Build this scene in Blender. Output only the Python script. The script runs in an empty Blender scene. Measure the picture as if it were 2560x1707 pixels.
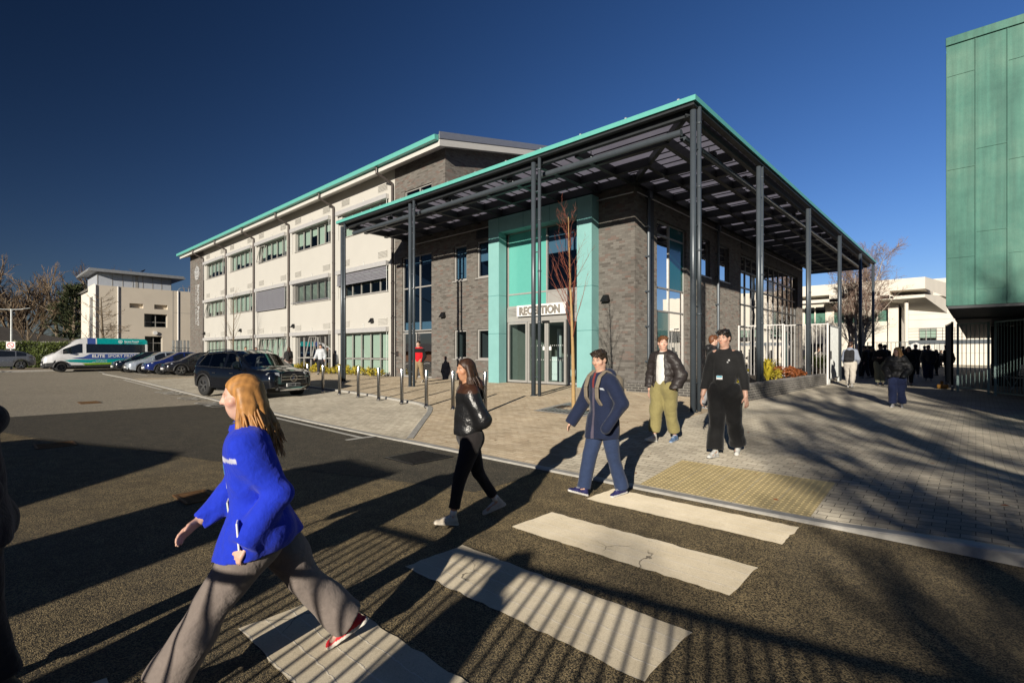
# Low-sun street view of a college entrance: canopy, brick reception, rendered wing, crossing and walkers
SKY_GAMMA = 1.0; SKY_SAT = 1.12; SKY_VAL = 1.0; POL_LO = .1; POL_HI = 1.0; SKY_STR = .095; SKY_TINT = (.73, .80, 1.12)
SUN_STR = 5.0; SUN_COL = (1.0, .92, .79); EXPOSURE = 0.25
import bpy, bmesh, math, random
import numpy as np
from mathutils import Vector, Matrix
R_ = math.radians
SC = bpy.context.scene
COL = SC.collection
rnd = random.Random(7)

# ------------------------------------------------------------------ camera geometry
CAM_Z = 1.2
YAW = R_(42.6)
# sun: light travels towards (-.36,.933) on the ground, 16 degrees high
SUN_EL = R_(16.0)
SUN_DIR = Vector((-.359 * math.cos(SUN_EL), .933 * math.cos(SUN_EL), -math.sin(SUN_EL))).normalized()

# ------------------------------------------------------------------ node materials
MATS = {}
class N:
    """tiny node-tree helper"""
    def __init__(s, name):
        s.m = bpy.data.materials.new(name); s.m.use_nodes = True
        s.t = s.m.node_tree; s.t.nodes.clear()
        s.out = s.t.nodes.new('ShaderNodeOutputMaterial')
        s.p = s.t.nodes.new('ShaderNodeBsdfPrincipled')
        s.t.links.new(s.p.outputs[0], s.out.inputs[0])
    def n(s, typ, **kw):
        x = s.t.nodes.new(typ)
        for k, v in kw.items():
            if k in ('operation', 'blend_type', 'data_type', 'feature', 'attribute_name', 'offset', 'offset_frequency', 'squash', 'distance', 'noise_dimensions', 'voronoi_dimensions', 'interpolation_type'): setattr(x, k, v)
        return x
    def l(s, a, b): s.t.links.new(a, b)
    def val(s, sock, v): sock.default_value = v
    def pos(s):
        return s.n('ShaderNodeNewGeometry').outputs['Position']
    def obj(s):
        return s.n('ShaderNodeTexCoord').outputs['Object']
    def noise(s, vec, scale, detail=3, rough=.55):
        x = s.n('ShaderNodeTexNoise'); s.l(vec, x.inputs['Vector'])
        x.inputs['Scale'].default_value = scale; x.inputs['Detail'].default_value = detail; x.inputs['Roughness'].default_value = rough
        return x.outputs['Fac']
    def ramp(s, fac, stops):
        x = s.n('ShaderNodeValToRGB'); s.l(fac, x.inputs[0]); e = x.color_ramp.elements
        while len(e) < len(stops): e.new(.5)
        for i, (p, c) in enumerate(stops):
            e[i].position = p; e[i].color = c if len(c) == 4 else (*c, 1)
        return x.outputs[0]
    def mix(s, fac, a, b, bt='MIX'):
        x = s.n('ShaderNodeMix', data_type='RGBA', blend_type=bt)
        for i, v in ((0, fac), (6, a), (7, b)):
            if isinstance(v, (int, float)): x.inputs[i].default_value = v
            elif isinstance(v, tuple): x.inputs[i].default_value = v if len(v) == 4 else (*v, 1)
            else: s.l(v, x.inputs[i])
        return x.outputs[2]
    def math(s, op, a, b=None):
        x = s.n('ShaderNodeMath', operation=op)
        for i, v in ((0, a), (1, b)):
            if v is None: continue
            if isinstance(v, (int, float)): x.inputs[i].default_value = v
            else: s.l(v, x.inputs[i])
        return x.outputs[0]
    def sep(s, vec):
        x = s.n('ShaderNodeSeparateXYZ'); s.l(vec, x.inputs[0]); return x.outputs
    def comb(s, x_, y_, z_=0.0):
        x = s.n('ShaderNodeCombineXYZ')
        for i, v in enumerate((x_, y_, z_)):
            if isinstance(v, (int, float)): x.inputs[i].default_value = v
            else: s.l(v, x.inputs[i])
        return x.outputs[0]
    def bump(s, h, strength=.4, dist=.01, prev=None):
        x = s.n('ShaderNodeBump'); s.l(h, x.inputs['Height'])
        x.inputs['Strength'].default_value = strength; x.inputs['Distance'].default_value = dist
        if prev is not None: s.l(prev, x.inputs['Normal'])
        return x.outputs[0]
    def base(s, c, rough=None, metal=None, normal=None, spec=None):
        if isinstance(c, tuple): s.p.inputs['Base Color'].default_value = (*c[:3], 1)
        else: s.l(c, s.p.inputs['Base Color'])
        if rough is not None:
            if isinstance(rough, (int, float)): s.p.inputs['Roughness'].default_value = rough
            else: s.l(rough, s.p.inputs['Roughness'])
        if metal is not None: s.p.inputs['Metallic'].default_value = metal
        if spec is not None: s.p.inputs['Specular IOR Level'].default_value = spec
        if normal is not None: s.l(normal, s.p.inputs['Normal'])

def mat(name, c, rough=.6, metal=0., var=.12, vs=6., bs=0., bd=.003, spec=.5, coat=0., world=False):
    """plain surface with soft colour variation and optional bump"""
    if name in MATS: return MATS[name]
    g = N(name); v = g.pos() if world else g.obj()
    f = g.noise(v, vs, 5, .6)
    lo = tuple(x * (1 - var) for x in c); hi = tuple(min(1, x * (1 + var)) for x in c)
    col = g.ramp(f, [(.25, lo), (.75, hi)])
    nrm = None
    if bs: nrm = g.bump(g.noise(v, bs, 4, .6), .5, bd)
    r2 = g.ramp(f, [(.2, (max(0, rough - .08),) * 3), (.8, (min(1, rough + .08),) * 3)])
    g.base(col, r2, metal, nrm, spec)
    if coat: g.p.inputs['Coat Weight'].default_value = coat; g.p.inputs['Coat Roughness'].default_value = .04
    MATS[name] = g.m
    return g.m

def attr_mat(name, rough=.8, bs=0., bd=.002, spec=.3, sheen=0., sss=0., crease=.03):
    """colour comes from the mesh's own paint (skin, lips, cloth panels, soles)"""
    if name in MATS: return MATS[name]
    g = N(name); a = g.n('ShaderNodeAttribute', attribute_name='Col')
    v = g.obj(); f = g.noise(v, 30, 4)
    col = g.mix(.25, a.outputs[0], g.ramp(f, [(.3, (.35,) * 3), (.7, (.65,) * 3)]), 'OVERLAY')
    nrm = None
    if bs:
        wn = g.n('ShaderNodeTexNoise'); g.l(v, wn.inputs['Vector']); wn.inputs['Scale'].default_value = 9; wn.inputs['Detail'].default_value = 4; wn.inputs['Distortion'].default_value = .35
        nrm = g.bump(g.noise(v, bs, 3), .5, bd, g.bump(wn.outputs['Fac'], .7, crease))
    g.base(col, rough, 0, nrm, spec)
    if sheen: g.p.inputs['Sheen Weight'].default_value = sheen
    if sss:
        g.p.inputs['Subsurface Weight'].default_value = sss
        g.p.inputs['Subsurface Radius'].default_value = (.012, .004, .002)
        g.p.inputs['Subsurface Scale'].default_value = .4
    MATS[name] = g.m
    return g.m

def brick_mat(name, cols, mortar, bw=.225, bh=.075, ms=.01, axis='wall', rough=.75, bd=.004, vary=.6, dirt=.13, soldier=False):
    g = N(name); p = g.sep(g.pos())
    if axis == 'wall': vec = g.comb(g.math('ADD', p[0], p[1]), p[2])
    else: vec = g.comb(p[0], p[1])
    if soldier: vec = g.comb(p[2], g.math('ADD', p[0], p[1]))
    b = g.n('ShaderNodeTexBrick'); g.l(vec, b.inputs['Vector'])
    b.inputs['Scale'].default_value = 1; b.inputs['Brick Width'].default_value = bw; b.inputs['Row Height'].default_value = bh
    b.inputs['Mortar Size'].default_value = ms * .5; b.inputs['Mortar Smooth'].default_value = .2
    b.inputs['Color1'].default_value = (0, 0, 0, 1); b.inputs['Color2'].default_value = (1, 1, 1, 1); b.inputs['Mortar'].default_value = (.5, .5, .5, 1)
    # per-brick random value: brick texture gives a mix between the two colours per brick
    tone = g.ramp(b.outputs['Color'], [(i / (len(cols) - 1), c) for i, c in enumerate(cols)])
    big = g.noise(g.pos(), .9, 4); fine = g.noise(g.pos(), 60, 3)
    tone = g.mix(dirt, tone, g.ramp(big, [(.3, (.2,) * 3), (.7, (.8,) * 3)]), 'OVERLAY')
    tone = g.mix(.25, tone, g.ramp(fine, [(.3, (.3,) * 3), (.7, (.7,) * 3)]), 'OVERLAY')
    col = g.mix(b.outputs['Fac'], tone, mortar)
    h = g.math('SUBTRACT', g.math('MULTIPLY', fine, .35), b.outputs['Fac'])
    h = g.math('ADD', h, g.math('MULTIPLY', b.outputs['Color'], .25))
    g.p.inputs['Diffuse Roughness'].default_value = 1.0
    g.base(col, rough, 0, g.bump(h, .8, bd), .4)
    MATS[name] = g.m
    return g.m

def asphalt_mat(name, dark, chip, chip_amt=.45, scale=110, big=.4, worn=(.09, .08, .065)):
    g = N(name); p = g.pos()
    vo = g.n('ShaderNodeTexVoronoi'); g.l(p, vo.inputs['Vector']); vo.inputs['Scale'].default_value = scale
    rv = g.sep(vo.outputs['Color'])
    f1 = g.noise(p, scale * 1.7, 3); f2 = g.noise(p, big, 5); f3 = g.noise(p, 5, 4)
    chipm = g.math('MULTIPLY', g.ramp(rv[0], [(1 - chip_amt - .12, (0, 0, 0)), (1 - chip_amt + .12, (1, 1, 1))]), g.ramp(f3, [(.3, (.5,) * 3), (.65, (1, 1, 1))]))
    tone = g.mix(chipm, dark, g.mix(rv[1], chip, tuple(x * 1.7 for x in chip)))
    tone = g.mix(g.math('MULTIPLY', g.ramp(f2, [(.4, (0, 0, 0)), (.7, (1, 1, 1))]), .35), tone, worn)
    h = g.math('ADD', g.math('MULTIPLY', vo.outputs['Distance'], -1.0), g.math('MULTIPLY', f1, .6))
    g.p.inputs['Diffuse Roughness'].default_value = 1.0
    g.base(tone, .82, 0, g.bump(h, .9, .005), .35)
    MATS[name] = g.m
    return g.m

def glass_mat(name, tint=(.75, .85, .9), refl=1.0, dark=0., ior=1.5):
    """window glass: clear with sky reflections at grazing angles"""
    g = N(name); t = g.t
    tr = g.n('ShaderNodeBsdfTransparent'); tr.inputs[0].default_value = (*tint, 1)
    gl = g.n('ShaderNodeBsdfGlossy'); gl.inputs['Roughness'].default_value = .015
    fr = g.n('ShaderNodeFresnel'); fr.inputs[0].default_value = ior
    nb = g.bump(g.noise(g.pos(), .7, 2), .06, .05); g.l(nb, gl.inputs['Normal'])
    fac = g.math('MINIMUM', g.math('MULTIPLY', fr.outputs[0], refl), 1.0)
    mx = g.n('ShaderNodeMixShader'); g.l(fac, mx.inputs[0]); g.l(tr.outputs[0], mx.inputs[1]); g.l(gl.outputs[0], mx.inputs[2])
    g.l(mx.outputs[0], g.out.inputs[0])
    t.nodes.remove(g.p)
    MATS[name] = g.m
    return g.m

# ------------------------------------------------------------------ mesh builder
LOC = {}
class MB:
    def __init__(s): s.v = []; s.f = []; s.m = []
    def add(s, vs, fs, mi=0):
        o = len(s.v); s.v.extend([tuple(p) for p in vs]); s.f.extend([tuple(i + o for i in f) for f in fs]); s.m.extend([mi] * len(fs)); return s
    def box(s, x0, x1, y0, y1, z0, z1, mi=0):
        return s.add([(x0, y0, z0), (x1, y0, z0), (x1, y1, z0), (x0, y1, z0), (x0, y0, z1), (x1, y0, z1), (x1, y1, z1), (x0, y1, z1)],
                     [(0, 3, 2, 1), (4, 5, 6, 7), (0, 1, 5, 4), (1, 2, 6, 5), (2, 3, 7, 6), (3, 0, 4, 7)], mi)
    def bar(s, a, b, w, h, mi=0, up=(0, 0, 1)):
        a = Vector(a); b = Vector(b); d = (b - a).normalized(); u = Vector(up)
        if abs(d.dot(u)) > .98: u = Vector((1, 0, 0))
        sx = d.cross(u).normalized() * (w / 2); sz = sx.cross(d).normalized() * (h / 2)
        vs = [p + q for p in (a, b) for q in (-sx - sz, sx - sz, sx + sz, -sx + sz)]
        return s.add(vs, [(0, 1, 2, 3), (7, 6, 5, 4), (0, 4, 5, 1), (1, 5, 6, 2), (2, 6, 7, 3), (3, 7, 4, 0)], mi)
    def tube(s, pts, rads, n=8, mi=0, caps=True):
        pts = [Vector(p) for p in pts]
        if isinstance(rads, (int, float)): rads = [rads] * len(pts)
        vs = []; fs = []; ref = None
        for i, p in enumerate(pts):
            d = (pts[min(i + 1, len(pts) - 1)] - pts[max(i - 1, 0)])
            d = d.normalized() if d.length > 1e-9 else Vector((0, 0, 1))
            if ref is None or abs(ref.dot(d)) > .95: ref = Vector((1, 0, 0)) if abs(d.x) < .8 else Vector((0, 1, 0))
            a = d.cross(ref).normalized(); b = d.cross(a).normalized(); ref = b.cross(d) if False else ref
            for k in range(n):
                t = 2 * math.pi * k / n; vs.append(p + (a * math.cos(t) + b * math.sin(t)) * rads[i])
        for i in range(len(pts) - 1):
            for k in range(n):
                k2 = (k + 1) % n; fs.append((i * n + k, (i + 1) * n + k, (i + 1) * n + k2, i * n + k2))
        if caps: fs.append(tuple(range(n))); fs.append(tuple(range((len(pts) - 1) * n + n - 1, (len(pts) - 1) * n - 1, -1)))
        return s.add(vs, fs, mi)
    def cyl(s, x, y, z0, z1, r, n=16, r1=None, mi=0):
        return s.tube([(x, y, z0), (x, y, z1)], [r, r if r1 is None else r1], n, mi)
    def prism(s, poly, fn, d0, d1, mi=0):
        """poly in 2-D, fn(u, v, depth) -> 3-D point"""
        k = len(poly); vs = [fn(u, v, d0) for u, v in poly] + [fn(u, v, d1) for u, v in poly]
        fs = [tuple(range(k))[::-1], tuple(range(k, 2 * k))] + [(i, (i + 1) % k, k + (i + 1) % k, k + i) for i in range(k)]
        return s.add(vs, fs, mi)
    def quad(s, *p, mi=0): return s.add(p, [tuple(range(len(p)))], mi)
    def build(s, name, mats, parent=None, smooth=False, bevel=0., fix=True, local=False):
        me = bpy.data.meshes.new(name)
        off = LOC.get(parent.name, (0, 0, 0)) if (parent is not None and not local) else (0, 0, 0)
        me.from_pydata([(x - off[0], y - off[1], z - off[2]) for x, y, z in s.v], [], s.f)
        if not isinstance(mats, (list, tuple)): mats = [mats]
        for m in mats: me.materials.append(m)
        if len(mats) > 1: me.polygons.foreach_set('material_index', s.m)
        if fix:
            b = bmesh.new(); b.from_mesh(me); bmesh.ops.recalc_face_normals(b, faces=b.faces); b.to_mesh(me); b.free()
        if smooth: me.shade_smooth()
        me.update()
        o = bpy.data.objects.new(name, me); COL.objects.link(o)
        if parent is not None:
            o.parent = parent; LOC[o.name] = off
        else: LOC[o.name] = (0, 0, 0)
        if bevel:
            md = o.modifiers.new('bevel', 'BEVEL'); md.width = bevel; md.segments = 2; md.limit_method = 'ANGLE'; md.angle_limit = R_(50)
            md.harden_normals = False
        return o

def tag(o, label=None, cat=None, group=None, kind=None):
    if label: o['label'] = label
    if cat: o['category'] = cat
    if group: o['group'] = group
    if kind: o['kind'] = kind
    return o
def thing(name, label, cat, loc=(0, 0, 0), rz=0., group=None):
    o = bpy.data.objects.new(name, None); COL.objects.link(o); o.empty_display_size = .2
    o.location = loc; o.rotation_euler = (0, 0, rz); LOC[o.name] = tuple(loc)
    return tag(o, label, cat, group)
def struct(o): o['kind'] = 'structure'; return o
def copy_tree(o, parent=None):
    c = o.copy(); COL.objects.link(c)
    if parent is not None: c.parent = parent
    LOC[c.name] = LOC.get(o.name, (0, 0, 0))
    for ch in list(o.children): copy_tree(ch, c)
    return c
def dup(o, loc, rz=None, label=None, group=None, scale=None):
    c = copy_tree(o); c.location = loc
    if rz is not None: c.rotation_euler = (0, 0, rz)
    if label: c['label'] = label
    if group: c['group'] = group
    if scale: c.scale = (scale,) * 3 if isinstance(scale, (int, float)) else scale
    return c
def text_mesh(txt, size, bold=0., depth=.004, spacing=1., align='LEFT'):
    cu = bpy.data.curves.new('lettering', 'FONT'); cu.body = txt; cu.size = size; cu.extrude = depth; cu.offset = bold
    cu.space_character = spacing; cu.align_x = align; cu.resolution_u = 3
    o = bpy.data.objects.new('lettering', cu); COL.objects.link(o)
    dg = bpy.context.evaluated_depsgraph_get(); me = bpy.data.meshes.new_from_object(o.evaluated_get(dg))
    bpy.data.objects.remove(o); bpy.data.curves.remove(cu)
    return me
def text_obj(name, txt, size, m, parent, M, bold=0., depth=.004, spacing=1., align='LEFT', sx=1.):
    me = text_mesh(txt, size, bold, depth, spacing, align); me.name = name
    me.transform(Matrix.Diagonal((sx, 1, 1, 1))); me.transform(M)
    off = LOC.get(parent.name, (0, 0, 0)) if parent else (0, 0, 0)
    me.transform(Matrix.Translation(-Vector(off)))
    me.materials.clear(); me.materials.append(m)
    o = bpy.data.objects.new(name, me); COL.objects.link(o); o.parent = parent
    if parent: LOC[o.name] = off
    return o
def frame_mat(origin, ux, uy):
    ux = Vector(ux).normalized(); uy = Vector(uy).normalized(); uz = ux.cross(uy)
    M = Matrix((ux, uy, uz)).transposed().to_4x4(); M.translation = Vector(origin); return M

# ------------------------------------------------------------------ palette
M = {}
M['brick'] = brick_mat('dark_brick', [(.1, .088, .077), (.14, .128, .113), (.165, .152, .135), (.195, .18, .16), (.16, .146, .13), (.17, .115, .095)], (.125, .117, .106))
M['brick_planter'] = brick_mat('planter_brick', [(.05, .046, .042), (.075, .07, .064), (.09, .084, .076), (.07, .065, .06)], (.33, .31, .275), ms=.013)  # same brick as the walls; grazing-light look put into its brick and mortar colours
M['brick_cap'] = brick_mat('soldier_brick', [(.09, .085, .08), (.15, .14, .13), (.12, .11, .1)], (.2, .19, .175), bw=.225, bh=.075, soldier=True)
M['paver_sand'] = brick_mat('sand_paving', [(.24, .19, .13), (.3, .245, .17), (.33, .275, .2), (.265, .21, .145)], (.15, .115, .075), .2, .1, .008, 'flat', .85, .003, dirt=.25)
M['paver_grey'] = brick_mat('grey_paving', [(.26, .23, .18), (.32, .285, .225), (.36, .325, .26), (.285, .255, .2)], (.07, .062, .05), .2, .1, .008, 'flat', .85, .003, dirt=.3)
M['asphalt'] = asphalt_mat('old_asphalt', (.022, .018, .012), (.2, .152, .08), .5, 150)
M['asphalt_far'] = asphalt_mat('car_park_asphalt', (.11, .098, .076), (.22, .19, .145), .45, 60, .25, (.22, .195, .155))
M['asphalt_new'] = asphalt_mat('new_asphalt', (.017, .016, .014), (.13, .11, .075), .3, 160, .5, (.045, .04, .032))
M['kerb'] = mat('concrete_kerb', (.42, .4, .36), .85, var=.2, vs=8, bs=120, bd=.002, world=True)
M['render'] = mat('cream_render', (.5, .482, .44), .85, var=.03, vs=.8, bs=150, bd=.001, world=True)
M['render_b'] = mat('buff_render', (.62, .55, .45), .9, var=.06, vs=.6, bs=100, bd=.001, world=True)
M['render_w'] = mat('white_concrete', (.74, .69, .6), .85, var=.06, vs=.7, bs=60, bd=.002, world=True)
M['soffit'] = mat('white_soffit', (.6, .58, .54), .5, var=.03)
M['teal'] = mat('turquoise_cladding', (.23, .46, .445), .5, var=.05, vs=2.5, world=True)
M['teal_g'] = mat('turquoise_gutter', (.13, .45, .39), .4, var=.04)
M['teal_panel'] = mat('turquoise_panel', (.12, .42, .36), .2, var=.03, coat=.3)
M['teal_dark'] = mat('deep_teal_panel', (.01, .13, .13), .15, var=.04, coat=.5)
M['metal_w'] = mat('pale_grey_metal', (.6, .59, .58), .4, .3, var=.05)
M['verge'] = mat('grey_verge_metal', (.42, .42, .43), .35, .6, var=.05)
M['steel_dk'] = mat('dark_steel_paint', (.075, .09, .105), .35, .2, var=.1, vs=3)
M['beam'] = mat('charcoal_beam_paint', (.03, .034, .038), .45, .1, var=.1)
M['pipe'] = mat('dark_brown_pipe', (.09, .075, .068), .4, .3, var=.1)
M['frame'] = mat('grey_window_frame', (.4, .385, .36), .45, .2, var=.05)
M['frame_dk'] = mat('dark_window_frame', (.07, .07, .07), .4, .2, var=.08)
M['steel'] = mat('brushed_steel', (.62, .6, .58), .22, 1., var=.08, vs=40)
M['galv'] = mat('galvanised_steel', (.55, .57, .56), .5, .55, var=.2, vs=9)
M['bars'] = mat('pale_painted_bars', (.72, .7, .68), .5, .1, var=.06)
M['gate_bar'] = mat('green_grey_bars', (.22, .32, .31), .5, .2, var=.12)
M['black_m'] = mat('black_metal', (.012, .012, .013), .4, .1, var=.1)
M['black_r'] = mat('black_rubber', (.018, .018, .018), .8, var=.15)
M['white_p'] = mat('white_sign_board', (.82, .81, .79), .5, var=.02)
M['letter'] = mat('grey_letters', (.34, .31, .27), .4, .3, var=.05)
M['letter_w'] = mat('silver_letters', (.72, .72, .71), .35, .3, var=.05)
M['blind'] = mat('pale_roller_blind', (.6, .61, .5), .8, var=.04, vs=2)
M['slat'] = mat('aluminium_blind_slats', (.36, .36, .4), .4, .4, var=.05)
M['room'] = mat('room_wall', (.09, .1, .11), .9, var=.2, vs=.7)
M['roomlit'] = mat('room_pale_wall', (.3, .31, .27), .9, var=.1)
M['glass'] = glass_mat('window_glass', (.72, .84, .84), 1.5)
M['glass_b'] = glass_mat('tinted_glass', (.3, .45, .62), 2.2)
M['glass_r'] = glass_mat('reflective_glass', (.25, .32, .38), 9.0)
M['deck'] = None
M['copper'] = None
M['roof_dk'] = mat('dark_roof_tiles', (.05, .045, .042), .8, var=.3, vs=3, bs=20, bd=.02)
M['roof_grey'] = mat('grey_roof_sheet', (.3, .31, .32), .5, .3)
M['soil'] = mat('planting_soil', (.06, .045, .03), .95, var=.3, vs=20, bs=40, bd=.02)
M['bark'] = mat('grey_brown_bark', (.16, .125, .085), .9, var=.35, vs=9, bs=40, bd=.01)
M['bark_y'] = mat('ochre_bark', (.4, .26, .11), .8, var=.2, vs=14, bs=50, bd=.004)
M['bark_w'] = mat('birch_bark', (.62, .56, .47), .8, var=.25, vs=14, bs=30, bd=.004)
M['twig'] = mat('brown_twigs', (.2, .14, .085), .9, var=.2)
M['twig_r'] = mat('red_twigs', (.24, .07, .04), .8, var=.25)
M['twig_p'] = mat('purple_brown_twigs', (.24, .165, .13), .9, var=.2)
M['leaf'] = mat('hedge_leaf', (.1, .13, .025), .5, var=.6, vs=3)
M['leaf_y'] = mat('golden_leaf', (.42, .34, .03), .5, var=.4, vs=6)
M['leaf_r'] = mat('russet_leaf', (.3, .09, .025), .6, var=.4, vs=6)
M['conifer'] = mat('dark_conifer_foliage', (.035, .045, .012), .8, var=.5, vs=.8)
M['yellow'] = mat('yellow_plastic', (.3, .14, .01), .6, var=.1)

def deck_material():
    g = N('lavender_roof_deck'); p = g.sep(g.pos())
    d = g.n('ShaderNodeBsdfDiffuse'); tr = g.n('ShaderNodeBsdfTranslucent')
    w = g.math('FRACT', g.math('MULTIPLY', p[0], 1 / .33)); w2 = g.math('FRACT', g.math('MULTIPLY', p[1], 1 / .33))
    c = g.ramp(g.noise(g.pos(), 1.2, 3), [(.3, (.4, .37, .43)), (.7, (.5, .47, .53))])
    g.l(c, d.inputs[0]); g.l(c, tr.inputs[0])
    mx = g.n('ShaderNodeMixShader'); mx.inputs[0].default_value = .55
    g.l(d.outputs[0], mx.inputs[1]); g.l(tr.outputs[0], mx.inputs[2]); g.l(mx.outputs[0], g.out.inputs[0])
    g.t.nodes.remove(g.p); return g.m
M['deck'] = deck_material()
def copper_material():
    g = N('verdigris_copper'); v = g.pos(); s = g.sep(v)
    st = g.noise(g.comb(g.math('MULTIPLY', s[0], 9), g.math('MULTIPLY', s[1], 9), g.math('MULTIPLY', s[2], .35)), 1, 4)
    a = g.noise(v, .55, 6, .65); b = g.noise(v, 45, 3)
    c = g.ramp(a, [(.28, (.022, .1, .08)), (.48, (.05, .155, .12)), (.72, (.1, .205, .155))])
    c = g.mix(.3, c, g.ramp(st, [(.3, (.2,) * 3), (.7, (.8,) * 3)]), 'OVERLAY')
    c = g.mix(.35, c, g.ramp(b, [(.3, (.25,) * 3), (.7, (.75,) * 3)]), 'OVERLAY')
    g.base(c, g.ramp(b, [(0, (.5,) * 3), (1, (.7,) * 3)]), .25, g.bump(g.noise(v, 2.2, 3), .25, .03), .5); return g.m
M['copper'] = copper_material()
def road_paint():
    g = N('worn_road_paint'); v = g.pos(); s = g.sep(v)
    wob = g.noise(v, 2.5, 5, .7)
    yy = g.math('ADD', s[1], g.math('MULTIPLY', g.math('SUBTRACT', wob, .5), .09))
    fr = g.math('ABSOLUTE', g.math('SUBTRACT', g.math('FRACT', g.math('MULTIPLY', yy, 6.6)), .5))
    crack = g.ramp(fr, [(.0, (1, 1, 1)), (.022, (1, 1, 1)), (.035, (0, 0, 0))])
    vo = g.n('ShaderNodeTexVoronoi', feature='DISTANCE_TO_EDGE'); vo.inputs['Scale'].default_value = 1.7
    wv = g.n('ShaderNodeVectorMath', operation='ADD'); g.l(v, wv.inputs[0])
    nc = g.n('ShaderNodeTexNoise'); nc.inputs['Scale'].default_value = 6; nc.inputs['Detail'].default_value = 5; g.l(v, nc.inputs['Vector'])
    sc = g.n('ShaderNodeVectorMath', operation='SCALE'); g.l(nc.outputs['Color'], sc.inputs[0]); sc.inputs['Scale'].default_value = .12
    g.l(sc.outputs[0], wv.inputs[1]); g.l(wv.outputs[0], vo.inputs['Vector'])
    ck2 = g.ramp(vo.outputs['Distance'], [(0, (1, 1, 1)), (.003, (1, 1, 1)), (.007, (0, 0, 0))])
    mask = g.math('MULTIPLY', ck2, g.ramp(g.noise(v, .9, 2), [(.56, (0, 0, 0)), (.64, (1, 1, 1))]))
    wear = g.ramp(g.noise(v, 26, 6, .7), [(.32, (1, 1, 1)), (.42, (0, 0, 0))])
    f = g.noise(v, 3, 5); fine = g.noise(v, 160, 2)
    c = g.ramp(f, [(.3, (.46, .395, .285)), (.7, (.56, .49, .37))])
    c = g.mix(.3, c, g.ramp(fine, [(.3, (.25,) * 3), (.7, (.75,) * 3)]), 'OVERLAY')
    c = g.mix(g.math('MULTIPLY', crack, .45), c, (.68, .64, .57))
    c = g.mix(mask, c, (.06, .05, .04)); c = g.mix(g.math('MULTIPLY', wear, .3), c, (.12, .1, .08))
    h = g.math('ADD', g.math('MULTIPLY', fine, .4), g.math('MULTIPLY', crack, .6)); g.p.inputs['Diffuse Roughness'].default_value = 1.0
    g.base(c, .75, 0, g.bump(h, .6, .004), .4); return g.m
M['paint'] = road_paint()
M['line'] = mat('white_line_paint', (.6, .57, .5), .8, var=.25, vs=14, bs=120, bd=.002, world=True)
M['drain'] = mat('rusty_iron', (.16, .085, .035), .7, .4, var=.5, vs=25, bs=60, bd=.004, world=True)
M['tactile'] = mat('buff_tactile_paving', (.58, .46, .23), .85, var=.15, vs=5, bs=120, bd=.002, world=True)
# ------------------------------------------------------------------ ground heights
def lerp_pts(x, pts):
    if x <= pts[0][0]: return pts[0][1]
    for (a, va), (b, vb) in zip(pts, pts[1:]):
        if x <= b:
            t = (x - a) / (b - a); return va + (vb - va) * t
    return pts[-1][1]
def sstep(a, b, x):
    t = max(0., min(1., (x - a) / (b - a))); return t * t * (3 - 2 * t)
KERB_Y = 5.75
def road_z(x, y): return -.48 + .0075 * max(0., min(-x - 10, 45)) 
def pave_z(x, y):
    A = lerp_pts(y, [(5.75, -.445), (7.2, -.34), (8.7, -.25), (10.2, -.145), (11.5, -.06), (15.16, 0.), (30, -.05), (80, -.05)])
    B = lerp_pts(y, [(5.75, -.455), (7.5, -.3), (11, -.19), (14.6, -.12), (24, -.13), (80, -.1)]) - .045 * max(0., min(x + 4.6, 5)) * sstep(7, 11, y) * (1 - .6 * sstep(19, 27, y))
    t = sstep(-8.0, -4.4, x)
    z = A * (1 - t) + B * t
    if x > -2: z += .095 * sstep(-1.4, .6, x) * (1 - sstep(6.5, 11, y))
    return z
BAYEDGE = [(-36, 9.9), (-21.4, 9.8), (-15.7, 9.4), (-11.85, 8.88), (-10.9, 8.5), (-10.2, 7.9), (-9.1, 6.8), (-8.5, 6.2), (-8.05, 5.75)]
def bay_top(x): return lerp_pts(x, BAYEDGE)
EDGE = [(-36, 6.55), (-26, 6.18), (-18.7, 5.9), (-12.4, 5.76), (-8.05, 5.73)]
def bay_low(x): return lerp_pts(x, EDGE)

def sheet(name, xs, ylo, yhi, ny, zf, m):
    vs = []; fs = []
    for x in xs:
        a, b = ylo(x), yhi(x)
        for j in range(ny + 1):
            y = a + (b - a) * j / ny; vs.append((x, y, zf(x, y)))
    for i in range(len(xs) - 1):
        for j in range(ny):
            k = i * (ny + 1) + j; fs.append((k, k + ny + 1, k + ny + 2, k + 1))
    mb = MB(); mb.add(vs, fs)
    o = mb.build(name, m, smooth=True); return struct(o)
def span(a, b, st):
    n = max(1, int(round((b - a) / st))); return [a + (b - a) * i / n for i in range(n + 1)]

# asphalt to the horizon
gx = [-900, -400, -200, -120] + span(-96, 24, 2) + [50, 120, 300, 700]
gy = [-700, -300, -120, -60] + span(-40, 60, 2) + [80, 140, 300, 900]
vs = [(x, y, road_z(x, y)) for x in gx for y in gy]; ny = len(gy)
mb = MB(); mb.add(vs, [(i * ny + j, (i + 1) * ny + j, (i + 1) * ny + j + 1, i * ny + j + 1) for i in range(len(gx) - 1) for j in range(ny - 1)])
struct(mb.build('ground', M['asphalt_far'], smooth=True))
# near road: coarse old surface round the crossing, newer black surface along the kerb
sheet('road', span(-18, 14, 1), lambda x: -14, lambda x: KERB_Y - .13, 12, lambda x, y: road_z(x, y) + .004, M['asphalt'])
sheet('road_patch', span(-18.0, -4.45, .8), lambda x: lerp_pts(x, [(-18.0, -.6), (-4.45, 4.2)]) - .07 * math.sin(x * 1.3), lambda x: KERB_Y - .135, 4, lambda x, y: road_z(x, y) + .008, M['asphalt_new'])
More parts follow.
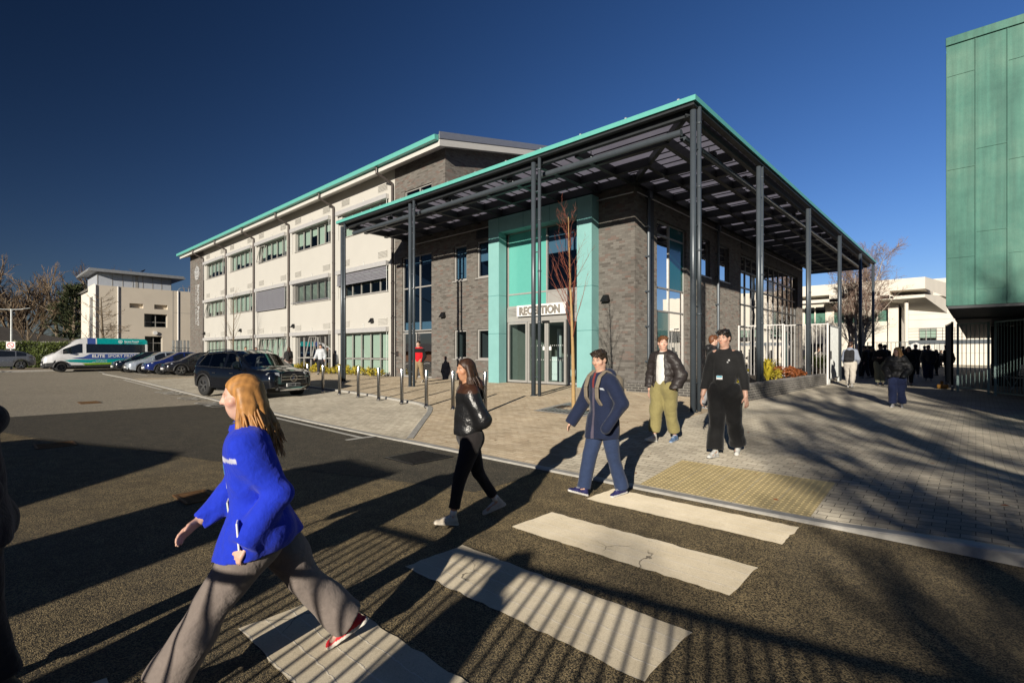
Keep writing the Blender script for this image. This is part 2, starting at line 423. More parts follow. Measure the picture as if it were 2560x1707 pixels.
# paving
xs = sorted(set(span(-36, -12, 1.5) + span(-12, -8.05, .25) + span(-8.05, -4.6, .6)))
sheet('sand_paving', xs, lambda x: bay_top(x) + .13 if x < -8.06 else KERB_Y, lambda x: 15.3, 26, pave_z, M['paver_sand'])
sheet('grey_pavement', span(-4.6, 16, .5), lambda x: KERB_Y, lambda x: 24, 46, pave_z, M['paver_grey'])
sheet('rear_courtyard', span(-30, 16, 1), lambda x: 15.3 if x < -4.6 else 24, lambda x: 90, 24, lambda x, y: pave_z(x, y) if y < 24.01 and x >= -4.6 else lerp_pts(y, [(15.3, 0. if x < -5 else -.1), (24, pave_z(x, 24)), (90, -.08)]), M['paver_grey'])
def lay_z(x, y):
    a, b = bay_low(x), bay_top(x); t = max(0., min(1., (y - a) / max(.3, b - a))); z0 = road_z(x, y) + .012
    return z0 + (max(z0, pave_z(x, max(b, KERB_Y) + .13) - .055) - z0) * t
sheet('lay_by', sorted(set(span(-34, -12, 1.5) + span(-12, -8.06, .25))), bay_low, lambda x: max(bay_top(x) + .01, bay_low(x) + .01), 6, lay_z, M['paver_grey'])
sheet('sand_strip', span(-36.2, -34, .55), lambda x: 6.55, lambda x: 10.0, 4, lambda x, y: road_z(x, y) + .016, M['paver_sand'])
sheet('verge_path', span(-62, -51.5, 1), lambda x: -10, lambda x: 30, 6, lambda x, y: -.06, M['paver_sand'])
# kerbs
def kerb(name, pts, w, zt, zb):
    """pts: plan polyline; outer face on the left side of travel"""
    vs = []; fs = []
    for i, (x, y) in enumerate(pts):
        a = Vector(pts[max(i - 1, 0)]); b = Vector(pts[min(i + 1, len(pts) - 1)]); d = (b - a).normalized(); n = Vector((-d.y, d.x)) * w
        z1 = zt(x, y)
        vs += [(x, y, zb(x, y)), (x, y, z1 - .012), (x + n.x * .12, y + n.y * .12, z1), (x + n.x, y + n.y, z1), (x + n.x, y + n.y, zb(x, y))]
    for i in range(len(pts) - 1):
        for k in range(4): fs.append((i * 5 + k, (i + 1) * 5 + k, (i + 1) * 5 + k + 1, i * 5 + k + 1))
    mb = MB(); mb.add(vs, fs); return struct(mb.build(name, M['kerb'], smooth=False))
kerb('kerb', [(x, KERB_Y - .13) for x in span(-8.05, 16, .9)], .135, lambda x, y: pave_z(x, KERB_Y) + .004, lambda x, y: -.7)
kerb('lay_by_kerb', [(x, bay_top(x)) for x in xs if x <= -8.05], .135, lambda x, y: pave_z(x, y + .13) + .006, lambda x, y: -.7)
kerb('edging_strip', [(x, bay_low(x) - .12) for x in span(-44, -8.0, 1.2)], .12, lambda x, y: road_z(x, y) + .03, lambda x, y: -.7)
kerb('far_kerb', [(-51.5, y) for y in span(-10, 30, 2)], .14, lambda x, y: -.05, lambda x, y: -.4)

# markings
def flat(name, poly, z=None, m='line', off=.014):
    mb = MB(); mb.add([(x, y, (road_z(x, y) + off) if z is None else z) for x, y in poly], [tuple(range(len(poly)))]); return struct(mb.build(name, M[m]))
def rough_rect(x0, x1, y0, y1, n=26, a=.012):
    r = random.Random(int(y0 * 100)); pts = []
    for i in range(n): pts.append((x0 + (x1 - x0) * i / n, y0 + r.uniform(-a, a)))
    for i in range(8): pts.append((x1 + r.uniform(-a, a), y0 + (y1 - y0) * i / 8))
    for i in range(n): pts.append((x1 - (x1 - x0) * i / n, y1 + r.uniform(-a, a)))
    for i in range(8): pts.append((x0 + r.uniform(-a, a), y1 - (y1 - y0) * i / 8))
    return pts
for y0, y1 in ((4.85, 5.44), (3.58, 4.2), (2.35, 2.95), (1.13, 1.73), (-.1, .5), (-1.3, -.7)):
    flat('crossing_stripe', rough_rect(-3.3, -1.25, y0, y1), m='paint', off=.009)
flat('road_marking', [(-13.6, 5.34), (-8.95, 5.28), (-8.95, 5.38), (-13.6, 5.44)])
flat('road_marking', [(-8.98, 4.98), (-8.86, 4.98), (-8.86, 5.68), (-8.98, 5.68)])
flat('road_marking', [(-35.0, 6.0), (-25.5, 5.66), (-25.5, 5.78), (-35.0, 6.12)])
flat('road_marking', [(-35.12, 5.6), (-34.98, 5.6), (-35.1, 6.5), (-35.25, 6.5)])
for a, b in (((-57.5, 7.3), (-44.5, 6.75)), ((-56.5, 8.7), (-37.7, 7.95))):
    for k in range(3):
        p = [a[i] + (b[i] - a[i]) * (k / 3 + .0) for i in (0, 1)]; q = [a[i] + (b[i] - a[i]) * (k / 3 + .25) for i in (0, 1)]
        flat('bay_line', [(p[0], p[1] - .06), (q[0], q[1] - .06), (q[0], q[1] + .06), (p[0], p[1] + .06)])
for x in (-37.6, -40.0, -42.4, -44.8, -47.2):
    flat('bay_line', [(x - .06, 8.0), (x + .06, 8.0), (x + .06, 12.6), (x - .06, 12.6)])
# worn painted words beside the lay-by (reading from the carriageway)
for txt, x, y in (('DROP', -24.4, 5.2), ('OFF', -21.0, 5.1), ('ONLY', -18.7, 5.0)):
    me = text_mesh(txt, .95, .012, .0, 1.05); me.name = 'road_lettering'
    me.transform(Matrix.Diagonal((.82, .95, 1, 1))); me.transform(Matrix.Translation((x, y, road_z(x, y) + .012)))
    me.materials.clear(); me.materials.append(M['line'])
    o = bpy.data.objects.new('road_lettering', me); COL.objects.link(o); struct(o)

# tactile paving with raised blisters
mb = MB(); x0, x1, y0, y1 = -3.12, -1.22, KERB_Y + .02, 7.02
tz = lambda x, y: pave_z(x, y) + .006
for i in range(5):
    xa = x0 + (x1 - x0) * i / 5; xb = x0 + (x1 - x0) * (i + 1) / 5 - .006
    for j in range(3):
        ya = y0 + (y1 - y0) * j / 3; yb = y0 + (y1 - y0) * (j + 1) / 3 - .006
        mb.quad((xa, ya, tz(xa, ya)), (xb, ya, tz(xb, ya)), (xb, yb, tz(xb, yb)), (xa, yb, tz(xa, yb)))
for i in range(30):
    for j in range(20):
        cx = x0 + (i + .5) * (x1 - x0) / 30; cy = y0 + (j + .5) * (y1 - y0) / 20; z = tz(cx, cy); a = []; b = []
        for k in range(6):
            t = k * math.pi / 3; a.append((cx + .017 * math.cos(t), cy + .017 * math.sin(t), z + .0005)); b.append((cx + .009 * math.cos(t), cy + .009 * math.sin(t), z + .006))
        mb.add(a + b, [(k, (k + 1) % 6, 6 + (k + 1) % 6, 6 + k) for k in range(6)] + [(6, 7, 8, 9, 10, 11)])
struct(mb.build('tactile_paving', M['tactile'], fix=False))

# drain covers and gullies
def cover(name, label, cat, x0, x1, y0, y1, z, bars=7, mt='drain', rz=0.):
    t = thing(name, label, cat, ((x0 + x1) / 2, (y0 + y1) / 2, z), rz)
    w, d = (x1 - x0) / 2, (y1 - y0) / 2
    f = MB(); e = .035
    f.box(-w, w, -d, -d + e, -.03, .012).box(-w, w, d - e, d, -.03, .012).box(-w, -w + e, -d + e, d - e, -.03, .012).box(w - e, w, -d + e, d - e, -.03, .012)
    f.build('cover_frame', M[mt], t, local=True)
    g = MB(); n = bars
    g.box(-w + e, w - e, -d + e, d - e, -.03, -.012)
    for i in range(n):
        a = -w + e + (2 * w - 2 * e) * (i + .5) / n; g.bar((a - .03, -d + e, .0), (a + .03, d - e, .0), .028, .02)
    g.build('grating', M[mt], t, local=True)
    return t
cover('gully_grate', 'rusty gully grate in the asphalt beside the long black shadow edge', 'drain cover', -12.55, -11.95, .85, 1.4, road_z(-12, 1) + .006)
cover('gully_grate', 'rusty gully grate behind the woman in blue on the shaded asphalt', 'drain cover', -6.95, -6.42, 1.66, 2.0, road_z(-6.5, 2) + .008)
cover('gully_grate', 'far rusty gully grate among tyre marks in the car park', 'drain cover', -21.5, -20.7, 2.5, 3.0, road_z(-21, 3) + .006)
cover('manhole_cover', 'dark square manhole cover in fresh black asphalt near the kerb', 'manhole cover', -6.95, -6.2, 4.55, 5.35, road_z(-6.5, 5) + .01, 9, 'black_m')

# fallen leaves
mb = MB(); r = random.Random(3)
for i in range(230):
    x = r.uniform(-13, 3); y = r.uniform(5.9, 14)
    if i < 60: x = r.uniform(-7.6, -6.9); y = r.uniform(9.8, 10.4)
    if x < -8 and y < bay_top(x) + .3: continue
    z = pave_z(x, y) + .006; a = r.uniform(0, 6.28); s = r.uniform(.015, .04)
    p = [(x + s * math.cos(a + k) * q, y + s * math.sin(a + k) * q, z + r.uniform(0, .012)) for k, q in ((0, 1), (1.4, .5), (3.14, 1), (4.6, .5))]
    mb.add(p, [(0, 1, 2, 3)])
tag(mb.build('fallen_leaves', M['leaf_r'], fix=False), 'dry brown leaves scattered on the paving', 'leaves', kind='stuff')
# tree pit
t = thing('tree_grille', 'square block-edged tree pit with leaf litter round the slim trunk', 'tree grille', (-7.2, 10.15, pave_z(-7.2, 10.15)))
mb = MB()
for a0, a1, b0, b1 in ((-.75, .75, -.75, -.62), (-.75, .75, .62, .75), (-.75, -.62, -.62, .62), (.62, .75, -.62, .62)): mb.quad(*[(u, v, pave_z(-7.2 + u, 10.15 + v) - pave_z(-7.2, 10.15) + .007) for u, v in ((a0, b0), (a1, b0), (a1, b1), (a0, b1))])
mb.build('pit_edging', M['kerb'], t, local=True)
mb = MB(); mb.quad(*[(u, v, pave_z(-7.2 + u, 10.15 + v) - pave_z(-7.2, 10.15) + .005) for u, v in ((-.62, -.62), (.62, -.62), (.62, .62), (-.62, .62))]); mb.build('soil', M['soil'], t, local=True)
for b0, b1 in ((-.6, -.2), (.2, .6)):
    mb = MB()
    for k in range(-5, 6): mb.quad(*[(u, v, pave_z(-7.2 + u, 10.15 + v) - pave_z(-7.2, 10.15) + .012) for u, v in ((k * .11 - .03, b0), (k * .11 + .03, b0), (k * .11 + .03, b1), (k * .11 - .03, b1))])
    mb.build('grating', M['galv'], t, local=True)
# ------------------------------------------------------------------ college building
WY = 15.16; WX = -8.376
fl = lambda u, z, d: (u, WY + d, z)          # south front: u = X, d into the building
fr = lambda u, z, d: (WX - d, u, z)          # east front: u = Y
def holed(mb, fn, u0, u1, z0, z1, holes, depth=.16, mi=0):
    us = sorted(set([u0, u1] + [h[k] for h in holes for k in (0, 1)])); zs = sorted(set([z0, z1] + [h[k] for h in holes for k in (2, 3)]))
    us = [u for u in us if u0 - 1e-6 <= u <= u1 + 1e-6]; zs = [z for z in zs if z0 - 1e-6 <= z <= z1 + 1e-6]
    for a, b in zip(us, us[1:]):
        for c, d in zip(zs, zs[1:]):
            m_, n_ = (a + b) / 2, (c + d) / 2
            if any(h[0] < m_ < h[1] and h[2] < n_ < h[3] for h in holes): continue
            mb.quad(fn(a, c, 0), fn(b, c, 0), fn(b, d, 0), fn(a, d, 0), mi=mi)
    for h in holes:
        a, b, c, d = h[:4]
        for p, q in (((a, c), (b, c)), ((b, c), (b, d)), ((b, d), (a, d)), ((a, d), (a, c))):
            mb.quad(fn(*p, 0), fn(*q, 0), fn(*q, depth), fn(*p, depth), mi=mi)
def fbox(mb, fn, u0, u1, z0, z1, d0, d1, mi=0):
    p = [fn(u, z, d) for d in (d0, d1) for u, z in ((u0, z0), (u1, z0), (u1, z1), (u0, z1))]
    mb.add(p, [(0, 1, 2, 3), (7, 6, 5, 4), (0, 4, 5, 1), (1, 5, 6, 2), (2, 6, 7, 3), (3, 7, 4, 0)], mi)
def window(par, fn, u0, u1, z0, z1, mull=(), trans=(), fm='frame', gm='glass', dep=.1, fw=.06, blind=None, room='room', rd=1.6, panels=(), split=None, name='window'):
    """frame with mullions, glass, room behind; blind = list of (u0,u1,z0,z1)"""
    f = MB()
    fbox(f, fn, u0, u1, z0, z0 + fw, dep - .04, dep + .04); fbox(f, fn, u0, u1, z1 - fw, z1, dep - .04, dep + .04)
    fbox(f, fn, u0, u0 + fw, z0 + fw, z1 - fw, dep - .04, dep + .04); fbox(f, fn, u1 - fw, u1, z0 + fw, z1 - fw, dep - .04, dep + .04)
    for m_ in mull: fbox(f, fn, m_ - fw * .5, m_ + fw * .5, z0 + fw, z1 - fw, dep - .037, dep + .037)
    for t_ in trans: fbox(f, fn, u0 + fw, u1 - fw, t_ - fw * .5, t_ + fw * .5, dep - .034, dep + .034)
    w = f.build(name, M[fm], par)
    g = MB(); g.quad(fn(u0 + .01, z0 + .01, dep + .005), fn(u1 - .01, z0 + .01, dep + .005), fn(u1 - .01, z1 - .01, dep + .005), fn(u0 + .01, z1 - .01, dep + .005)); g.build('pane', M[gm], w)
    if panels:
        for k, (a, b, c, d, pm) in enumerate(panels):
            q = MB(); fbox(q, fn, a, b, c, d, dep - .012, dep + .03); q.build('infill_panel', M[pm], w)
    if blind:
        b_ = MB()
        for a, b, c, d in blind: b_.quad(fn(a, c, dep + .09), fn(b, c, dep + .09), fn(b, d, dep + .09), fn(a, d, dep + .09))
        b_.build('roller_blind', M['blind'], w)
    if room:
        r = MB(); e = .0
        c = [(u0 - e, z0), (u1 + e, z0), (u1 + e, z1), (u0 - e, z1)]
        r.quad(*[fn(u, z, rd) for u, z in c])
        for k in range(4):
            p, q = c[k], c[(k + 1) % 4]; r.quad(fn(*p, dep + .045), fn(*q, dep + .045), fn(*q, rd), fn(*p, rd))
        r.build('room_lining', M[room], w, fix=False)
    return w

bld = thing('college_building', 'long three storey college block with cream render, dark brick and turquoise trim', 'building', (-20, WY, 0))
LOC[bld.name] = (-20, WY, 0)
PIPES = [-53.0, -46.9, -40.8, -34.65, -28.45, -22.28]
ROWS = [(.06, 2.33), (4.5, 5.8), (8.0, 9.3)]
holes = []
for b in range(5):
    for z0, z1 in ROWS: holes.append((PIPES[b] + .85, PIPES[b + 1] - .52, z0, z1))
mb = MB(); holed(mb, fl, -53.0, -22.2, -.6, 10.95, holes, .2); mb.build('rendered_wall', M['render'], bld, fix=False)
# brick pier at the far end, with the emblem and the vertical name
mb = MB(); mb.box(-57.0, -53.004, WY - .03, 26, -.6, 10.9); mb.build('brick_pier', M['brick'], bld)
ex, ez = -54.75, 8.84; emb = MB()
def ringpts(r, n=28, a0=0): return [(ex + r * math.cos(a0 + 2 * math.pi * k / n), ez + r * math.sin(a0 + 2 * math.pi * k / n) * 1.0) for k in range(n)]
def ring(mb_, r0, r1, d0, d1, cx=ex, cz=ez, n=28, fn=fl, sz=1.):
    for k in range(n):
        a, b = 2 * math.pi * k / n, 2 * math.pi * (k + 1) / n
        P = lambda r, t, d: fn(cx + r * math.cos(t), cz + r * sz * math.sin(t), d)
        mb_.quad(P(r0, a, d0), P(r1, a, d0), P(r1, b, d0), P(r0, b, d0)); mb_.quad(P(r1, a, d0), P(r1, a, d1), P(r1, b, d1), P(r1, b, d0)); mb_.quad(P(r0, a, d0), P(r0, b, d0), P(r0, b, d1), P(r0, a, d1))
ring(emb, .52, .64, -.08, -.03); ring(emb, .09, .17, -.08, -.03)
for k in range(5):
    t = math.pi / 2 + k * 2 * math.pi / 5; c, s = math.cos(t), math.sin(t)
    def P(r, o, d): return fl(ex + r * c - o * s, ez + r * s + o * c, d)
    emb.add([P(.2, 0, -.08), P(.35, .15, -.08), P(.48, 0, -.08), P(.35, -.15, -.08), P(.2, 0, -.03), P(.35, .15, -.03), P(.48, 0, -.03), P(.35, -.15, -.03)], [(0, 1, 2, 3), (0, 4, 5, 1), (1, 5, 6, 2), (2, 6, 7, 3), (3, 7, 4, 0)])
    t2 = t + math.pi / 5; c2, s2 = math.cos(t2), math.sin(t2)
    emb.add([fl(ex + .62 * c - .1 * s, ez + .62 * s + .1 * c, -.08), fl(ex + .8 * c, ez + .8 * s, -.08), fl(ex + .62 * c + .1 * s, ez + .62 * s - .1 * c, -.08)], [(0, 1, 2)])
    emb.add([fl(ex + .17 * c2 - .03 * s2, ez + .17 * s2 + .03 * c2, -.08), fl(ex + .54 * c2 - .03 * s2, ez + .54 * s2 + .03 * c2, -.08), fl(ex + .54 * c2 + .03 * s2, ez + .54 * s2 - .03 * c2, -.08), fl(ex + .17 * c2 + .03 * s2, ez + .17 * s2 - .03 * c2, -.08)], [(0, 1, 2, 3)])
emb.build('emblem', M['letter_w'], bld, fix=False)
text_obj('name_lettering', 'Barton Peveril', .68, M['letter_w'], bld, frame_mat((-54.6, WY - .05, 7.75), (0, 0, -1), (1, 0, 0)), .012, .02, 1.0)
text_obj('name_lettering', 'SIXTH FORM COLLEGE', .36, M['letter_w'], bld, frame_mat((-55.2, WY - .05, 7.75), (0, 0, -1), (1, 0, 0)), .0, .02, 1.05)

# windows of the rendered wing with blind boxes, blinds and louvres
r = random.Random(11)
for b in range(5):
    L, R = PIPES[b], PIPES[b + 1]; u0, u1 = L + .85, R - .52; w5 = (u1 - u0) / 5
    for row, (z0, z1) in enumerate(ROWS):
        bl = []
        for k in range(5):
            a = u0 + k * w5 + .08; e = u0 + (k + 1) * w5 - .05
            if row == 0: bl.append((a, e, .95, z1)); 
            else:
                drop = r.choice([.25, .4, .05, .6, .3]) if row == 2 else r.choice([.1, .3, .02])
                if b == 4 and row == 1: drop = .75 if k < 2 else .45
                bl.append((a, e, z0 + (z1 - z0) * drop, z1))
            if row == 0: bl.append((a, e, .14, .84)) if b in (4,) else None
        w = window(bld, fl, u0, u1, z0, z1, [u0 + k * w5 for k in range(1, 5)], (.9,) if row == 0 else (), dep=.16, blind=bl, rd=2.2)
        # blind housing and guide wires
        q = MB(); fbox(q, fl, L + .42, R - .45, z1 + .02, z1 + .27, -.22, -.002); q.build('blind_box', M['metal_w'], w, bevel=.012)
        q = MB()
        for u in (L + .5, u1 + .03):
            q = MB(); q.tube([fl(u, z1, -.12), fl(u, z0 - .05, -.12)], .012, 6); q.build('guide_rail', M['galv'], w)
        q = MB(); q.tube([fl((u0 + u1) / 2, z1 + .27, -.02), fl((u0 + u1) / 2, z1 + .48, -.02), fl((u0 + u1) / 2 + .05, z1 + .5, -.08)], .014, 6)
        q.build('wind_sensor', M['galv'], w)
        q = MB(); fbox(q, fl, u0 - .04, u1 + .04, z0 - .05, z0, -.05, .14); q.build('sill', M['frame'], w)
        slz = None
        if row == 1 and b == 2: slz = (z0 - .1, .0)
        if row == 1 and b == 3: slz = (z0 + .1, .55)
        if row == 1 and b == 4: slz = (z0 + .72, .0)
        if slz:
            q = MB(); z = z1 - .02
            while z > slz[0]:
                tilt = .0 if slz[1] else .055
                a0, a1 = L + .52, u1 + .02
                if slz[1]: q.add([fl(a0, z - .012, -.15), fl(a1, z - .012, -.15), fl(a1, z + .014, -.08), fl(a0, z + .014, -.08)], [(0, 1, 2, 3)])
                else: q.add([fl(a0, z - .075, -.16), fl(a1, z - .075, -.16), fl(a1, z - .02, -.125), fl(a0, z - .02, -.125), fl(a1, z, -.14), fl(a0, z, -.14)], [(0, 1, 2, 3), (3, 2, 4, 5)])
                z -= .075
            fbox(q, fl, a0, a1, slz[0] - .06, slz[0] - .02, -.17, -.1)
            q.build('venetian_blind', M['slat'], w, fix=False)
        sash = {(2, 0): (0, 1, 2, 4), (3, 0): (2,), (2, 2): (0,), (0, 1): (0,), (1, 0): ()}.get((b, row), ())
        for k in sash:
            a, e = u0 + k * w5 + .03, u0 + (k + 1) * w5 - .03; zb = .95 if row == 0 else z0 + .05
            P = lambda u, z, o=0.: fl(u, z, .05 - (z1 - .06 - z) * .22 + o)
            q = MB(); F_ = .05
            for p1, p2 in (((a, zb), (e, zb)), ((e, zb), (e, z1 - .06)), ((e, z1 - .06), (a, z1 - .06)), ((a, z1 - .06), (a, zb))): q.bar(P(*p1), P(*p2), .05, .05)
            sa = q.build('open_sash', M['frame'], w)
    for row in range(3):
        for ua, ub in ((L + .8, L + 1.75), (R - 1.5, R - .55)):
            zt = (3.1, 6.68, 10.22)[row]; q = MB(); fbox(q, fl, ua, ub, zt - .4, zt, -.012, .02)
            for k in range(5): q.add([fl(ua + .04, zt - .07 - k * .07, -.045), fl(ub - .04, zt - .07 - k * .07, -.045), fl(ub - .04, zt - .02 - k * .07, -.014), fl(ua + .04, zt - .02 - k * .07, -.014)], [(0, 1, 2, 3)])
            q.build('wall_louvre', M['render'], bld, fix=False)
# downpipes
for i, u in enumerate(PIPES):
    if i == 0: u += .12
    q = MB(); q.tube([(u - .3, 14.3, 10.72), (u - .3, 14.3, 10.42), (u - .02, WY - .1, 10.0), (u, WY - .1, 9.85), (u, WY - .1, -.1)], .065, 10)
    for z in (1.2, 3, 4.8, 6.6, 8.4): q.cyl(u, WY - .1, z, z + .07, .078, 10)
    q.build('downpipe', M['pipe'], bld, smooth=False)
for u, z, lbl in ((-52.6, 3.05, 0), (-43.6, 3.05, 0), (-34.0, 3.05, 0), (-24.3, 2.99, 0), (-18.25, 2.98, 0), (-9.46, 3.1, 0)):
    q = MB(); W = .16
    for (a, b, c, d, z0_, z1_) in ((u - .09, u + .09, -.2, 0, z + .06, z + .12),): pass
    q.add([fl(u - W, z - .11, 0), fl(u + W, z - .11, 0), fl(u + W, z - .11, -.22), fl(u - W, z - .11, -.22), fl(u - .09, z + .13, 0), fl(u + .09, z + .13, 0), fl(u + .09, z + .13, -.1), fl(u - .09, z + .13, -.1)], [(0, 1, 2, 3), (7, 6, 5, 4), (0, 4, 5, 1), (1, 5, 6, 2), (2, 6, 7, 3), (3, 7, 4, 0)])
    q.build('wall_lamp', M['black_m'], bld, bevel=.015)

# brick front: openings as (u0,u1,z0,z1)
TALL = (-21.55, -19.17, 0.02, 6.05)
HB = [TALL, (-17.55, -16.68, 4.47, 6.05), (-17.53, -16.7, .95, 2.25), (-16.02, -14.9, 4.47, 6.05), (-16.02, -14.9, .93, 2.25), (-14.26, -10.41, 0.0, 6.12), (-21.35, -19.17, 8.0, 9.38)]
mb = MB(); holed(mb, fl, -22.2, -18.16, -.6, 10.95, [HB[0], HB[6]]); holed(mb, fl, -18.16, WX, -.6, 7.02, HB[1:6])
EH = [(16.75, 19.24, .02, 6.0), (20.6, 21.65, 4.43, 6.0), (22.75, 23.9, 4.43, 6.05), (25.48, 36.05, .05, 6.03)]
holed(mb, fr, WY, 37.3, -.6, 7.02, EH)
# pilaster strips beside the recessed pipe, gable wall above the reception roof, end and rear faces
mb.quad((WX, 37.3, -.6), (WX - 6, 37.3, -.6), (WX - 6, 37.3, 7.02), (WX, 37.3, 7.02))
gz = lambda y: 10.75 + (y - WY) * .2175
mb.quad((-18.16, WY, 7.0), (-18.16, 30, 7.0), (-18.16, 30, gz(30)), (-18.16, WY, gz(WY) + .05))
mb.build('brick_wall', M['brick'], bld, fix=False)
mb = MB(); mb.box(-57, -18.2, 15.4, 30, -.5, 10.6); mb.build('inner_core', M['room'], bld) if False else None
mb = MB(); mb.box(-18.15, WX - .02, WY + .02, 37.28, 7.0, 7.06); mb.build('flat_roof', M['roof_grey'], bld)
for fn_, u, v, z0, z1 in ((fl, -17.6, -16.63, 4.42, 4.47), (fl, -17.58, -16.65, .9, .95), (fl, -16.07, -14.9, 4.42, 4.47), (fl, -16.07, -14.9, .88, .93), (fr, 20.55, 21.7, 4.38, 4.43), (fr, 22.7, 23.95, 4.38, 4.43)):
    q = MB(); fbox(q, fn_, u, v, z0, z1, -.05, .1); q.build('window_sill', M['frame'], bld)
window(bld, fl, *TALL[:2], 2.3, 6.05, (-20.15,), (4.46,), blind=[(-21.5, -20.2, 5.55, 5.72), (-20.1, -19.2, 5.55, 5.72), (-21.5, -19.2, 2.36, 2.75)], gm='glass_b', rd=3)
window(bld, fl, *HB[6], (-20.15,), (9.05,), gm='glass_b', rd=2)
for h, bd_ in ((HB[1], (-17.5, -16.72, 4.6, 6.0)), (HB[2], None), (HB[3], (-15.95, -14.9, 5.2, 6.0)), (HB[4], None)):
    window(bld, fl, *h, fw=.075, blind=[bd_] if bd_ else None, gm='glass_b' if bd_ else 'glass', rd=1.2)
q = MB(); fbox(q, fl, -16.05, -14.9, 6.15, 6.6, -.01, .05)
for k in range(7): fbox(q, fl, -16.03, -14.9, 6.18 + k * .06, 6.2 + k * .06, -.035, -.011)
q.build('dark_louvre', M['beam'], bld)
# side entrance under the tall window
d = window(bld, fl, TALL[0], TALL[1], .02, 2.24, (-20.45,), (), name='side_door', fw=.07, gm='glass_b', rd=3)
q = MB(); fbox(q, fl, -20.36, -20.28, .05, 2.2, .03, .13); q.tube([fl(-20.2, .8, -.02), fl(-20.2, 1.35, -.02)], .015, 8); q.build('handle', M['steel'], d)
q = MB(); fbox(q, fl, -22.05, -21.85, 1.05, 1.3, -.06, 0); q.build('entry_panel', M['steel'], bld)

# turquoise portal round the reception
q = MB(); PF = -.44
fbox(q, fl, -14.86, -14.26, -.06, 6.7, PF, .1); fbox(q, fl, -10.41, -9.79, -.06, 6.7, PF, .1); fbox(q, fl, -14.26, -10.41, 6.1, 6.7, PF, .1)
portal = q.build('portal', M['teal'], bld)
q = MB()
for u0, u1 in ((-14.863, -14.257), (-10.413, -9.787)):
    for z in (2.0, 3.55, 5.9): fbox(q, fl, u0, u1, z - .006, z + .006, PF - .003, -.002)
for u in (-14.26, -12.95, -11.65, -10.41): fbox(q, fl, u - .006, u + .006, 6.097, 6.703, PF - .003, -.002)
q.build('panel_joint', M['teal_dark'], portal)
gl = (-14.26, -10.41)
mid = -12.2
rw = window(bld, fl, gl[0], gl[1], 3.06, 6.12, (mid,), (3.6,), dep=.12, gm='glass_b', rd=3.5,
            panels=[(gl[0] + .06, mid - .03, 3.63, 6.06, 'teal_panel'), (gl[0] + .06, mid - .03, 3.1, 3.57, 'teal_panel'), (mid + .03, gl[1] - .06, 3.1, 3.57, 'frame')], blind=[(mid, -11.4, 5.05, 6.1), (-11.38, gl[1], 5.05, 6.1)])
q = MB()
fbox(q, fl, gl[0], gl[1], 2.47, 3.06, .06, .14)
for k in range(6): fbox(q, fl, gl[0] + .05, gl[1] - .05, 2.72 + k * .055, 2.745 + k * .055, .03, .059)
q.build('louvre_band', M['frame'], bld)
sg = MB(); fbox(sg, fl, -13.6, -11.12, 2.67, 3.1, -.09, .028); sgo = sg.build('sign_board', M['white_p'], bld)
text_obj('lettering', 'RECEPTION', .425, M['letter'], sgo, frame_mat((-13.45, WY - .115, 2.735), (1, 0, 0), (0, 0, 1)), .012, .025, 1.02, sx=.9)
# entrance: side light, sliding leaves, side light
for a, b, nm in ((gl[0], -13.2, 'side_light'), (-13.12, -12.17, 'sliding_door'), (-12.16, -11.24, 'sliding_door'), (-11.2, gl[1], 'side_light')):
    dz = .12 if nm == 'side_light' else .06
    w = window(bld, fl, a, b, .03, 2.46, dep=dz, fw=.085, room=None, name=nm)
    if nm == 'sliding_door':
        q = MB()
        for zz in (.95, 1.5):
            n = 7
            for k in range(n):
                u = a + .17 + (b - a - .34) * k / (n - 1); q.add([fl(u + .018 * math.cos(t * math.pi / 3), zz + .018 * math.sin(t * math.pi / 3), dz - .002) for t in range(6)], [(0, 1, 2, 3, 4, 5)])
        q.build('manifestation_dot', M['white_p'], w, fix=False)
        q = MB(); u = b - .2 if a < -13 else a + .1; fbox(q, fl, u, u + .11, 1.32, 1.46, dz - .008, dz); q.build('notice', M['white_p'], w)
q = MB(); fbox(q, fl, -12.32, -12.0, 2.38, 2.45, -.06, .02); q.build('door_sensor', M['black_m'], bld)
q = MB(); Z0, Z1 = .02, 2.47
q.quad(fl(gl[0], Z0, 4), fl(gl[1], Z0, 4), fl(gl[1], Z1, 4), fl(gl[0], Z1, 4)); q.quad(fl(gl[0], Z1, .2), fl(gl[1], Z1, .2), fl(gl[1], Z1, 4), fl(gl[0], Z1, 4)); q.quad(fl(gl[0], Z0, .2), fl(gl[1], Z0, .2), fl(gl[1], Z0, 4), fl(gl[0], Z0, 4))
q.quad(fl(gl[0], Z0, .2), fl(gl[0], Z0, 4), fl(gl[0], Z1, 4), fl(gl[0], Z1, .2)); q.quad(fl(gl[1], Z0, .2), fl(gl[1], Z0, 4), fl(gl[1], Z1, 4), fl(gl[1], Z1, .2))
q.build('lobby_lining', M['roomlit'], bld, fix=False)
q = MB(); fbox(q, fl, -13.6, -12.9, .03, 1.05, 2.2, 2.8); fbox(q, fl, -13.2, -12.6, 1.6, 2.2, 3.9, 3.98); fbox(q, fl, -12.7, -12.55, .03, 2.2, 1.4, 1.5); fbox(q, fl, -11.9, -11.6, .3, .55, 1.2, 1.5); q.build('lobby_desk', M['white_p'], bld)

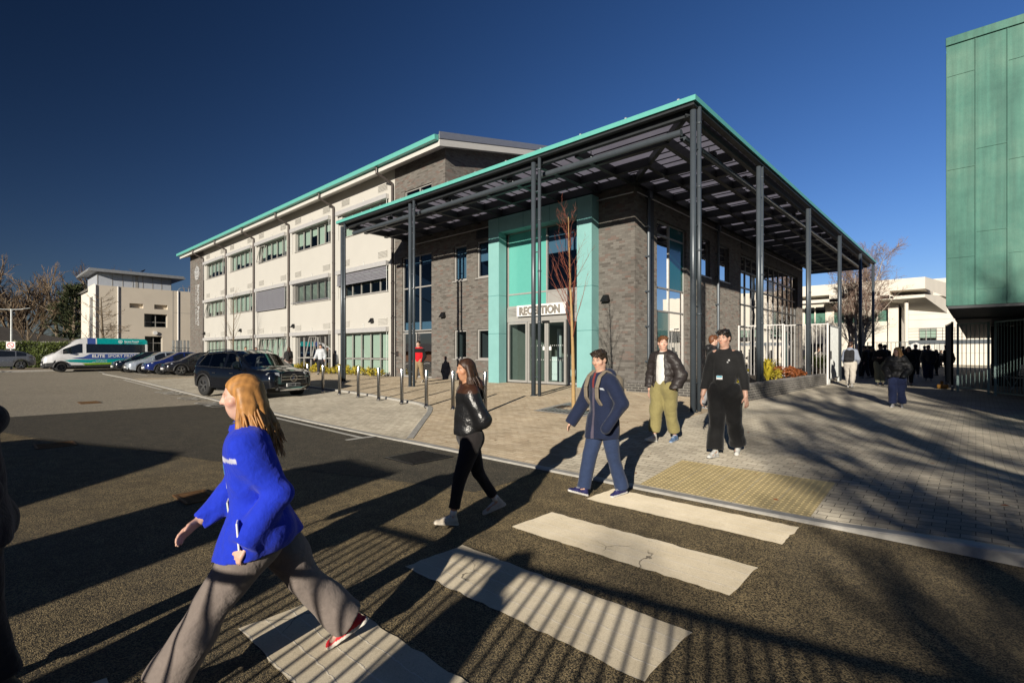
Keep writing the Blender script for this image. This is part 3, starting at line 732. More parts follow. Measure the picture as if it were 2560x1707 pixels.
# east front
w = window(bld, fr, 16.75, 19.24, .02, 6.0, (17.92,), (5.5, 3.59, 2.74), fm='frame', gm='glass_r', dep=.13, rd=2,
           panels=[(17.96, 19.18, 3.63, 5.95, 'teal_dark'), (16.82, 17.88, .1, 2.7, 'teal_dark')])
for a, b, z0, z1 in EH[1:3]: window(bld, fr, a, b, z0, z1, fm='frame_dk', gm='glass_r', rd=1.2)
mul = [25.48 + (36.05 - 25.48) * k / 11 for k in range(1, 11)]
window(bld, fr, 25.48, 36.05, .05, 6.03, mul, (5.25, 4.44, 3.6, 2.5), fm='frame_dk', gm='glass_r', dep=.14, fw=.07, rd=4,
       panels=[(mul[k] + .035, mul[k + 1] - .035, a, b, 'teal_dark') for k, a, b in ((2, .1, 2.46), (5, 2.55, 3.56), (7, .1, 2.46), (4, 4.5, 5.2))])
q = MB(); fbox(q, fr, 25.5, 26.45, 6.27, 6.6, -.02, .03)
for k in range(5): fbox(q, fr, 25.52, 26.43, 6.29 + k * .06, 6.31 + k * .06, -.045, -.021)
q.build('dark_louvre', M['beam'], bld)
for y in (15.95, 22.3):
    q = MB(); q.tube([(WX + .1, y, 6.9), (WX + .1, y, -.1)], .06, 10); q.box(WX + .02, WX + .2, y - .1, y + .1, 6.5, 6.75)
    for z in (.9, 2.1, 3.3, 4.5, 5.5): q.box(WX + .001, WX + .15, y - .1, y - .05, z, z + .05)
    q.build('downpipe', M['steel_dk'], bld)
# narrow dark strip next to the corner pipe
q = MB(); fbox(q, fr, 16.12, 16.5, -.1, 7.0, -.012, .02); q.build('dark_strip', M['beam'], bld)

# main roof: sloping sheet, white soffit and fascia, turquoise gutter, grey verge
RX0, RX1, ey = -57.7, -17.64, 14.4
q = MB(); up = lambda y: 11.03 + (y - ey) * .2175
q.prism([(ey, 10.76), (ey, 11.0), (34, up(34)), (34, up(34) - .3)], lambda u, v, d: (d, u, v), RX0, RX1 - .02); q.build('roof', M['roof_grey'], bld)
q = MB(); q.prism([(ey + .004, 10.47), (ey + .004, 10.757), (34, up(34) - .302), (34, gz(34)), (WY + .3, gz(WY + .3)), (WY, 10.75)], lambda u, v, d: (d, u, v), RX0 + .05, RX1 - .024); q.build('soffit', M['soffit'], bld)
q = MB(); q.prism([(ey - .23, 10.72), (ey - .25, 10.93), (ey - .02, 10.97), (ey - .02, 10.72)], lambda u, v, d: (d, u, v), RX0 - .15, RX1 - .05); q.build('gutter', M['teal_g'], bld)
q = MB(); q.prism([(ey - .02, 10.79), (ey - .02, 11.1), (34, up(34) + .08), (34, up(34) - .22)], lambda u, v, d: (d, u, v), RX1 - .015, RX1 + .03); q.build('verge_trim', M['verge'], bld)
q = MB(); q.prism([(ey + .0, 10.47), (ey + .0, 10.755), (34, up(34) - .25), (34, up(34) - .53)], lambda u, v, d: (d, u, v), RX1 - .015, RX1 + .012); q.build('verge_board', M['soffit'], bld)
q = MB()
for k in range(40): q.box(RX0 + .5 + k, RX0 + .54 + k, ey - .1, ey + .05, 10.98, 11.06)
q.build('snow_guard', M['beam'], bld)

# ------------------------------------------------------------------ entrance canopy
CX1, CY0, CX0, CY1 = -4.75, 11.4, -21.3, 40.2
can = thing('entrance_canopy', 'dark steel canopy with turquoise edge wrapping round the brick corner', 'canopy', (CX1, CY0, 0))
q = MB(); e = .05
q.box(CX0, CX1, CY0, CY0 + e, 7.04, 7.16); q.box(CX1 - e, CX1, CY0 + e, CY1, 7.04, 7.16); q.box(CX0, CX0 + e, CY0 + e, WY - .05, 7.04, 7.16)
q.build('edge_trim', M['teal_g'], can)
q = MB()   # gutter lip and edge beam
for o, h0, h1, w_ in ((.06, 6.97, 7.1, .16), (.3, 6.84, 7.06, .14), (1.35, 6.8, 7.06, .14), (2.45, 6.8, 7.06, .14), (3.45, 6.8, 7.06, .14)):
    q.box(CX0 + .12, CX1 - o - w_, CY0 + o, CY0 + o + w_, h0, h1)
    q.box(CX1 - o - w_, CX1 - o, CY0 + o, CY1 - .12, h0, h1)
q.build('long_beam', M['beam'], can)
q = MB()
xs_ = [-20.9, -19.2, -17.5, -15.86, -14.3, -12.8, -11.3, -9.72, -8.4]
for x in xs_: q.box(x - .07, x + .07, CY0 + .46, WY - .02, 6.802, 7.05)
ys_ = [15.1, 16.3, 17.8, 19.3, 20.8, 22.4, 23.9, 25.4, 27, 28.5, 30, 31.5, 33, 34.5, 36, 37.5, 39, 40]
for y in ys_: q.box(WX + .02, CX1 - .46, y - .07, y + .07, 6.802, 7.05)
q.bar((CX1 - .3, CY0 + .3, 6.95), (WX + .05, WY - .05, 6.95), .13, .18)
q.build('cross_beam', M['beam'], can)
q = MB()
q.quad((CX0 + .1, CY0 + .1, 7.08), (CX1 - .1, CY0 + .1, 7.08), (CX1 - .1, WY, 7.08), (CX0 + .1, WY, 7.08)); q.quad((WX, WY, 7.08), (CX1 - .1, WY, 7.08), (CX1 - .1, CY1 - .1, 7.08), (WX, CY1 - .1, 7.08))
dk = q.build('roof_deck', M['deck'], can, fix=False)
q = MB(); y = WY
x = CX0 + .4
while x < WX:
    q.box(x - .012, x + .012, CY0 + .2, WY - .05, 7.05, 7.078); x += .42
y = CY0 + .4
while y < CY1 - .2:
    q.box(WX + .05, CX1 - .2, y - .012, y + .012, 7.05, 7.078); y += .42
q.build('deck_rib', M['beam'], dk)
q = MB(); q.tube([(-20.8, 12.0, 6.64), (-5.35, 12.0, 6.64)], .085, 14); q.tube([(-5.45, 12.3, 6.64), (-5.45, 38.8, 6.64)], .085, 14); q.tube([(-5.3, 38.9, 6.64), (-8.3, 38.9, 6.64)], .085, 14)
for x in range(-20, -5, 3): q.tube([(x, 12.0, 6.7), (x, 12.0, 6.9)], .012, 6)
for y in range(14, 39, 3): q.tube([(-5.45, y, 6.7), (-5.45, y, 6.9)], .012, 6)
q.build('service_tube', M['steel_dk'], can, smooth=False)
for x in (-20.4, -17.9, -14.2, -11.1): 
    q = MB(); q.box(x - .09, x + .09, 11.93, 12.07, 6.73, 6.86); q.build('light_fitting', M['black_m'], can)
for y in (14.3, 17.0, 18.6, 22.9, 27.5, 31.0, 35.0):
    q = MB(); q.box(-5.52, -5.38, y - .1, y + .1, 6.73, 6.86); q.build('light_fitting', M['black_m'], can)
q = MB(); q.tube([(CX0 + 1, WY - .1, 6.2 + .35), (WX, WY - .1, 6.2 + .35)], .02, 6); q.tube([(WX + .1, WY, 6.55), (WX + .1, 37, 6.55)], .02, 6); q.build('cable_tray', M['metal_w'], can)
COLS = [(-20.97, 11.52), (-15.86, 11.52), (-9.72, 11.52), (-4.87, 11.56), (-4.87, 16.4), (-4.87, 22.5), (-4.87, 28.7), (-4.87, 34.7), (-4.87, 39.6)]
for i, (x, y) in enumerate(COLS):
    zb = pave_z(x, y) - .05
    q = MB(); q.cyl(x, y, zb, 6.88, .0695, 20); q.cyl(x, y, zb, zb + .06, .11, 20); c = q.build('column', M['steel_dk'], can, smooth=False)
    for p in c.data.polygons: p.use_smooth = abs(p.normal.z) < .5
    dx, dy = (.23, -.0) if y < 11.55 else (.0, .31)
    if i == 3: dx, dy = .06, .2
    px_, py_ = x + dx, y + dy
    q = MB(); q.cyl(px_, py_, zb, 7.0, .05, 16)
    for z in (2.1, 3.6, 5.1, 6.6): q.cyl(px_, py_, z, z + .05, .058, 16)
    for z in (.5, 2.3, 4.2, 6.0): q.bar((x, y, z), (px_, py_, z), .03, .03)
    d_ = q.build('rain_pipe', M['steel_dk'], c)
    for p in d_.data.polygons: p.use_smooth = abs(p.normal.z) < .5
q = MB()
for k in range(12): q.box(-20.6 + k * 1.4, -20.55 + k * 1.4, CY0 + .02, CY0 + .12, 7.16, 7.2)
q.box(-5.2, -4.85, CY0 + .1, CY0 + .5, 7.16, 7.21); q.build('roof_clip', M['galv'], can)
# ------------------------------------------------------------------ planter, fences, gates
t = thing('brick_planter', 'long low dark brick planter with soldier course top beneath the canopy', 'planter', (-4.63, 14.6, -.1))
pz = lambda y: .34
q = MB()
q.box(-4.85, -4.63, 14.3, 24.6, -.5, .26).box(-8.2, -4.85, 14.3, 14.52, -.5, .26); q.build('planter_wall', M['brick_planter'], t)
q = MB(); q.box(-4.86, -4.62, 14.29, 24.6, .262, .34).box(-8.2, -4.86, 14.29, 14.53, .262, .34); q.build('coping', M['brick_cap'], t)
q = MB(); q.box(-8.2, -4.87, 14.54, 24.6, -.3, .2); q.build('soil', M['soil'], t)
t = thing('brick_planter', 'far low brick planter beyond the open left gate', 'planter', (-5.3, 30, -.1))
q = MB(); q.box(-5.6, -5.4, 28.5, 40, -.4, .42); q.build('planter_wall', M['brick'], t)
q = MB(); q.box(-8, -5.61, 28.5, 40, -.3, .3); q.build('soil', M['soil'], t)

def bar_fence(name, label, cat, p0, p1, z0, z1, sp=.137, rr=.011, m='bars', posts=True, group=None, par=None, flat=False):
    a = Vector((*p0, 0)); b = Vector((*p1, 0)); L = (b - a).length; d = (b - a) / L
    t = thing(name, label, cat, (p0[0], p0[1], z0), 0, group)
    q = MB(); n = max(2, int(L / sp))
    for k in range(1, n): p = a + d * (L * k / n); q.tube([(p.x, p.y, z0 + .08), (p.x, p.y, z1 - .03)], rr, 6)
    q.build('bar', M[m], t)
    for zr in (z1 - .02, z0 + .1):
        q = MB(); q.bar((a.x, a.y, zr), (b.x, b.y, zr), .05, .045); q.build('rail', M[m], t)
    if posts:
        for p in (a, b):
            q = MB(); q.box(p.x - .035, p.x + .035, p.y - .035, p.y + .035, z0 - .15, z1 + .02); q.build('post', M[m], t)
    return t
bar_fence('bar_fence', 'white bar fence panel touching the dark brick wall', 'fence', (-8.3, 25.0), (-6.35, 24.85), 0, 2.5)
bar_fence('bar_fence', 'white bar fence panel between the canopy posts and the brick planter', 'fence', (-6.3, 24.85), (-4.6, 24.7), 0, 2.46)
def gate(name, label, p0, p1, z0, z1, m, lock=True, sheet_=None):
    t = bar_fence(name, label, 'gate', p0, p1, z0, z1, .11, .013, m)
    a = Vector((*p0, 0)); b = Vector((*p1, 0)); d = (b - a).normalized()
    for p in (a, b):
        q = MB(); q.bar((p.x, p.y, z0 + .1), (p.x, p.y, z1), .07, .07, up=(1, 0, 0)); q.build('stile', M[m], t)
    q = MB(); p = a + d * .12; q.box(p.x - .03, p.x + .06, p.y - .09, p.y + .09, z0 + .95, z0 + 1.3); q.build('lock_box', M['black_m'], t)
    q = MB(); q.tube([(a.x, a.y, z0 + .55), (a.x, a.y, z0 - .08)], .014, 8); q.box(a.x - .03, a.x + .03, a.y - .03, a.y + .03, z0 + .3, z0 + .36); q.build('drop_bolt', M['bars'], t)
    return t
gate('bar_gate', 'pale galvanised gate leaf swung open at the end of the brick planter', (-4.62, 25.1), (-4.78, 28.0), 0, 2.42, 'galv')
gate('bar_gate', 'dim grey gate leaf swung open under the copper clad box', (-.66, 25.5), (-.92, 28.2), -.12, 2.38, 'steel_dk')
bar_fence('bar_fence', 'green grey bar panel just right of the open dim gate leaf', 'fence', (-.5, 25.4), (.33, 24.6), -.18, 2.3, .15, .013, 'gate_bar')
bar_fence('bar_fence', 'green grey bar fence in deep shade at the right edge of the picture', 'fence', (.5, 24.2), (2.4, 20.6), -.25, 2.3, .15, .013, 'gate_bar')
t = thing('barrier_foot', 'yellow plastic foot block beneath the dim open gate leaf', 'barrier foot', (-.95, 26.6, -.15))
q = MB(); q.box(-1.15, -.8, 26.35, 26.65, -.2, -.04); q.box(-1.05, -.95, 26.45, 26.55, -.04, .1); q.build('foot_block', M['yellow'], t, bevel=.03)

# plants in the planter
def spiky(name, label, loc, n, h, spread, m, seed, w=.03):
    r = random.Random(seed); t = thing(name, label, 'plant', loc); q = MB()
    for i in range(n):
        a = r.uniform(0, 6.28); L = h * r.uniform(.6, 1.15); s = spread * r.uniform(.3, 1); pts = []
        for k in range(6):
            u = k / 5; rr = s * u ** 1.5; z = L * (math.sin(u * 1.9) / .95 if s > .25 * spread else u)
            pts.append((rr * math.cos(a), rr * math.sin(a), z, w * (1 - u) ** .6 + .002))
        nx, ny = -math.sin(a), math.cos(a); vs = []
        for x, y, z, ww in pts: vs += [(x - nx * ww, y - ny * ww, z), (x + nx * ww, y + ny * ww, z)]
        q.add(vs, [(2 * k, 2 * k + 1, 2 * k + 3, 2 * k + 2) for k in range(5)])
    q.build('leaf_fan', M[m], t, local=True, fix=False); return t
def bush(name, label, loc, rx, ry, h, n, m, seed, ls=.05, group=None, stem=True, cat='plant'):
    r = random.Random(seed); t = thing(name, label, cat, loc, 0, group); q = MB()
    lumps = [(r.uniform(-.6, .6) * rx, r.uniform(-.6, .6) * ry, r.uniform(.35, .8) * h, r.uniform(.3, .55)) for _ in range(9)]
    for i in range(n):
        cx, cy, cz, cr = r.choice(lumps); d = Vector((r.gauss(0, 1), r.gauss(0, 1), r.gauss(0, 1))).normalized() * r.uniform(.5, 1.1)
        p = Vector((cx + d.x * cr * rx, cy + d.y * cr * ry, max(.02, cz + d.z * cr * h * .7)))
        a = Vector((r.gauss(0, 1), r.gauss(0, 1), r.gauss(0, .6))).normalized(); b = a.cross(d).normalized() if a.cross(d).length > .1 else Vector((0, 0, 1)); s = ls * r.uniform(.6, 1.4)
        q.add([p - a * s, p + b * s * .45, p + a * s, p - b * s * .45], [(0, 1, 2, 3)])
    q.build('foliage', M[m], t, local=True, fix=False)
    if stem:
        q = MB()
        for k in range(5):
            a = k * 1.3; q.tube([(0, 0, -.05), (.5 * rx * math.cos(a), .5 * ry * math.sin(a), h * .6)], [.012, .005], 5)
        q.build('stem', M['twig'], t, local=True)
    return t
spiky('flax_plant', 'large yellow green strappy plant in the brick planter', (-5.15, 18.3, .2), 70, .7, .75, 'leaf_y', 4, .028)
bush('golden_shrub', 'low golden leaved shrub at the near end of the brick planter', (-5.35, 15.5, .2), .5, .6, .6, 700, 'leaf_y', 5, .045)
bush('russet_shrub', 'russet red shrub spilling over the middle of the planter', (-5.2, 20.4, .2), .5, 1.0, .55, 800, 'leaf_r', 6, .05)
bush('russet_shrub', 'smaller rust brown shrub further along the planter beside white bars', (-5.2, 22.4, .2), .45, .8, .45, 600, 'leaf_r', 8, .05)
bush('golden_shrub', 'mixed yellow shrub between strappy plant and red shrub', (-5.25, 19.4, .2), .4, .6, .5, 500, 'leaf_y', 9, .05)
bush('dark_shrub', 'dark green leafy shrub just behind the pale open gate', (-5.9, 29.5, .3), .6, .9, .9, 700, 'leaf', 10, .06)
# low shrubs along the rendered front
pr = None
for i in range(22):
    x = -38.5 + i * .76 + rnd.uniform(-.1, .1); z = pave_z(x, 14.6)
    if pr is None:
        pr = bush('bed_shrub', 'low yellow green shrub in the bed beneath the rendered wall', (x, 14.55, z), .42, .35, .5, 260, 'leaf_y', 21, .06, 'low shrubs along the rendered wall')
    else: dup(pr, (x, 14.55 + rnd.uniform(-.12, .1), z), rnd.uniform(0, 6), scale=rnd.uniform(.75, 1.2))

# bollards
bt = None
BOLL = [(-19.381, 9.178), (-17.872, 9.05), (-16.564, 9.003), (-15.134, 8.9), (-13.761, 8.8), (-12.385, 8.7), (-11.098, 8.6), (-10.037, 8.641), (-8.876, 8.679)]
BN = ['bollard behind the bonnet of the black car, farthest along the row', 'second bollard from the black car in the row', 'bollard in front of the thin end post of the canopy', 'fourth bollard from the black car, before the rendered wall', 'fifth bollard from the black car, left of the red jacket', 'bollard just left of the paired canopy post by the red jacket', 'bollard just right of the paired canopy post by the red jacket', 'bollard partly hidden behind the girl in the black jacket', 'bollard nearest the turquoise portal at the end of the row']
for (x, y), lb in zip(BOLL, BN):
    z = pave_z(x, y)
    if bt is None:
        bt = thing('steel_bollard', 'brushed steel ' + lb, 'bollard', (x, y, z), 0, 'steel bollards along the lay-by')
        q = MB(); q.tube([(0, 0, -.1), (0, 0, .985), (0, 0, 1.0)], [.052, .052, .046], 20); o = q.build('post', M['steel'], bt, local=True)
        for p in o.data.polygons: p.use_smooth = abs(p.normal.z) < .5
        q = MB(); q.cyl(0, 0, -.02, .012, .075, 20); q.build('base_plate', M['steel'], bt, local=True)
    else: dup(bt, (x, y, z), rnd.uniform(0, 3), 'brushed steel ' + lb)

# ------------------------------------------------------------------ copper clad box on the right
GX, GY = -.6, 18.6
t = thing('copper_clad_building', 'green verdigris copper clad building raised over a dark undercroft', 'building', (GX, GY, 0))
GB = 24.
q = MB(); q.box(GX, 26, GY, GB, 2.52, 9.75); q.build('upper_storey', M['copper'], t)
q = MB(); q.box(GX - .02, 26, GY - .05, GB, 9.755, 9.98); q.build('parapet_cap', M['copper'], t, bevel=.01)
q = MB()
sx = [GX + .005, .0, .62, 1.24, 1.86, 2.5, 3.1]
for i, x in enumerate(sx): q.box(x - .012, x + .012, GY - .028, GY - .001, 2.53, 9.74)
for i, (a, b) in enumerate(zip(sx, sx[1:])):
    for k, z in enumerate((8.9, 6.3, 3.85) if i % 2 == 0 else (9.9, 6.75, 4.5, 2.95)):
        if z < 9.7: q.box(a + .012, b - .012, GY - .016, GY - .001, z - .009, z + .009)
for k in range(8): q.box(GX - .028, GX - .001, GY + .4 + k * .62, GY + .424 + k * .62, 2.53, 9.74)
q.build('standing_seam', M['copper'], t)
q = MB(); q.box(GX + .02, 26, GY + .02, GB, 2.44, 2.518); q.build('soffit', M['beam'], t)
q = MB()
for x, y in ((2.6, 20), (2.6, 23)): q.cyl(x, y, -.4, 2.44, .16, 14)
q.build('column', M['steel_dk'], t)
q = MB(); q.box(3.2, 3.4, 19.2, 31, -.4, 2.39); q.box(.5, 3.2, 31, 31.2, -.4, 2.39); q.build('undercroft_wall', mat('dark_maroon_wall', (.035, .022, .024), .8, var=.3), t)
q = MB(); q.box(3.0, 3.19, 20, 23.5, .4, 2.0); q.build('red_wall_panel', mat('dull_red_panel', (.18, .05, .05), .7), t)
t = thing('covered_walkway', 'low dark flat covered walkway running on behind the copper clad box', 'walkway', (0, GB, 0))
q = MB(); q.box(GX + .05, 20, GB + .02, 55, 2.4, 2.75); q.build('roof', M['beam'], t)
for x, y in ((2.2, 36), (2.2, 44), (1.2, 52)):
    q = MB(); q.cyl(x, y, -.4, 2.4, .12, 12); q.build('post', M['steel_dk'], t)
t = thing('shade_wall', 'added unseen brick wall beyond the right edge, casting shade towards the gates', 'wall', (1.5, 15, -.3))  # unseen wall added to shade the ground by the gates and fence
q = MB(); q.box(1.5, 9, 14.7, 15.3, -.6, 3.0); q.build('wall_body', M['brick'], t)
q = MB(); q.box(1.45, 9.05, 14.65, 15.35, 3.0, 3.08); q.build('coping', M['kerb'], t)
# garden chairs in the dark undercroft
ch = None
for i, (x, y, rz, lb) in enumerate(((.75, 27.5, .4, 'folding slatted chair in the undercroft, nearest the gate'), (1.25, 26.3, -.5, 'folding slatted chair in the undercroft, in the middle of three'), (1.6, 25.6, 1.1, 'folding slatted chair in the undercroft, at the right edge'))):
    if ch is None:
        ch = thing('slatted_chair', lb, 'chair', (x, y, -.15), rz, 'slatted chairs under the copper building')
        q = MB()
        for k in range(5): q.box(-.22, .22, -.2 + k * .085, -.13 + k * .085, .44, .46)
        q.build('seat', M['galv'], ch, local=True); q = MB()
        for k in range(5): q.box(-.22, .22, .24 + k * .012, .26 + k * .012, .52 + k * .085, .58 + k * .085)
        q.build('backrest', M['galv'], ch, local=True)
        for sx_ in (-.2, .2):
            for a, b in (((sx_, -.22, 0), (sx_, .2, .45)), ((sx_, .3, 0), (sx_, .29, .96)), ):
                q = MB(); q.tube([a, b], .014, 8); q.build('leg', M['galv'], ch, local=True)
    else: dup(ch, (x, y, -.15), rz, lb)

# ------------------------------------------------------------------ pale concrete building beyond the gates
Y2 = 58.
t = thing('concrete_college_hall', 'white concrete two storey hall with a deep cantilevered roof', 'building', (-8, Y2, 0))
hl = [(-15.5 + k * 2.55, -15.5 + k * 2.55 + 2.05, 4.05, 5.95) for k in range(4)]
q = MB(); holed(q, lambda u, z, d: (u, Y2 + d, z), -26, -5.2, -.4, 6.1, hl + [(-12.6, -11.2, 0, 2.2)], .25); q.quad((-5.2, Y2, -.4), (-5.2, 66, -.4), (-5.2, 66, 6.1), (-5.2, Y2, 6.1)); q.build('concrete_wall', M['render_w'], t, fix=False)
q = MB()
q.box(-26, -3.2, Y2 - 2.2, Y2 + 9, 6.75, 7.75)      # roof slab
q.box(-26, -5.4, Y2 - 2.3, Y2 - 1.9, 6.05, 6.35)
for x in (-24, -19, -14, -9.9, -6.0): q.box(x - .35, x + .35, Y2 - 2.3, Y2 + 1, 6.0, 6.75)
q.add([(-5.6, Y2 - 2.3, 5.95), (-3.2, Y2 - 2.3, 6.0), (-3.2, Y2 - 2.3, 6.25), (-5.6, Y2 - 2.3, 6.25), (-5.6, Y2 + 4, 5.5), (-2.0, Y2 + 5, 5.0), (-2.0, Y2 + 5, 6.6), (-5.6, Y2 + 4, 6.7)], [(0, 1, 2, 3), (0, 4, 5, 1), (1, 5, 6, 2), (2, 6, 7, 3), (4, 7, 6, 5), (0, 3, 7, 4)])
q.add([(-3.2, Y2 - 2.2, 6.75), (-3.2, Y2 - 2.2, 7.75), (-1.6, Y2 + 6, 7.75), (-1.6, Y2 + 6, 6.3)], [(0, 1, 2, 3)])
q.box(-5.95, -5.2, Y2 - .3, Y2 + 2.4, -.4, 6.05)
q.build('roof_slab', M['render_w'], t)
for h in hl:
    w = window(t, lambda u, z, d: (u, Y2 + d, z), *h, mull=((h[0] + h[1]) / 2,), fm='render_w', rd=2, fw=.12, blind=[(h[0], h[1], 4.1, 5.2)])
    w.children[1].data.materials[0] = mat('green_tinted_blind', (.2, .33, .25), .7)
window(t, lambda u, z, d: (u, Y2 + d, z), -12.6, -11.2, 0, 2.2, (-11.9,), fm='metal_w', rd=2)
q = MB(); q.cyl(-4.55, Y2 - 1.2, -.3, 6.0, .15, 16); q.build('column', M['render_w'], t)
t = thing('teaching_block', 'white clad teaching block with ribbon windows far behind the hall', 'building', (2, 76, 0))
tb = lambda u, z, d: (u, 76 + d, z)
hw = [(-4.9, -3.3, 2.6, 4.1), (-.4, 4.0, 3.1, 4.6), (-1.6, -.3, 6.1, 7.6), (5.5, 9.5, 3.1, 4.6)]
q = MB(); holed(q, tb, -8, 20, -.4, 9.8, hw, .2); q.quad((-8, 76, -.4), (-8, 88, -.4), (-8, 88, 9.8), (-8, 76, 9.8)); q.quad((-8, 76, 9.8), (20, 76, 9.8), (20, 88, 9.8), (-8, 88, 9.8)); q.build('clad_wall', M['render_w'], t, fix=False)
for h in hw: window(t, tb, *h, mull=(h[0] + (h[1] - h[0]) * .4,), fm='frame', rd=2, blind=[(h[0], h[1], h[2] + .4, h[3])])
q = MB()
for z in (1.2, 2.3, 3.9, 5.1, 5.75, 8.2): fbox(q, tb, -7.99, 20, z, z + .04, -.02, .02)
q.build('cladding_joint', M['frame'], t)
t = thing('walkway_bridge', 'dark steel walkway deck with railings in front of the white block', 'walkway', (-2, 66, 2))
q = MB(); q.box(-5.2, 6, 65, 66.6, 2.1, 2.5); q.build('deck', M['steel_dk'], t)
q = MB()
for x in [-5.1 + k * .9 for k in range(8)]: q.tube([(x, 65.05, 2.5), (x, 65.05, 3.7)], .025, 6)
for z in (2.8, 3.1, 3.4, 3.7): q.tube([(-5.1, 65.05, z), (1.2, 65.05, z)], .018, 6)
q.build('railing', M['frame_dk'], t)
q = MB()
for x in (-2.1, 1.5): q.cyl(x, 65.8, -.3, 2.1, .14, 12)
q.build('support_post', M['metal_w'], t)
q = MB()
for k in range(10): q.box(-2.9, -1.6, 63.2 + k * .2, 63.4 + k * .2, .1 + k * .2, .15 + k * .2)
q.build('stair_tread', M['steel_dk'], t)
bar_fence('bar_fence', 'far grey bar fence with thin uprights in front of the white hall', 'fence', (-6.5, 50), (-1.5, 52), -.1, 2.1, .3, .02, 'steel_dk')
t = thing('gazebo_tent', 'small white pitched gazebo tent behind the crowd', 'tent', (-4.3, 62, 0))
q = MB(); q.add([(-5.4, 61, 1.6), (-3.1, 61, 1.6), (-3.1, 63.4, 1.6), (-5.4, 63.4, 1.6), (-4.25, 62.2, 2.25)], [(0, 1, 4), (1, 2, 4), (2, 3, 4), (3, 0, 4)]); q.build('canopy', M['white_p'], t, fix=False)
for x in (-5.35, -3.15):
    for y in (61.05, 63.35):
        q = MB(); q.cyl(x, y, -.2, 1.6, .03, 8); q.build('leg', M['metal_w'], t)

# ------------------------------------------------------------------ buff block, bungalow and far left things
BX = -64.3
t = thing('buff_college_block', 'buff rendered flat roofed block with clerestory box on top', 'building', (BX, 8.8, 0)); be = lambda u, z, d: (BX - d, u, z); bs = lambda u, z, d: (u, 8.8 + d, z)
hb = [(11.6, 12.77, 5.9, 6.37), (13.73, 14.93, 5.9, 6.38), (12.85, 14.9, 3.95, 5.37), (12.9, 14.45, .1, 3.0)]
q = MB(); holed(q, be, 8.8, 40, -.3, 8.0, hb, .35); q.build('rendered_wall', M['render_b'], t, fix=False)
q = MB(); holed(q, bs, -68.2, BX, -.3, 8.1, [(-67.4, -65.3, 2.2, 6.9)], .2); q.box(-76, -68.2, 9.2, 40, -.3, 7.9); q.build('south_wall', M['render_w'], t, fix=False)  # paler material than the east wall; sunlit brightness put into the colour
q = MB(); q.quad((-76, 8.8, 8.0), (BX, 8.8, 8.0), (BX, 40, 8.0), (-76, 40, 8.0)); q.build('flat_roof', M['roof_grey'], t)
for h in hb[:2]:
    q = MB(); q.quad(be(h[0], h[2], .35), be(h[1], h[2], .35), be(h[1], h[3], .35), be(h[0], h[3], .35)); q.build('recess_back', M['render_b'], t, fix=False)
window(t, bs, -67.4, -65.3, 2.2, 6.9, (-66.4,), (3.4, 4.5, 5.7), fm='metal_w', rd=2)
window(t, be, *hb[2], mull=(13.9,), trans=(4.5,), dep=.33, fm='frame', rd=2)
window(t, be, *hb[3], mull=(13.7,), trans=(2.3,), dep=.33, fm='frame', rd=2)
q = MB(); q.box(-70, BX - .1, 9.0, 15.3, 8.0, 9.25); q.build('clerestory', mat('pale_blue_panels', (.5, .53, .58), .35, .1, var=.06), t)
q = MB()
for y in (9.03, 10.2, 11.05, 11.9, 12.75, 13.6, 14.4, 15.25): q.box(BX - .11, BX - .08, y - .03, y + .03, 8.02, 9.24)
q.box(BX - .11, BX - .07, 12.1, 12.35, 8.02, 9.24); q.build('panel_joint', M['frame'], t)
q = MB(); q.box(-71, BX + .75, 8.2, 16.4, 9.26, 9.42); q.box(-70.8, BX + .7, 8.3, 16.3, 9.42, 9.56); q.build('roof', M['roof_grey'], t)
q = MB(); q.tube([(BX + .06, 10.65, 8), (BX + .06, 10.65, 0)], .045, 8); q.tube([(BX + .06, 8.86, 8), (BX + .06, 8.86, 0)], .05, 8); q.tube([(BX + .04, 15.9, 8), (BX + .04, 15.9, 0)], .05, 8); q.build('downpipe', M['white_p'], t)
q = MB(); q.box(BX - .005, BX + .012, 15.4, 15.44, 0, 8); q.box(BX - .005, BX + .012, 15.44, 22, 5.6, 5.63); q.build('movement_joint', M['frame'], t)
q = MB(); q.tube([(BX - .3, 15.9, 8.0), (BX - .3, 16.2, 8.4), (BX - .3, 30, 8.4)], .03, 6)
for y in (17, 19, 21): q.tube([(BX - .3, y, 8), (BX - .3, y, 8.4)], .025, 6)
q.build('roof_rail', M['galv'], t)
q = MB(); q.tube([(BX + .02, 13.8, 3.35), (BX + .16, 13.8, 3.35)], .2, 12); q.build('bulkhead_light', M['white_p'], t)
t = thing('crow', 'black crow perched on the flat clerestory roof', 'bird', (BX + .5, 12.6, 9.56))
q = MB(); q.tube([(0, -.22, .1), (0, -.12, .13), (0, .0, .17), (0, .1, .22), (0, .16, .3), (0, .2, .33), (0, .27, .31)], [.01, .045, .07, .065, .045, .035, .004], 10); q.tube([(.02, 0, 0), (.02, 0, .12)], .008, 5); q.tube([(-.02, 0, 0), (-.02, 0, .12)], .008, 5); q.build('body', M['black_m'], t, local=True, smooth=True)

t = thing('palisade_fence', 'tall galvanised palisade fence between buff block and brick pier', 'fence', (-61, 17, 0))
q = MB()
for k in range(26): 
    y = 14.2 + k * .32; q.box(-59.03, -58.97, y - .1, y + .1, -.1, 2.5 if k < 9 else 2.1)
q.build('pale', M['galv'], t); q = MB(); q.box(-59.1, -59.03, 14, 22.4, .5, .56); q.box(-59.1, -59.03, 14, 22.4, 1.7, 1.76); q.build('rail', M['galv'], t)

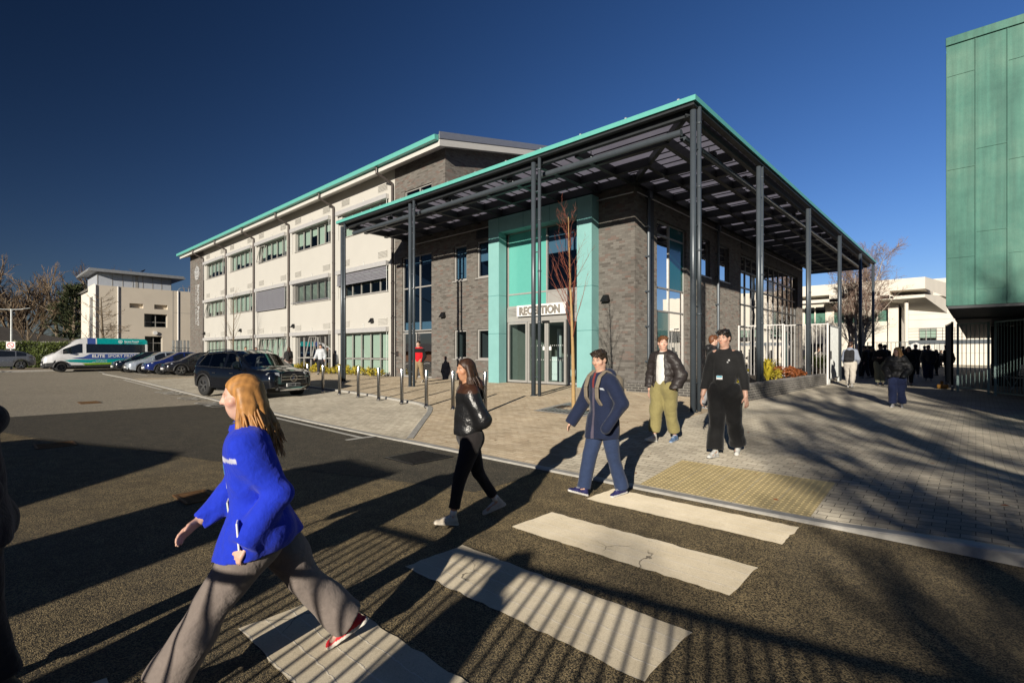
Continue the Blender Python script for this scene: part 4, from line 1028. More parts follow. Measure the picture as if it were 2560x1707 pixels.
t = thing('bungalow', 'low bungalow with a dark pitched roof behind the laurel hedge', 'house', (-80, 4, 0))
q = MB(); q.box(-90, -72, -16, 8, -.3, 2.25); q.build('wall', M['render_b'], t)
q = MB(); q.prism([(-17, 2.35), (-4, 5.4), (9, 2.35), (-4, 2.3)], lambda u, v, d: (d, u, v), -91, -71.2); q.build('roof', M['roof_dk'], t)
q = MB(); q.box(-71.25, -71.1, -17, 9, 2.2, 2.42); q.build('fascia', M['soffit'], t)
t = thing('tiled_outbuilding', 'low dark roofed outbuilding at the far left edge', 'house', (-74, -12, 0))
q = MB(); q.box(-78, -66.5, -26, -3.5, -.3, 1.5); q.build('wall', mat('red_brown_wall', (.2, .09, .05), .9, var=.3), t)
q = MB(); q.prism([(-79, 1.5), (-73, 2.9), (-65.8, 1.5)], lambda u, v, d: (u, d, v), -26.5, -3.2); q.build('roof', M['roof_dk'], t)

# laurel hedge: solid dark core and leaf faces
t = thing('laurel_hedge', 'clipped green laurel hedge behind the minibus bonnet', 'hedge', (-60, 2.5, 0))
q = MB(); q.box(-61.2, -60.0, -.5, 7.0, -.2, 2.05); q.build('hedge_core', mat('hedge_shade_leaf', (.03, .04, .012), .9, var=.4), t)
q = MB(); r = random.Random(31)
for i in range(5200):
    f = r.random(); y = r.uniform(-.6, 7.1); z = r.uniform(0, 2.15); x = -59.98 + r.uniform(-.05, .14) + .1 * math.sin(y * 2) * math.sin(z * 2.4)
    if f < .3: x = r.uniform(-61.2, -59.9); z = 2.06 + r.uniform(-.03, .16) + .06 * math.sin(x * 3 + y * 2)
    a = Vector((r.gauss(0, .5), r.gauss(0, 1), r.gauss(0, 1))).normalized(); n = Vector((1, 0, .5)) if f >= .3 else Vector((.3, 0, 1)); b = a.cross(n).normalized(); s = r.uniform(.07, .12); p = Vector((x, y, z))
    q.add([p - a * s, p + b * s * .4, p + a * s, p - b * s * .4], [(0, 1, 2, 3)])
q.build('leaves', M['leaf'], t, fix=False)

# street lamp and sign
t = thing('street_lamp', 'grey twin arm street lamp beside the hedge', 'street lamp', (-56.9, 2.6, -.1)); lx, ly = -56.9, 2.6
q = MB(); q.tube([(lx, ly, -.2), (lx, ly, 4.75)], [.08, .055], 12); q.build('pole', M['galv'], t)
d = Vector((.66, .75, 0)).normalized()
for s in (-1, 1):
    p = lambda u, z: (lx + d.x * u * s, ly + d.y * u * s, z)
    q = MB(); q.tube([p(0, 4.7), p(.7, 4.72), p(.9, 4.76)], .025, 8); q.build('arm', M['galv'], t)
    q = MB(); q.bar(p(.85, 4.77), p(1.4, 4.83), .14, .04); q.build('lamp_head', M['galv'], t, bevel=.02)
t2 = thing('no_parking_sign', 'small white sign with red ring fixed to the lamp pole', 'sign', (lx + .12, ly - .05, 1.75))
nrm = Vector((.9, -.43, 0)).normalized(); tx = Vector((-nrm.y, nrm.x, 0))
q = MB(); c = Vector((lx, ly, 1.85)) + nrm * .1
q.bar(c - tx * .28, c + tx * .28, .02, .56); q.build('sign_plate', M['white_p'], t2)
q = MB(); cc = c + nrm * .014
for k in range(24):
    a, b = 2 * math.pi * k / 24, 2 * math.pi * (k + 1) / 24
    q.quad(*[tuple(cc + tx * rr_ * math.cos(t_) + Vector((0, 0, rr_ * math.sin(t_)))) for rr_, t_ in ((.17, a), (.22, a), (.22, b), (.17, b))])
q.bar(cc + tx * .14 - Vector((0, 0, .14)), cc - tx * .14 + Vector((0, 0, .14)), .004, .05)
q.build('red_ring', mat('sign_red', (.55, .05, .05), .5), t2, fix=False)
# ------------------------------------------------------------------ trees
def grow(mbs, r, p, d, L, rad, lvl, c):
    n = c.get('seg', 4) if lvl < 2 else 3; pts = [p.copy()]; rads = [rad]; ds = []
    tip = rad * (c['taper'] if lvl < c['max'] else .35)
    for i in range(n):
        w = c['wob'][min(lvl, len(c['wob']) - 1)]
        d = (d + Vector((r.gauss(0, w), r.gauss(0, w), r.gauss(0, w) + c['up'][min(lvl, len(c['up']) - 1)]))).normalized()
        p = p + d * (L / n); pts.append(p.copy()); rads.append(rad + (tip - rad) * (i + 1) / n); ds.append(d.copy())
    mbs[0 if lvl < c.get('split', 2) else 1].tube(pts, rads, (8, 6, 4, 3, 3, 3)[lvl], caps=False)
    if lvl >= c['max']: return
    k = c['kids'][lvl]; s0 = c['start'][min(lvl, len(c['start']) - 1)]
    for i in range(k):
        t = s0 + (1 - s0) * ((i + r.random()) / k); t = min(t, .98); j = min(int(t * n), n - 1); q = pts[j].lerp(pts[j + 1], t * n - j)
        a = r.uniform(0, 6.283); ang = c['ang'][min(lvl, len(c['ang']) - 1)] * r.uniform(.7, 1.25)
        ax = ds[j]; o = ax.orthogonal().normalized(); o = (o * math.cos(a) + ax.cross(o) * math.sin(a))
        nd = (ax * math.cos(ang) + o * math.sin(ang)).normalized()
        ll = L * c['ratio'][min(lvl, len(c['ratio']) - 1)] * r.uniform(.7, 1.15) * (1 - c.get('fall', .45) * (t - s0) / max(.01, 1 - s0))
        rr = max(c.get('rmin', .006), min(rads[j] * .8, (rads[j] + (rads[j + 1] - rads[j]) * (t * n - j)) * c.get('rk', .6)))
        grow(mbs, r, q, nd, ll, rr, lvl + 1, c)
def bare_tree(name, label, loc, H, rad, seed, c, bark='bark', twig='twig', stems=1, group=None, lean=.0):
    r = random.Random(seed); t = thing(name, label, 'tree', loc, 0, group); mbs = (MB(), MB())
    for s in range(stems):
        a = s * 2.4 + .3; d = Vector((lean * math.cos(a), lean * math.sin(a), 1)).normalized() if stems > 1 or lean else Vector((0, 0, 1))
        grow(mbs, r, Vector((.12 * math.cos(a) * (stems > 1), .12 * math.sin(a) * (stems > 1), -.15)), d, H * r.uniform(.85, 1.05), rad, 0, c)
    mbs[0].build('trunk', M[bark], t, local=True, smooth=True, fix=False); mbs[1].build('crown', M[twig], t, local=True, fix=False)
    return t
C_slim = dict(max=2, kids=[30, 6], ratio=[.34, .36], start=[.36, .15], ang=[.62, .5], wob=[.012, .07, .12], up=[.05, .12, .05], taper=.15, fall=.6, rk=.3, rmin=.0034, seg=6, split=1)
bare_tree('slim_tree', 'young slender leafless tree with ochre trunk and red twigs before the reception', (-7.25, 10.12, pave_z(-7.25, 10.12)), 5.0, .055, 5, C_slim, 'bark_y', 'twig_r')
bare_tree('slim_tree', 'thin young leafless tree close to the rendered wall behind the cars', (-39.5, 13.2, -.05), 6.4, .07, 8, dict(C_slim, ratio=[.34, .4], kids=[20, 6], start=[.3, .15]), 'bark', 'twig')
C_tier = dict(max=3, kids=[34, 9, 4], ratio=[.62, .4, .4], start=[.14, .15, .1], ang=[1.35, .6, .6], wob=[.01, .06, .15], up=[.0, .02, .02], taper=.2, fall=.72, rk=.3, rmin=.012, seg=6)
bare_tree('tiered_tree', 'leafless tree with flat tiered branches in front of the buff block', (-58.2, 8.6, -.1), 6.9, .16, 12, C_tier, 'bark', 'twig')
C_old = dict(max=4, kids=[7, 7, 6, 5], ratio=[.75, .55, .5, .45], start=[.25, .25, .2, .1], ang=[.75, .65, .6, .6], wob=[.06, .12, .16, .2], up=[.02, .1, .08, .05], taper=.45, fall=.35, rk=.62, rmin=.014, seg=5)
old = bare_tree('old_tree', 'large spreading leafless tree at the far left', (-100, 4.5, -.2), 10.2, .5, 14, C_old, 'bark', 'twig', 3, lean=.3)
o2 = dup(old, (-101, 12.5, -.2), 2.1, 'second big leafless tree, left of the dark conifer', scale=1.08)
o3 = dup(old, (-92, 17.5, -.2), 4.0, 'leafless tree whose pale limbs cross the dark conifer', scale=.95)
C_vase = dict(max=3, kids=[9, 9, 7], ratio=[.9, .45, .4], start=[.25, .2, .1], ang=[.5, .55, .6], wob=[.03, .08, .15], up=[.02, .08, .05], taper=.4, fall=.3, rk=.5, rmin=.012, seg=5)
bare_tree('vase_tree', 'bushy leafless tree with upswept branches behind the grey car', (-66.3, 4.4, -.1), 4.8, .13, 17, C_vase, 'bark', 'twig')
C_birch = dict(max=3, kids=[24, 13, 9], ratio=[.36, .5, .42], start=[.25, .12, .08], ang=[.55, .6, .7], wob=[.03, .07, .16], up=[.04, .03, -.03], taper=.12, fall=.45, rk=.42, rmin=.008, seg=6)
bare_tree('birch_tree', 'multi stemmed leafless birch with pale trunks beyond the canopy', (-6.4, 44, -.1), 8.0, .12, 23, C_birch, 'bark_w', 'twig_p', 6, lean=.1)
# belt of far trees
far = bare_tree('far_tree', 'leafless tree in the far belt behind the bungalow', (-128, -14, -.3), 9.0, .3, 33, dict(C_old, kids=[8, 7, 6], max=3, rmin=.03), 'bark', 'twig', 1, 'leafless trees of the far belt')
for i, (x, y, s) in enumerate(((-112, -2, 1.2), (-116, 9, 1.3), (-110, 16, 1.15), (-108, 22, 1.2), (-104, 27, 1.0), (-120, -9, 1.3), (-122, 3, 1.4), (-96, 9, 1.05), (-127, -30, 1.2))): dup(far, (x, y, -.3), i * 1.3, scale=s)
# dark conifer
t = thing('conifer_tree', 'dense dark evergreen conifer beside the buff block', 'tree', (-90, 10.2, -.2)); r = random.Random(5)
q = MB(); q.tube([(0, 0, -.3), (0, 0, 5), (.2, .1, 10)], [.4, .25, .06], 8); q.build('trunk', M['bark'], t, local=True)
q = MB()
for i in range(150):
    z = 1.0 + 9.6 * (i / 150); a = r.uniform(0, 6.28); L = (3.6 - 2.6 * max(0, (z - 4) / 6.6)) * r.uniform(.55, 1.1); tip = Vector((L * math.cos(a), L * math.sin(a), z + L * .25))
    b0 = Vector((0, 0, z)); q.tube([b0, b0.lerp(tip, .5) + Vector((0, 0, .1)), tip], [.05, .03, .01], 3, caps=False)
    for k in range(42):
        u = r.uniform(.3, 1.05); p = b0.lerp(tip, u) + Vector((r.gauss(0, .22), r.gauss(0, .22), r.gauss(0, .14)))
        d1 = (tip - b0).normalized() + Vector((r.gauss(0, .5), r.gauss(0, .5), .55 + r.gauss(0, .3))); d1.normalize(); d2 = d1.orthogonal().normalized(); s = r.uniform(.18, .38)
        d2 = (d2 * math.cos(a + k) + d1.cross(d2) * math.sin(a + k)); q.add([p - d2 * s * .25, p + d1 * s, p + d2 * s * .25, p - d1 * s * .2], [(0, 1, 2, 3)])
q.build('crown', M['conifer'], t, local=True, fix=False)
bush('dry_shrub', 'thin pale leafless shrub at the left edge in front of the grey car', (-50.8, -.2, -.05), .7, .6, 1.5, 240, 'leaf_r', 44, .05)
bush('brown_hedge', 'brown beech hedge left of the laurel hedge', (-61, -4, -.1), 1.0, 4.5, 1.9, 1800, 'leaf_r', 45, .12, cat='hedge')
# trees and things behind the camera that throw the long shadows
C_shade = dict(max=3, kids=[13, 10, 9], ratio=[.62, .52, .45], start=[.2, .18, .12], ang=[.85, .7, .7], wob=[.03, .1, .18], up=[.03, .06, .02], taper=.4, fall=.4, rk=.6, rmin=.026, seg=5)
sh = bare_tree('roadside_tree', 'tall leafless roadside tree standing behind the viewpoint', (9.5, -13.5, -.4), 11.0, .36, 51, C_shade, 'bark', 'twig', 1, 'leafless roadside trees behind the viewpoint')
for i, (x, y, s) in enumerate(((14.3, -14.8, 1.12), (16.6, -9.7, 1.0), (16.0, -23, 1.25), (21, -16, 1.2), (6.2, -10.4, .56), (9.2, -8.6, .6))): dup(sh, (x, y, -.4), 1.1 + i * 1.7, scale=s)

# ------------------------------------------------------------------ vehicles (x forward, y left)
def interp(p): return lambda x: lerp_pts(x, p)
M['car_black'] = mat('black_car_paint', (.004, .005, .008), .12, 0, var=.1, coat=1.)
M['car_char'] = mat('charcoal_car_paint', (.018, .018, .02), .2, .2, var=.1, coat=.8)
M['car_blue'] = mat('blue_car_paint', (.015, .03, .16), .2, .3, var=.1, coat=.9)
M['car_silver'] = mat('silver_blue_car_paint', (.42, .47, .53), .25, .4, var=.05, coat=.7)
M['car_grey'] = mat('grey_car_paint', (.17, .18, .2), .25, .4, var=.05, coat=.7)
M['van_white'] = mat('white_van_paint', (.72, .72, .72), .25, 0, var=.03, coat=.5)
M['van_teal'] = mat('teal_van_wrap', (.0, .3, .3), .3, 0, var=.08, coat=.4)
M['van_blue'] = mat('blue_van_wrap', (.05, .09, .3), .3, 0, var=.1, coat=.4)
M['van_green'] = mat('green_van_wrap', (.2, .36, .03), .3, 0, var=.1, coat=.4)
M['car_glass'] = mat('dark_car_glass', (.012, .015, .02), .03, 0, var=.2, spec=.8)
M['car_glass_c'] = glass_mat('clear_car_glass', (.42, .5, .52), 1.6)
M['chrome'] = mat('chrome_trim', (.75, .75, .76), .12, 1., var=.03)
M['lamp_glass'] = mat('headlamp_glass', (.62, .64, .66), .1, .5, var=.2, vs=30, coat=1.)
M['lamp_red'] = mat('tail_lamp_red', (.3, .01, .012), .15, 0, var=.1, coat=1.)
M['plate'] = mat('number_plate_white', (.72, .72, .7), .4, var=.02)
M['plate_y'] = mat('number_plate_yellow', (.7, .55, .06), .4, var=.02)
M['trim'] = mat('black_plastic_trim', (.025, .025, .026), .6, var=.1)
M['hub'] = mat('alloy_rim', (.5, .5, .5), .25, .9, var=.08)
M['rim_dark'] = mat('dark_alloy_rim', (.05, .05, .055), .3, .8, var=.08)

def wheel(par, x, y, r, w, side, rim='hub', spokes=5):
    q = MB(); n = 32; prof = [(r * .62, -w / 2), (r * .93, -w / 2), (r, -w * .32), (r, w * .32), (r * .93, w / 2), (r * .62, w / 2)]
    vs = [(x + a * math.cos(2 * math.pi * k / n), y + b, r + a * math.sin(2 * math.pi * k / n)) for k in range(n) for a, b in prof]; m = len(prof)
    q.add(vs, [(k * m + j, k * m + j + 1, ((k + 1) % n) * m + j + 1, ((k + 1) % n) * m + j) for k in range(n) for j in range(m - 1)])
    t = q.build('wheel', M['black_r'], par, local=True, smooth=True)
    q = MB(); yo = y + side * w * .36; R0 = r * .66
    ri = [(x + a * math.cos(2 * math.pi * k / n), yo + b, r + a * math.sin(2 * math.pi * k / n)) for k in range(n) for a, b in ((R0, side * .02), (R0 * .88, side * .03), (R0 * .86, -side * .05))]
    q.add(ri, [(k * 3 + j, k * 3 + j + 1, ((k + 1) % n) * 3 + j + 1, ((k + 1) % n) * 3 + j) for k in range(n) for j in (0, 1)])
    for k in range(spokes):
        for o in (-.09, .09):
            a = 2 * math.pi * k / spokes + o * 1.6 + .3; a0 = 2 * math.pi * k / spokes + .3
            q.bar((x + R0 * .12 * math.cos(a0), yo + side * .015, r + R0 * .12 * math.sin(a0)), (x + R0 * .92 * math.cos(a), yo + side * .02, r + R0 * .92 * math.sin(a)), .028, .03, up=(0, 1, 0))
    q.tube([(x, yo - side * .03, r), (x, yo + side * .03, r)], R0 * .2, 12)
    q.build('rim', M[rim], t, local=True, fix=True)
    q = MB(); q.tube([(x, yo - side * .07, r), (x, yo - side * .06, r)], R0 * .95, 20); q.build('brake_disc', M['trim'], t, local=True)
    return t

def car(name, label, cat, loc, rz, P, group=None):
    t = thing(name, label, cat, loc, rz, group)
    L, W, wr = P['L'], P['W'], P['wheel_r']; top, belt = interp(P['top']), interp(P['belt']); plan = interp(P['plan']); ax = P['axles']
    gtop = P.get('gtop'); roofk = P.get('roofk', .76)
    sill0 = P.get('sill', .24)
    def sill(x):
        z = sill0 + .1 * max(0, abs(x) - L / 2 + .5) / .5
        for a in ax:
            d = abs(x - a); R = wr + .07
            if d < R: z = max(z, wr + math.sqrt(R * R - d * d) - .02)
        return z
    xs = sorted(set([round(v, 4) for v in span(-L / 2, L / 2, .07)] + [round(a + s * (wr + .07) * math.cos(k * .2617), 4) for a in ax for s in (-1, 1) for k in range(7)] + [p[0] for p in P['top']] + [-L / 2 + .02, L / 2 - .02]))
    secs = []
    for x in xs:
        w = W * plan(x); zt = top(x); zb = min(belt(x), zt - .05); z0 = min(sill(x), zb - .03); g = max(0, min(1, (zt - zb - .06) / .3))
        g5 = (gtop(x) if gtop else zt - .07); g5 = min(g5, zt - .05); hgt = max(0, zt - zb)
        wrf = W * (1 - (1 - roofk) * min(1, hgt / P.get('ghh', .6))) * plan(x) ** .5
        m5 = (wrf, g5) if g > 0 else (w * .88, zt - .03)
        y5 = w * .9 * (1 - g) + wrf * g; z5 = (zt - .03) * (1 - g) + g5 * g
        secs.append([(w * .84, z0), (w * .975, z0 + .015), (w, z0 + .42 * (zb - z0)), (w * .985, zb - .03 - .04 * (zb - z0)), (w * .945, zb), (y5, z5), ((w * .74) * (1 - g) + wrf * .9 * g, zt - .012), (wrf * .5 * g + w * .4 * (1 - g), zt + .008), (0, zt + .014)])
    nS = len(secs[0]); vs = []
    for s in (1, -1):
        for x, sec in zip(xs, secs): vs += [(x, s * y, z) for y, z in sec]
    half = len(xs) * nS
    bodyf, midx = [], []
    ws = P['screen']; rs = P['rear']; sw = P['sides']; scr, rear_, sides_ = [], [], {}
    bands = P.get('bands')
    for h in (0, 1):
        for i in range(len(xs) - 1):
            xm = (xs[i] + xs[i + 1]) / 2
            for j in range(nS - 1):
                o = h * half; f = (o + i * nS + j, o + (i + 1) * nS + j, o + (i + 1) * nS + j + 1, o + i * nS + j + 1)
                if j >= 6 and ws[0] < xm < ws[1]: scr.append(f)
                elif j >= 6 and rs[0] < xm < rs[1]: rear_.append(f)
                elif j == 4 and any(a < xm < b for a, b in sw): sides_.setdefault((h, [a < xm < b for a, b in sw].index(True)), []).append(f)
                else:
                    bodyf.append(f); midx.append(bands(xm, j, h) if bands else 0)
    for h in (0, 1):
        for i in (0, len(xs) - 1): bodyf.append(tuple(h * half + i * nS + j for j in range(nS))); midx.append(0)
        # underside
    for i in range(len(xs) - 1): bodyf.append((i * nS, (i + 1) * nS, half + (i + 1) * nS, half + i * nS)); midx.append(0)
    wins = [('windscreen', scr), ('rear_window', rear_)] + [('side_window', v) for v in sides_.values()]
    q = MB(); q.add(vs, bodyf); q.m = midx
    ob = q.build('body', [M[m] for m in P['paint']] if isinstance(P['paint'], list) else M[P['paint']], t, local=True, smooth=True)
    b = bmesh.new(); b.from_mesh(ob.data); bmesh.ops.remove_doubles(b, verts=b.verts, dist=.0008); loose = [v for v in b.verts if not v.link_faces]; bmesh.ops.delete(b, geom=loose, context='VERTS'); bmesh.ops.recalc_face_normals(b, faces=b.faces); b.to_mesh(ob.data); b.free()
    ob.data.shade_smooth()
    try: ob.data.set_sharp_from_angle(angle=R_(38))
    except Exception: pass
    for nm, ff in wins:
        if not ff: continue
        used = sorted(set(i for f in ff for i in f)); mp = {v: k for k, v in enumerate(used)}
        q = MB(); q.add([vs[i] for i in used], [tuple(mp[i] for i in f) for f in ff]); o = q.build(nm, M[P['glass']], t, local=True, smooth=True)
    # wheels, arches
    for a in ax:
        for s in (1, -1):
            wheel(t, a, s * (W - .13), wr, .23, s, P.get('rim', 'hub'), P.get('spokes', 5))
            q = MB(); R = wr + .075; pts = [(a + R * math.cos(k * math.pi / 14), s * (W * plan(a) - .005), wr + R * math.sin(k * math.pi / 14)) for k in range(15)]
            q.tube(pts, P.get('arch', .03), 6); q.build('wheel_arch', M[P.get('archm', 'trim')], t, local=True)
    q = MB(); q.box(-L / 2 + .5, L / 2 - .5, -W + .3, W - .3, .2, .5); q.build('underbody', M['trim'], t, local=True)
    for s in (1, -1):
        mx, mz = P['mirror']
        q = MB(); q.tube([(mx, s * (W - .06), mz), (mx + .02, s * (W + .1), mz + .03)], .03, 6)
        q.add([(mx + .09, s * (W + .06), mz - .03), (mx + .09, s * (W + .25), mz), (mx + .06, s * (W + .25), mz + .13), (mx + .06, s * (W + .06), mz + .13), (mx - .05, s * (W + .06), mz - .03), (mx - .05, s * (W + .24), mz), (mx - .05, s * (W + .24), mz + .13), (mx - .05, s * (W + .06), mz + .13)], [(0, 1, 2, 3), (7, 6, 5, 4), (0, 4, 5, 1), (1, 5, 6, 2), (2, 6, 7, 3), (3, 7, 4, 0)])
        q.build('wing_mirror', M[P.get('mirrorm', P['paint'] if isinstance(P['paint'], str) else 'trim')], t, local=True, bevel=.025)
    return t
def front_bits(t, P, lamps, plate=None, txt=None, grille=None):
    L = P['L']; fx = L / 2
    for (pts_, m_) in lamps:
        for s in (1, -1):
            q = MB(); q.add([(x, s * y, z) for x, y, z in pts_], [tuple(range(len(pts_)))]); vs0 = q.v[:]; n = len(vs0)
            q.add([(x - .05, y * .985, z) for x, y, z in vs0], [tuple(range(n))]); q.f += [(i, (i + 1) % n, n + (i + 1) % n, n + i) for i in range(n)]; q.m += [0] * n
            q.build('headlamp', M[m_], t, local=True)
    if plate:
        z = plate; q = MB(); q.box(fx - .02, fx + .035, -.26, .26, z, z + .115); p = q.build('number_plate', M['plate'], t, local=True)
        if txt:
            me = text_mesh(txt, .115, .004, .002, 1.0, 'CENTER'); me.transform(frame_mat((fx + .037, 0, z + .018), (0, 1, 0), (0, 0, 1))); me.materials.clear(); me.materials.append(M['black_m'])
            o = bpy.data.objects.new('plate_lettering', me); COL.objects.link(o); o.parent = p
    if grille:
        y, z0, z1 = grille; q = MB(); q.box(fx - .03, fx + .012, -y, y, z0, z1)
        g = q.build('grille', M['trim'], t, local=True, bevel=.02); return g

SUV = dict(L=4.66, W=.945, wheel_r=.365, axles=(1.42, -1.45), paint='car_black', glass='car_glass_c', sill=.3,
    top=[(-2.33, .8), (-2.29, 1.02), (-2.2, 1.14), (-1.85, 1.5), (-1.55, 1.6), (-.6, 1.655), (.0, 1.64), (.42, 1.54), (1.18, 1.1), (1.3, 1.065), (1.95, 1.0), (2.2, .92), (2.3, .8), (2.33, .55)],
    belt=[(-2.3, 1.1), (-1.0, 1.05), (1.2, .99), (2.3, .85)], plan=[(-2.33, .72), (-2.27, .86), (-2.05, .95), (-1.5, .99), (1.5, .99), (1.95, .95), (2.2, .87), (2.3, .77), (2.33, .7)],
    screen=(.42, 1.18), rear=(-2.2, -1.85), sides=((-1.75, -1.22), (-1.16, -.28), (-.2, .72)), mirror=(.72, 1.03), ghh=.62, roofk=.74)
suv = car('black_suv', 'glossy black estate car with chrome trim nosing towards the bollards', 'car', (-19.55, 7.15, lay_z(-19.5, 6.9)), R_(13), SUV)
g = front_bits(suv, SUV, [([(2.31, .5, .78), (2.2, .8, .8), (2.08, .86, .84), (2.12, .8, .91), (2.27, .5, .9)], 'lamp_glass')], .42, 'CO07 EES', (.46, .56, .86))
q = MB()
for z in (.66, .76): q.bar((2.348, -.45, z), (2.348, .45, z), .03, .022)
q.build('chrome_bar', M['chrome'], g, local=True)
q = MB(); fx_ = 2.365
ring(q, .115, .135, .0, .02, 0, .71, 28, lambda u, z, d: (fx_ - d, u, z))
for k in range(3):
    a = math.pi / 2 + k * 2 * math.pi / 3; q.add([(fx_ - .004, .12 * math.cos(a), .71 + .12 * math.sin(a)), (fx_ - .004, .022 * math.cos(a + 1.05), .71 + .022 * math.sin(a + 1.05)), (fx_ + .012, 0, .71), (fx_ - .004, .022 * math.cos(a - 1.05), .71 + .022 * math.sin(a - 1.05))], [(0, 1, 2), (0, 2, 3)])
q.build('star_emblem', M['chrome'], g, local=True, fix=False)
q = MB(); q.tube([(2.25, -.72, .5), (2.31, -.55, .42), (2.36, -.3, .36), (2.36, .3, .36), (2.31, .55, .42), (2.25, .72, .5)], .025, 8)
q.box(2.3, 2.345, -.5, .5, .29, .33); q.tube([(2.2, -.8, .62), (2.26, -.7, .6), (2.28, -.62, .5)], .012, 6); q.tube([(2.2, .8, .62), (2.26, .7, .6), (2.28, .62, .5)], .012, 6); q.build('bumper_trim', M['chrome'], suv, local=True)
q = MB(); q.box(2.2, 2.33, -.6, .6, .3, .54); q.build('lower_intake', M['trim'], suv, local=True, bevel=.03)
q = MB()
for s in (1, -1):
    q.tube([(-1.7, s * .66, 1.585), (-1.5, s * .68, 1.655), (-.6, s * .69, 1.69), (-.1, s * .69, 1.675), (.2, s * .68, 1.6)], .018, 6)
q.build('roof_rail', M['chrome'], suv, local=True)
q = MB()
for s in (1, -1):
    q.tube([(-1.9, s * .905, 1.1), (-1.0, s * .91, 1.07), (.8, s * .905, 1.02)], .011, 6); q.tube([(-1.85, s * .86, 1.16), (-1.5, s * .745, 1.52), (-.6, s * .725, 1.585), (.1, s * .735, 1.565), (.45, s * .78, 1.46), (.8, s * .87, 1.1)], .01, 6)
    for x in (-.75, .3): q.bar((x - .1, s * .95, .86), (x + .1, s * .95, .86), .02, .025)
q.build('window_trim', M['chrome'], suv, local=True)
q = MB()
for x, y in ((.1, -.38), (.1, .38), (-.9, -.38), (-.9, .38)): q.box(x - .1, x + .08, y - .22, y + .22, .6, 1.2); q.box(x - .06, x + .04, y - .11, y + .11, 1.22, 1.4)
q.box(.75, 1.1, -.75, .75, .85, 1.02); q.box(-1.9, .9, -.8, .8, .4, .6); q.build('seat', M['trim'], suv, local=True, bevel=.04)
q = MB(); q.tube([(.62 + .17 * math.sin(k * .5236) * .5, -.38 + .17 * math.cos(k * .5236), 1.0 + .15 * math.sin(k * .5236)) for k in range(13)], .012, 6); q.build('steering_wheel', M['trim'], suv, local=True)
q = MB(); q.box(.62, .66, -.06, .08, 1.37, 1.43); q.build('rear_view_mirror', M['trim'], suv, local=True)
q = MB()
for s in (1, -1): q.add([(-2.31, s * .5, .95), (-2.2, s * .84, .95), (-2.15, s * .86, 1.05), (-2.28, s * .5, 1.06)], [(0, 1, 2, 3)])
q.build('tail_lamp', M['lamp_red'], suv, local=True)

HATCH = dict(L=4.3, W=.9, wheel_r=.325, axles=(1.3, -1.3), glass='car_glass', paint='car_char', sill=.22,
    top=[(-2.15, .75), (-2.1, .98), (-1.95, 1.08), (-1.6, 1.36), (-1.2, 1.47), (-.4, 1.53), (.1, 1.5), (.35, 1.43), (1.15, 1.02), (1.3, .97), (1.8, .86), (2.05, .75), (2.13, .62), (2.15, .42)],
    belt=[(-2.1, 1.04), (-1, 1.0), (1.1, .93), (2.1, .7)], plan=[(-2.15, .7), (-2.08, .86), (-1.8, .95), (-1.2, 1), (1.2, 1), (1.7, .95), (1.98, .85), (2.1, .72), (2.15, .6)],
    screen=(.35, 1.15), rear=(-1.95, -1.5), sides=((-1.5, -.95), (-.9, -.12), (-.04, .62)), mirror=(.7, .96), ghh=.58, roofk=.72)
grp = 'cars parked side by side in the bays'
def hatch(label, x, y, paint, **kw):
    P = dict(HATCH, paint=paint, **kw); t = car('parked_car', label, 'car', (x, y, road_z(x, y) + .012), R_(-90), P, grp)
    front_bits(t, P, [([(2.1, .45, .66), (1.95, .72, .7), (1.75, .82, .78), (1.8, .76, .83), (2.05, .45, .74)], 'lamp_glass')], .4, None, (.5, .3, .4))
    q = MB(); q.box(2.1, 2.165, -.35, .35, .54, .6); q.build('upper_grille', M['trim'], t, local=True)
    q = MB()
    for s in (1, -1):
        q.box(2.03, 2.1, s * .6 - .1, s * .6 + .1, .3, .42)
    q.build('fog_lamp', M['trim'], t, local=True)
    return t
hatch('silver blue rounded hatchback in the parking bays', -43.5, 9.75, 'car_silver', rim='rim_dark')
hatch('bright blue crossover between the silver and the charcoal cars', -41.15, 10.3, 'car_blue', wheel_r=.34, sill=.26)
hatch('charcoal crossover with pale alloy wheels nearest the lay-by', -38.75, 10.85, 'car_char', wheel_r=.345, sill=.27, archm='trim', arch=.05)
hatch('dark car mostly hidden behind the silver hatchback, next to the minibus', -45.9, 9.4, 'car_black')
G = dict(HATCH, L=4.6, paint='car_grey', axles=(1.4, -1.45), wheel_r=.34, sides=((-1.75, -1.2), (-1.12, -.2), (-.12, .7)),
    top=[(-2.3, .75), (-2.28, .95), (-2.1, 1.1), (-1.75, 1.3), (-1.3, 1.45), (-.3, 1.52), (.2, 1.5), (.4, 1.44), (1.25, 1.02), (1.4, .97), (1.95, .88), (2.2, .78), (2.3, .42)], plan=[(-2.3, .7), (-2.2, .88), (-1.9, .96), (-1.2, 1), (1.2, 1), (1.9, .95), (2.15, .85), (2.3, .6)], screen=(.4, 1.25), rear=(-2.1, -1.75))
gc = car('grey_car', 'grey fastback car cut by the left edge, seen from its rear side', 'car', (-55.7, 1.6, -.05), R_(-90), G)
q = MB()
for s in (1, -1): q.add([(-2.27, s * .5, .86), (-2.12, s * .86, .88), (-1.85, s * .9, .95), (-2.1, s * .86, 1.0), (-2.25, s * .5, .98)], [(0, 1, 2, 3, 4)])
q.build('tail_lamp', M['lamp_red'], gc, local=True)

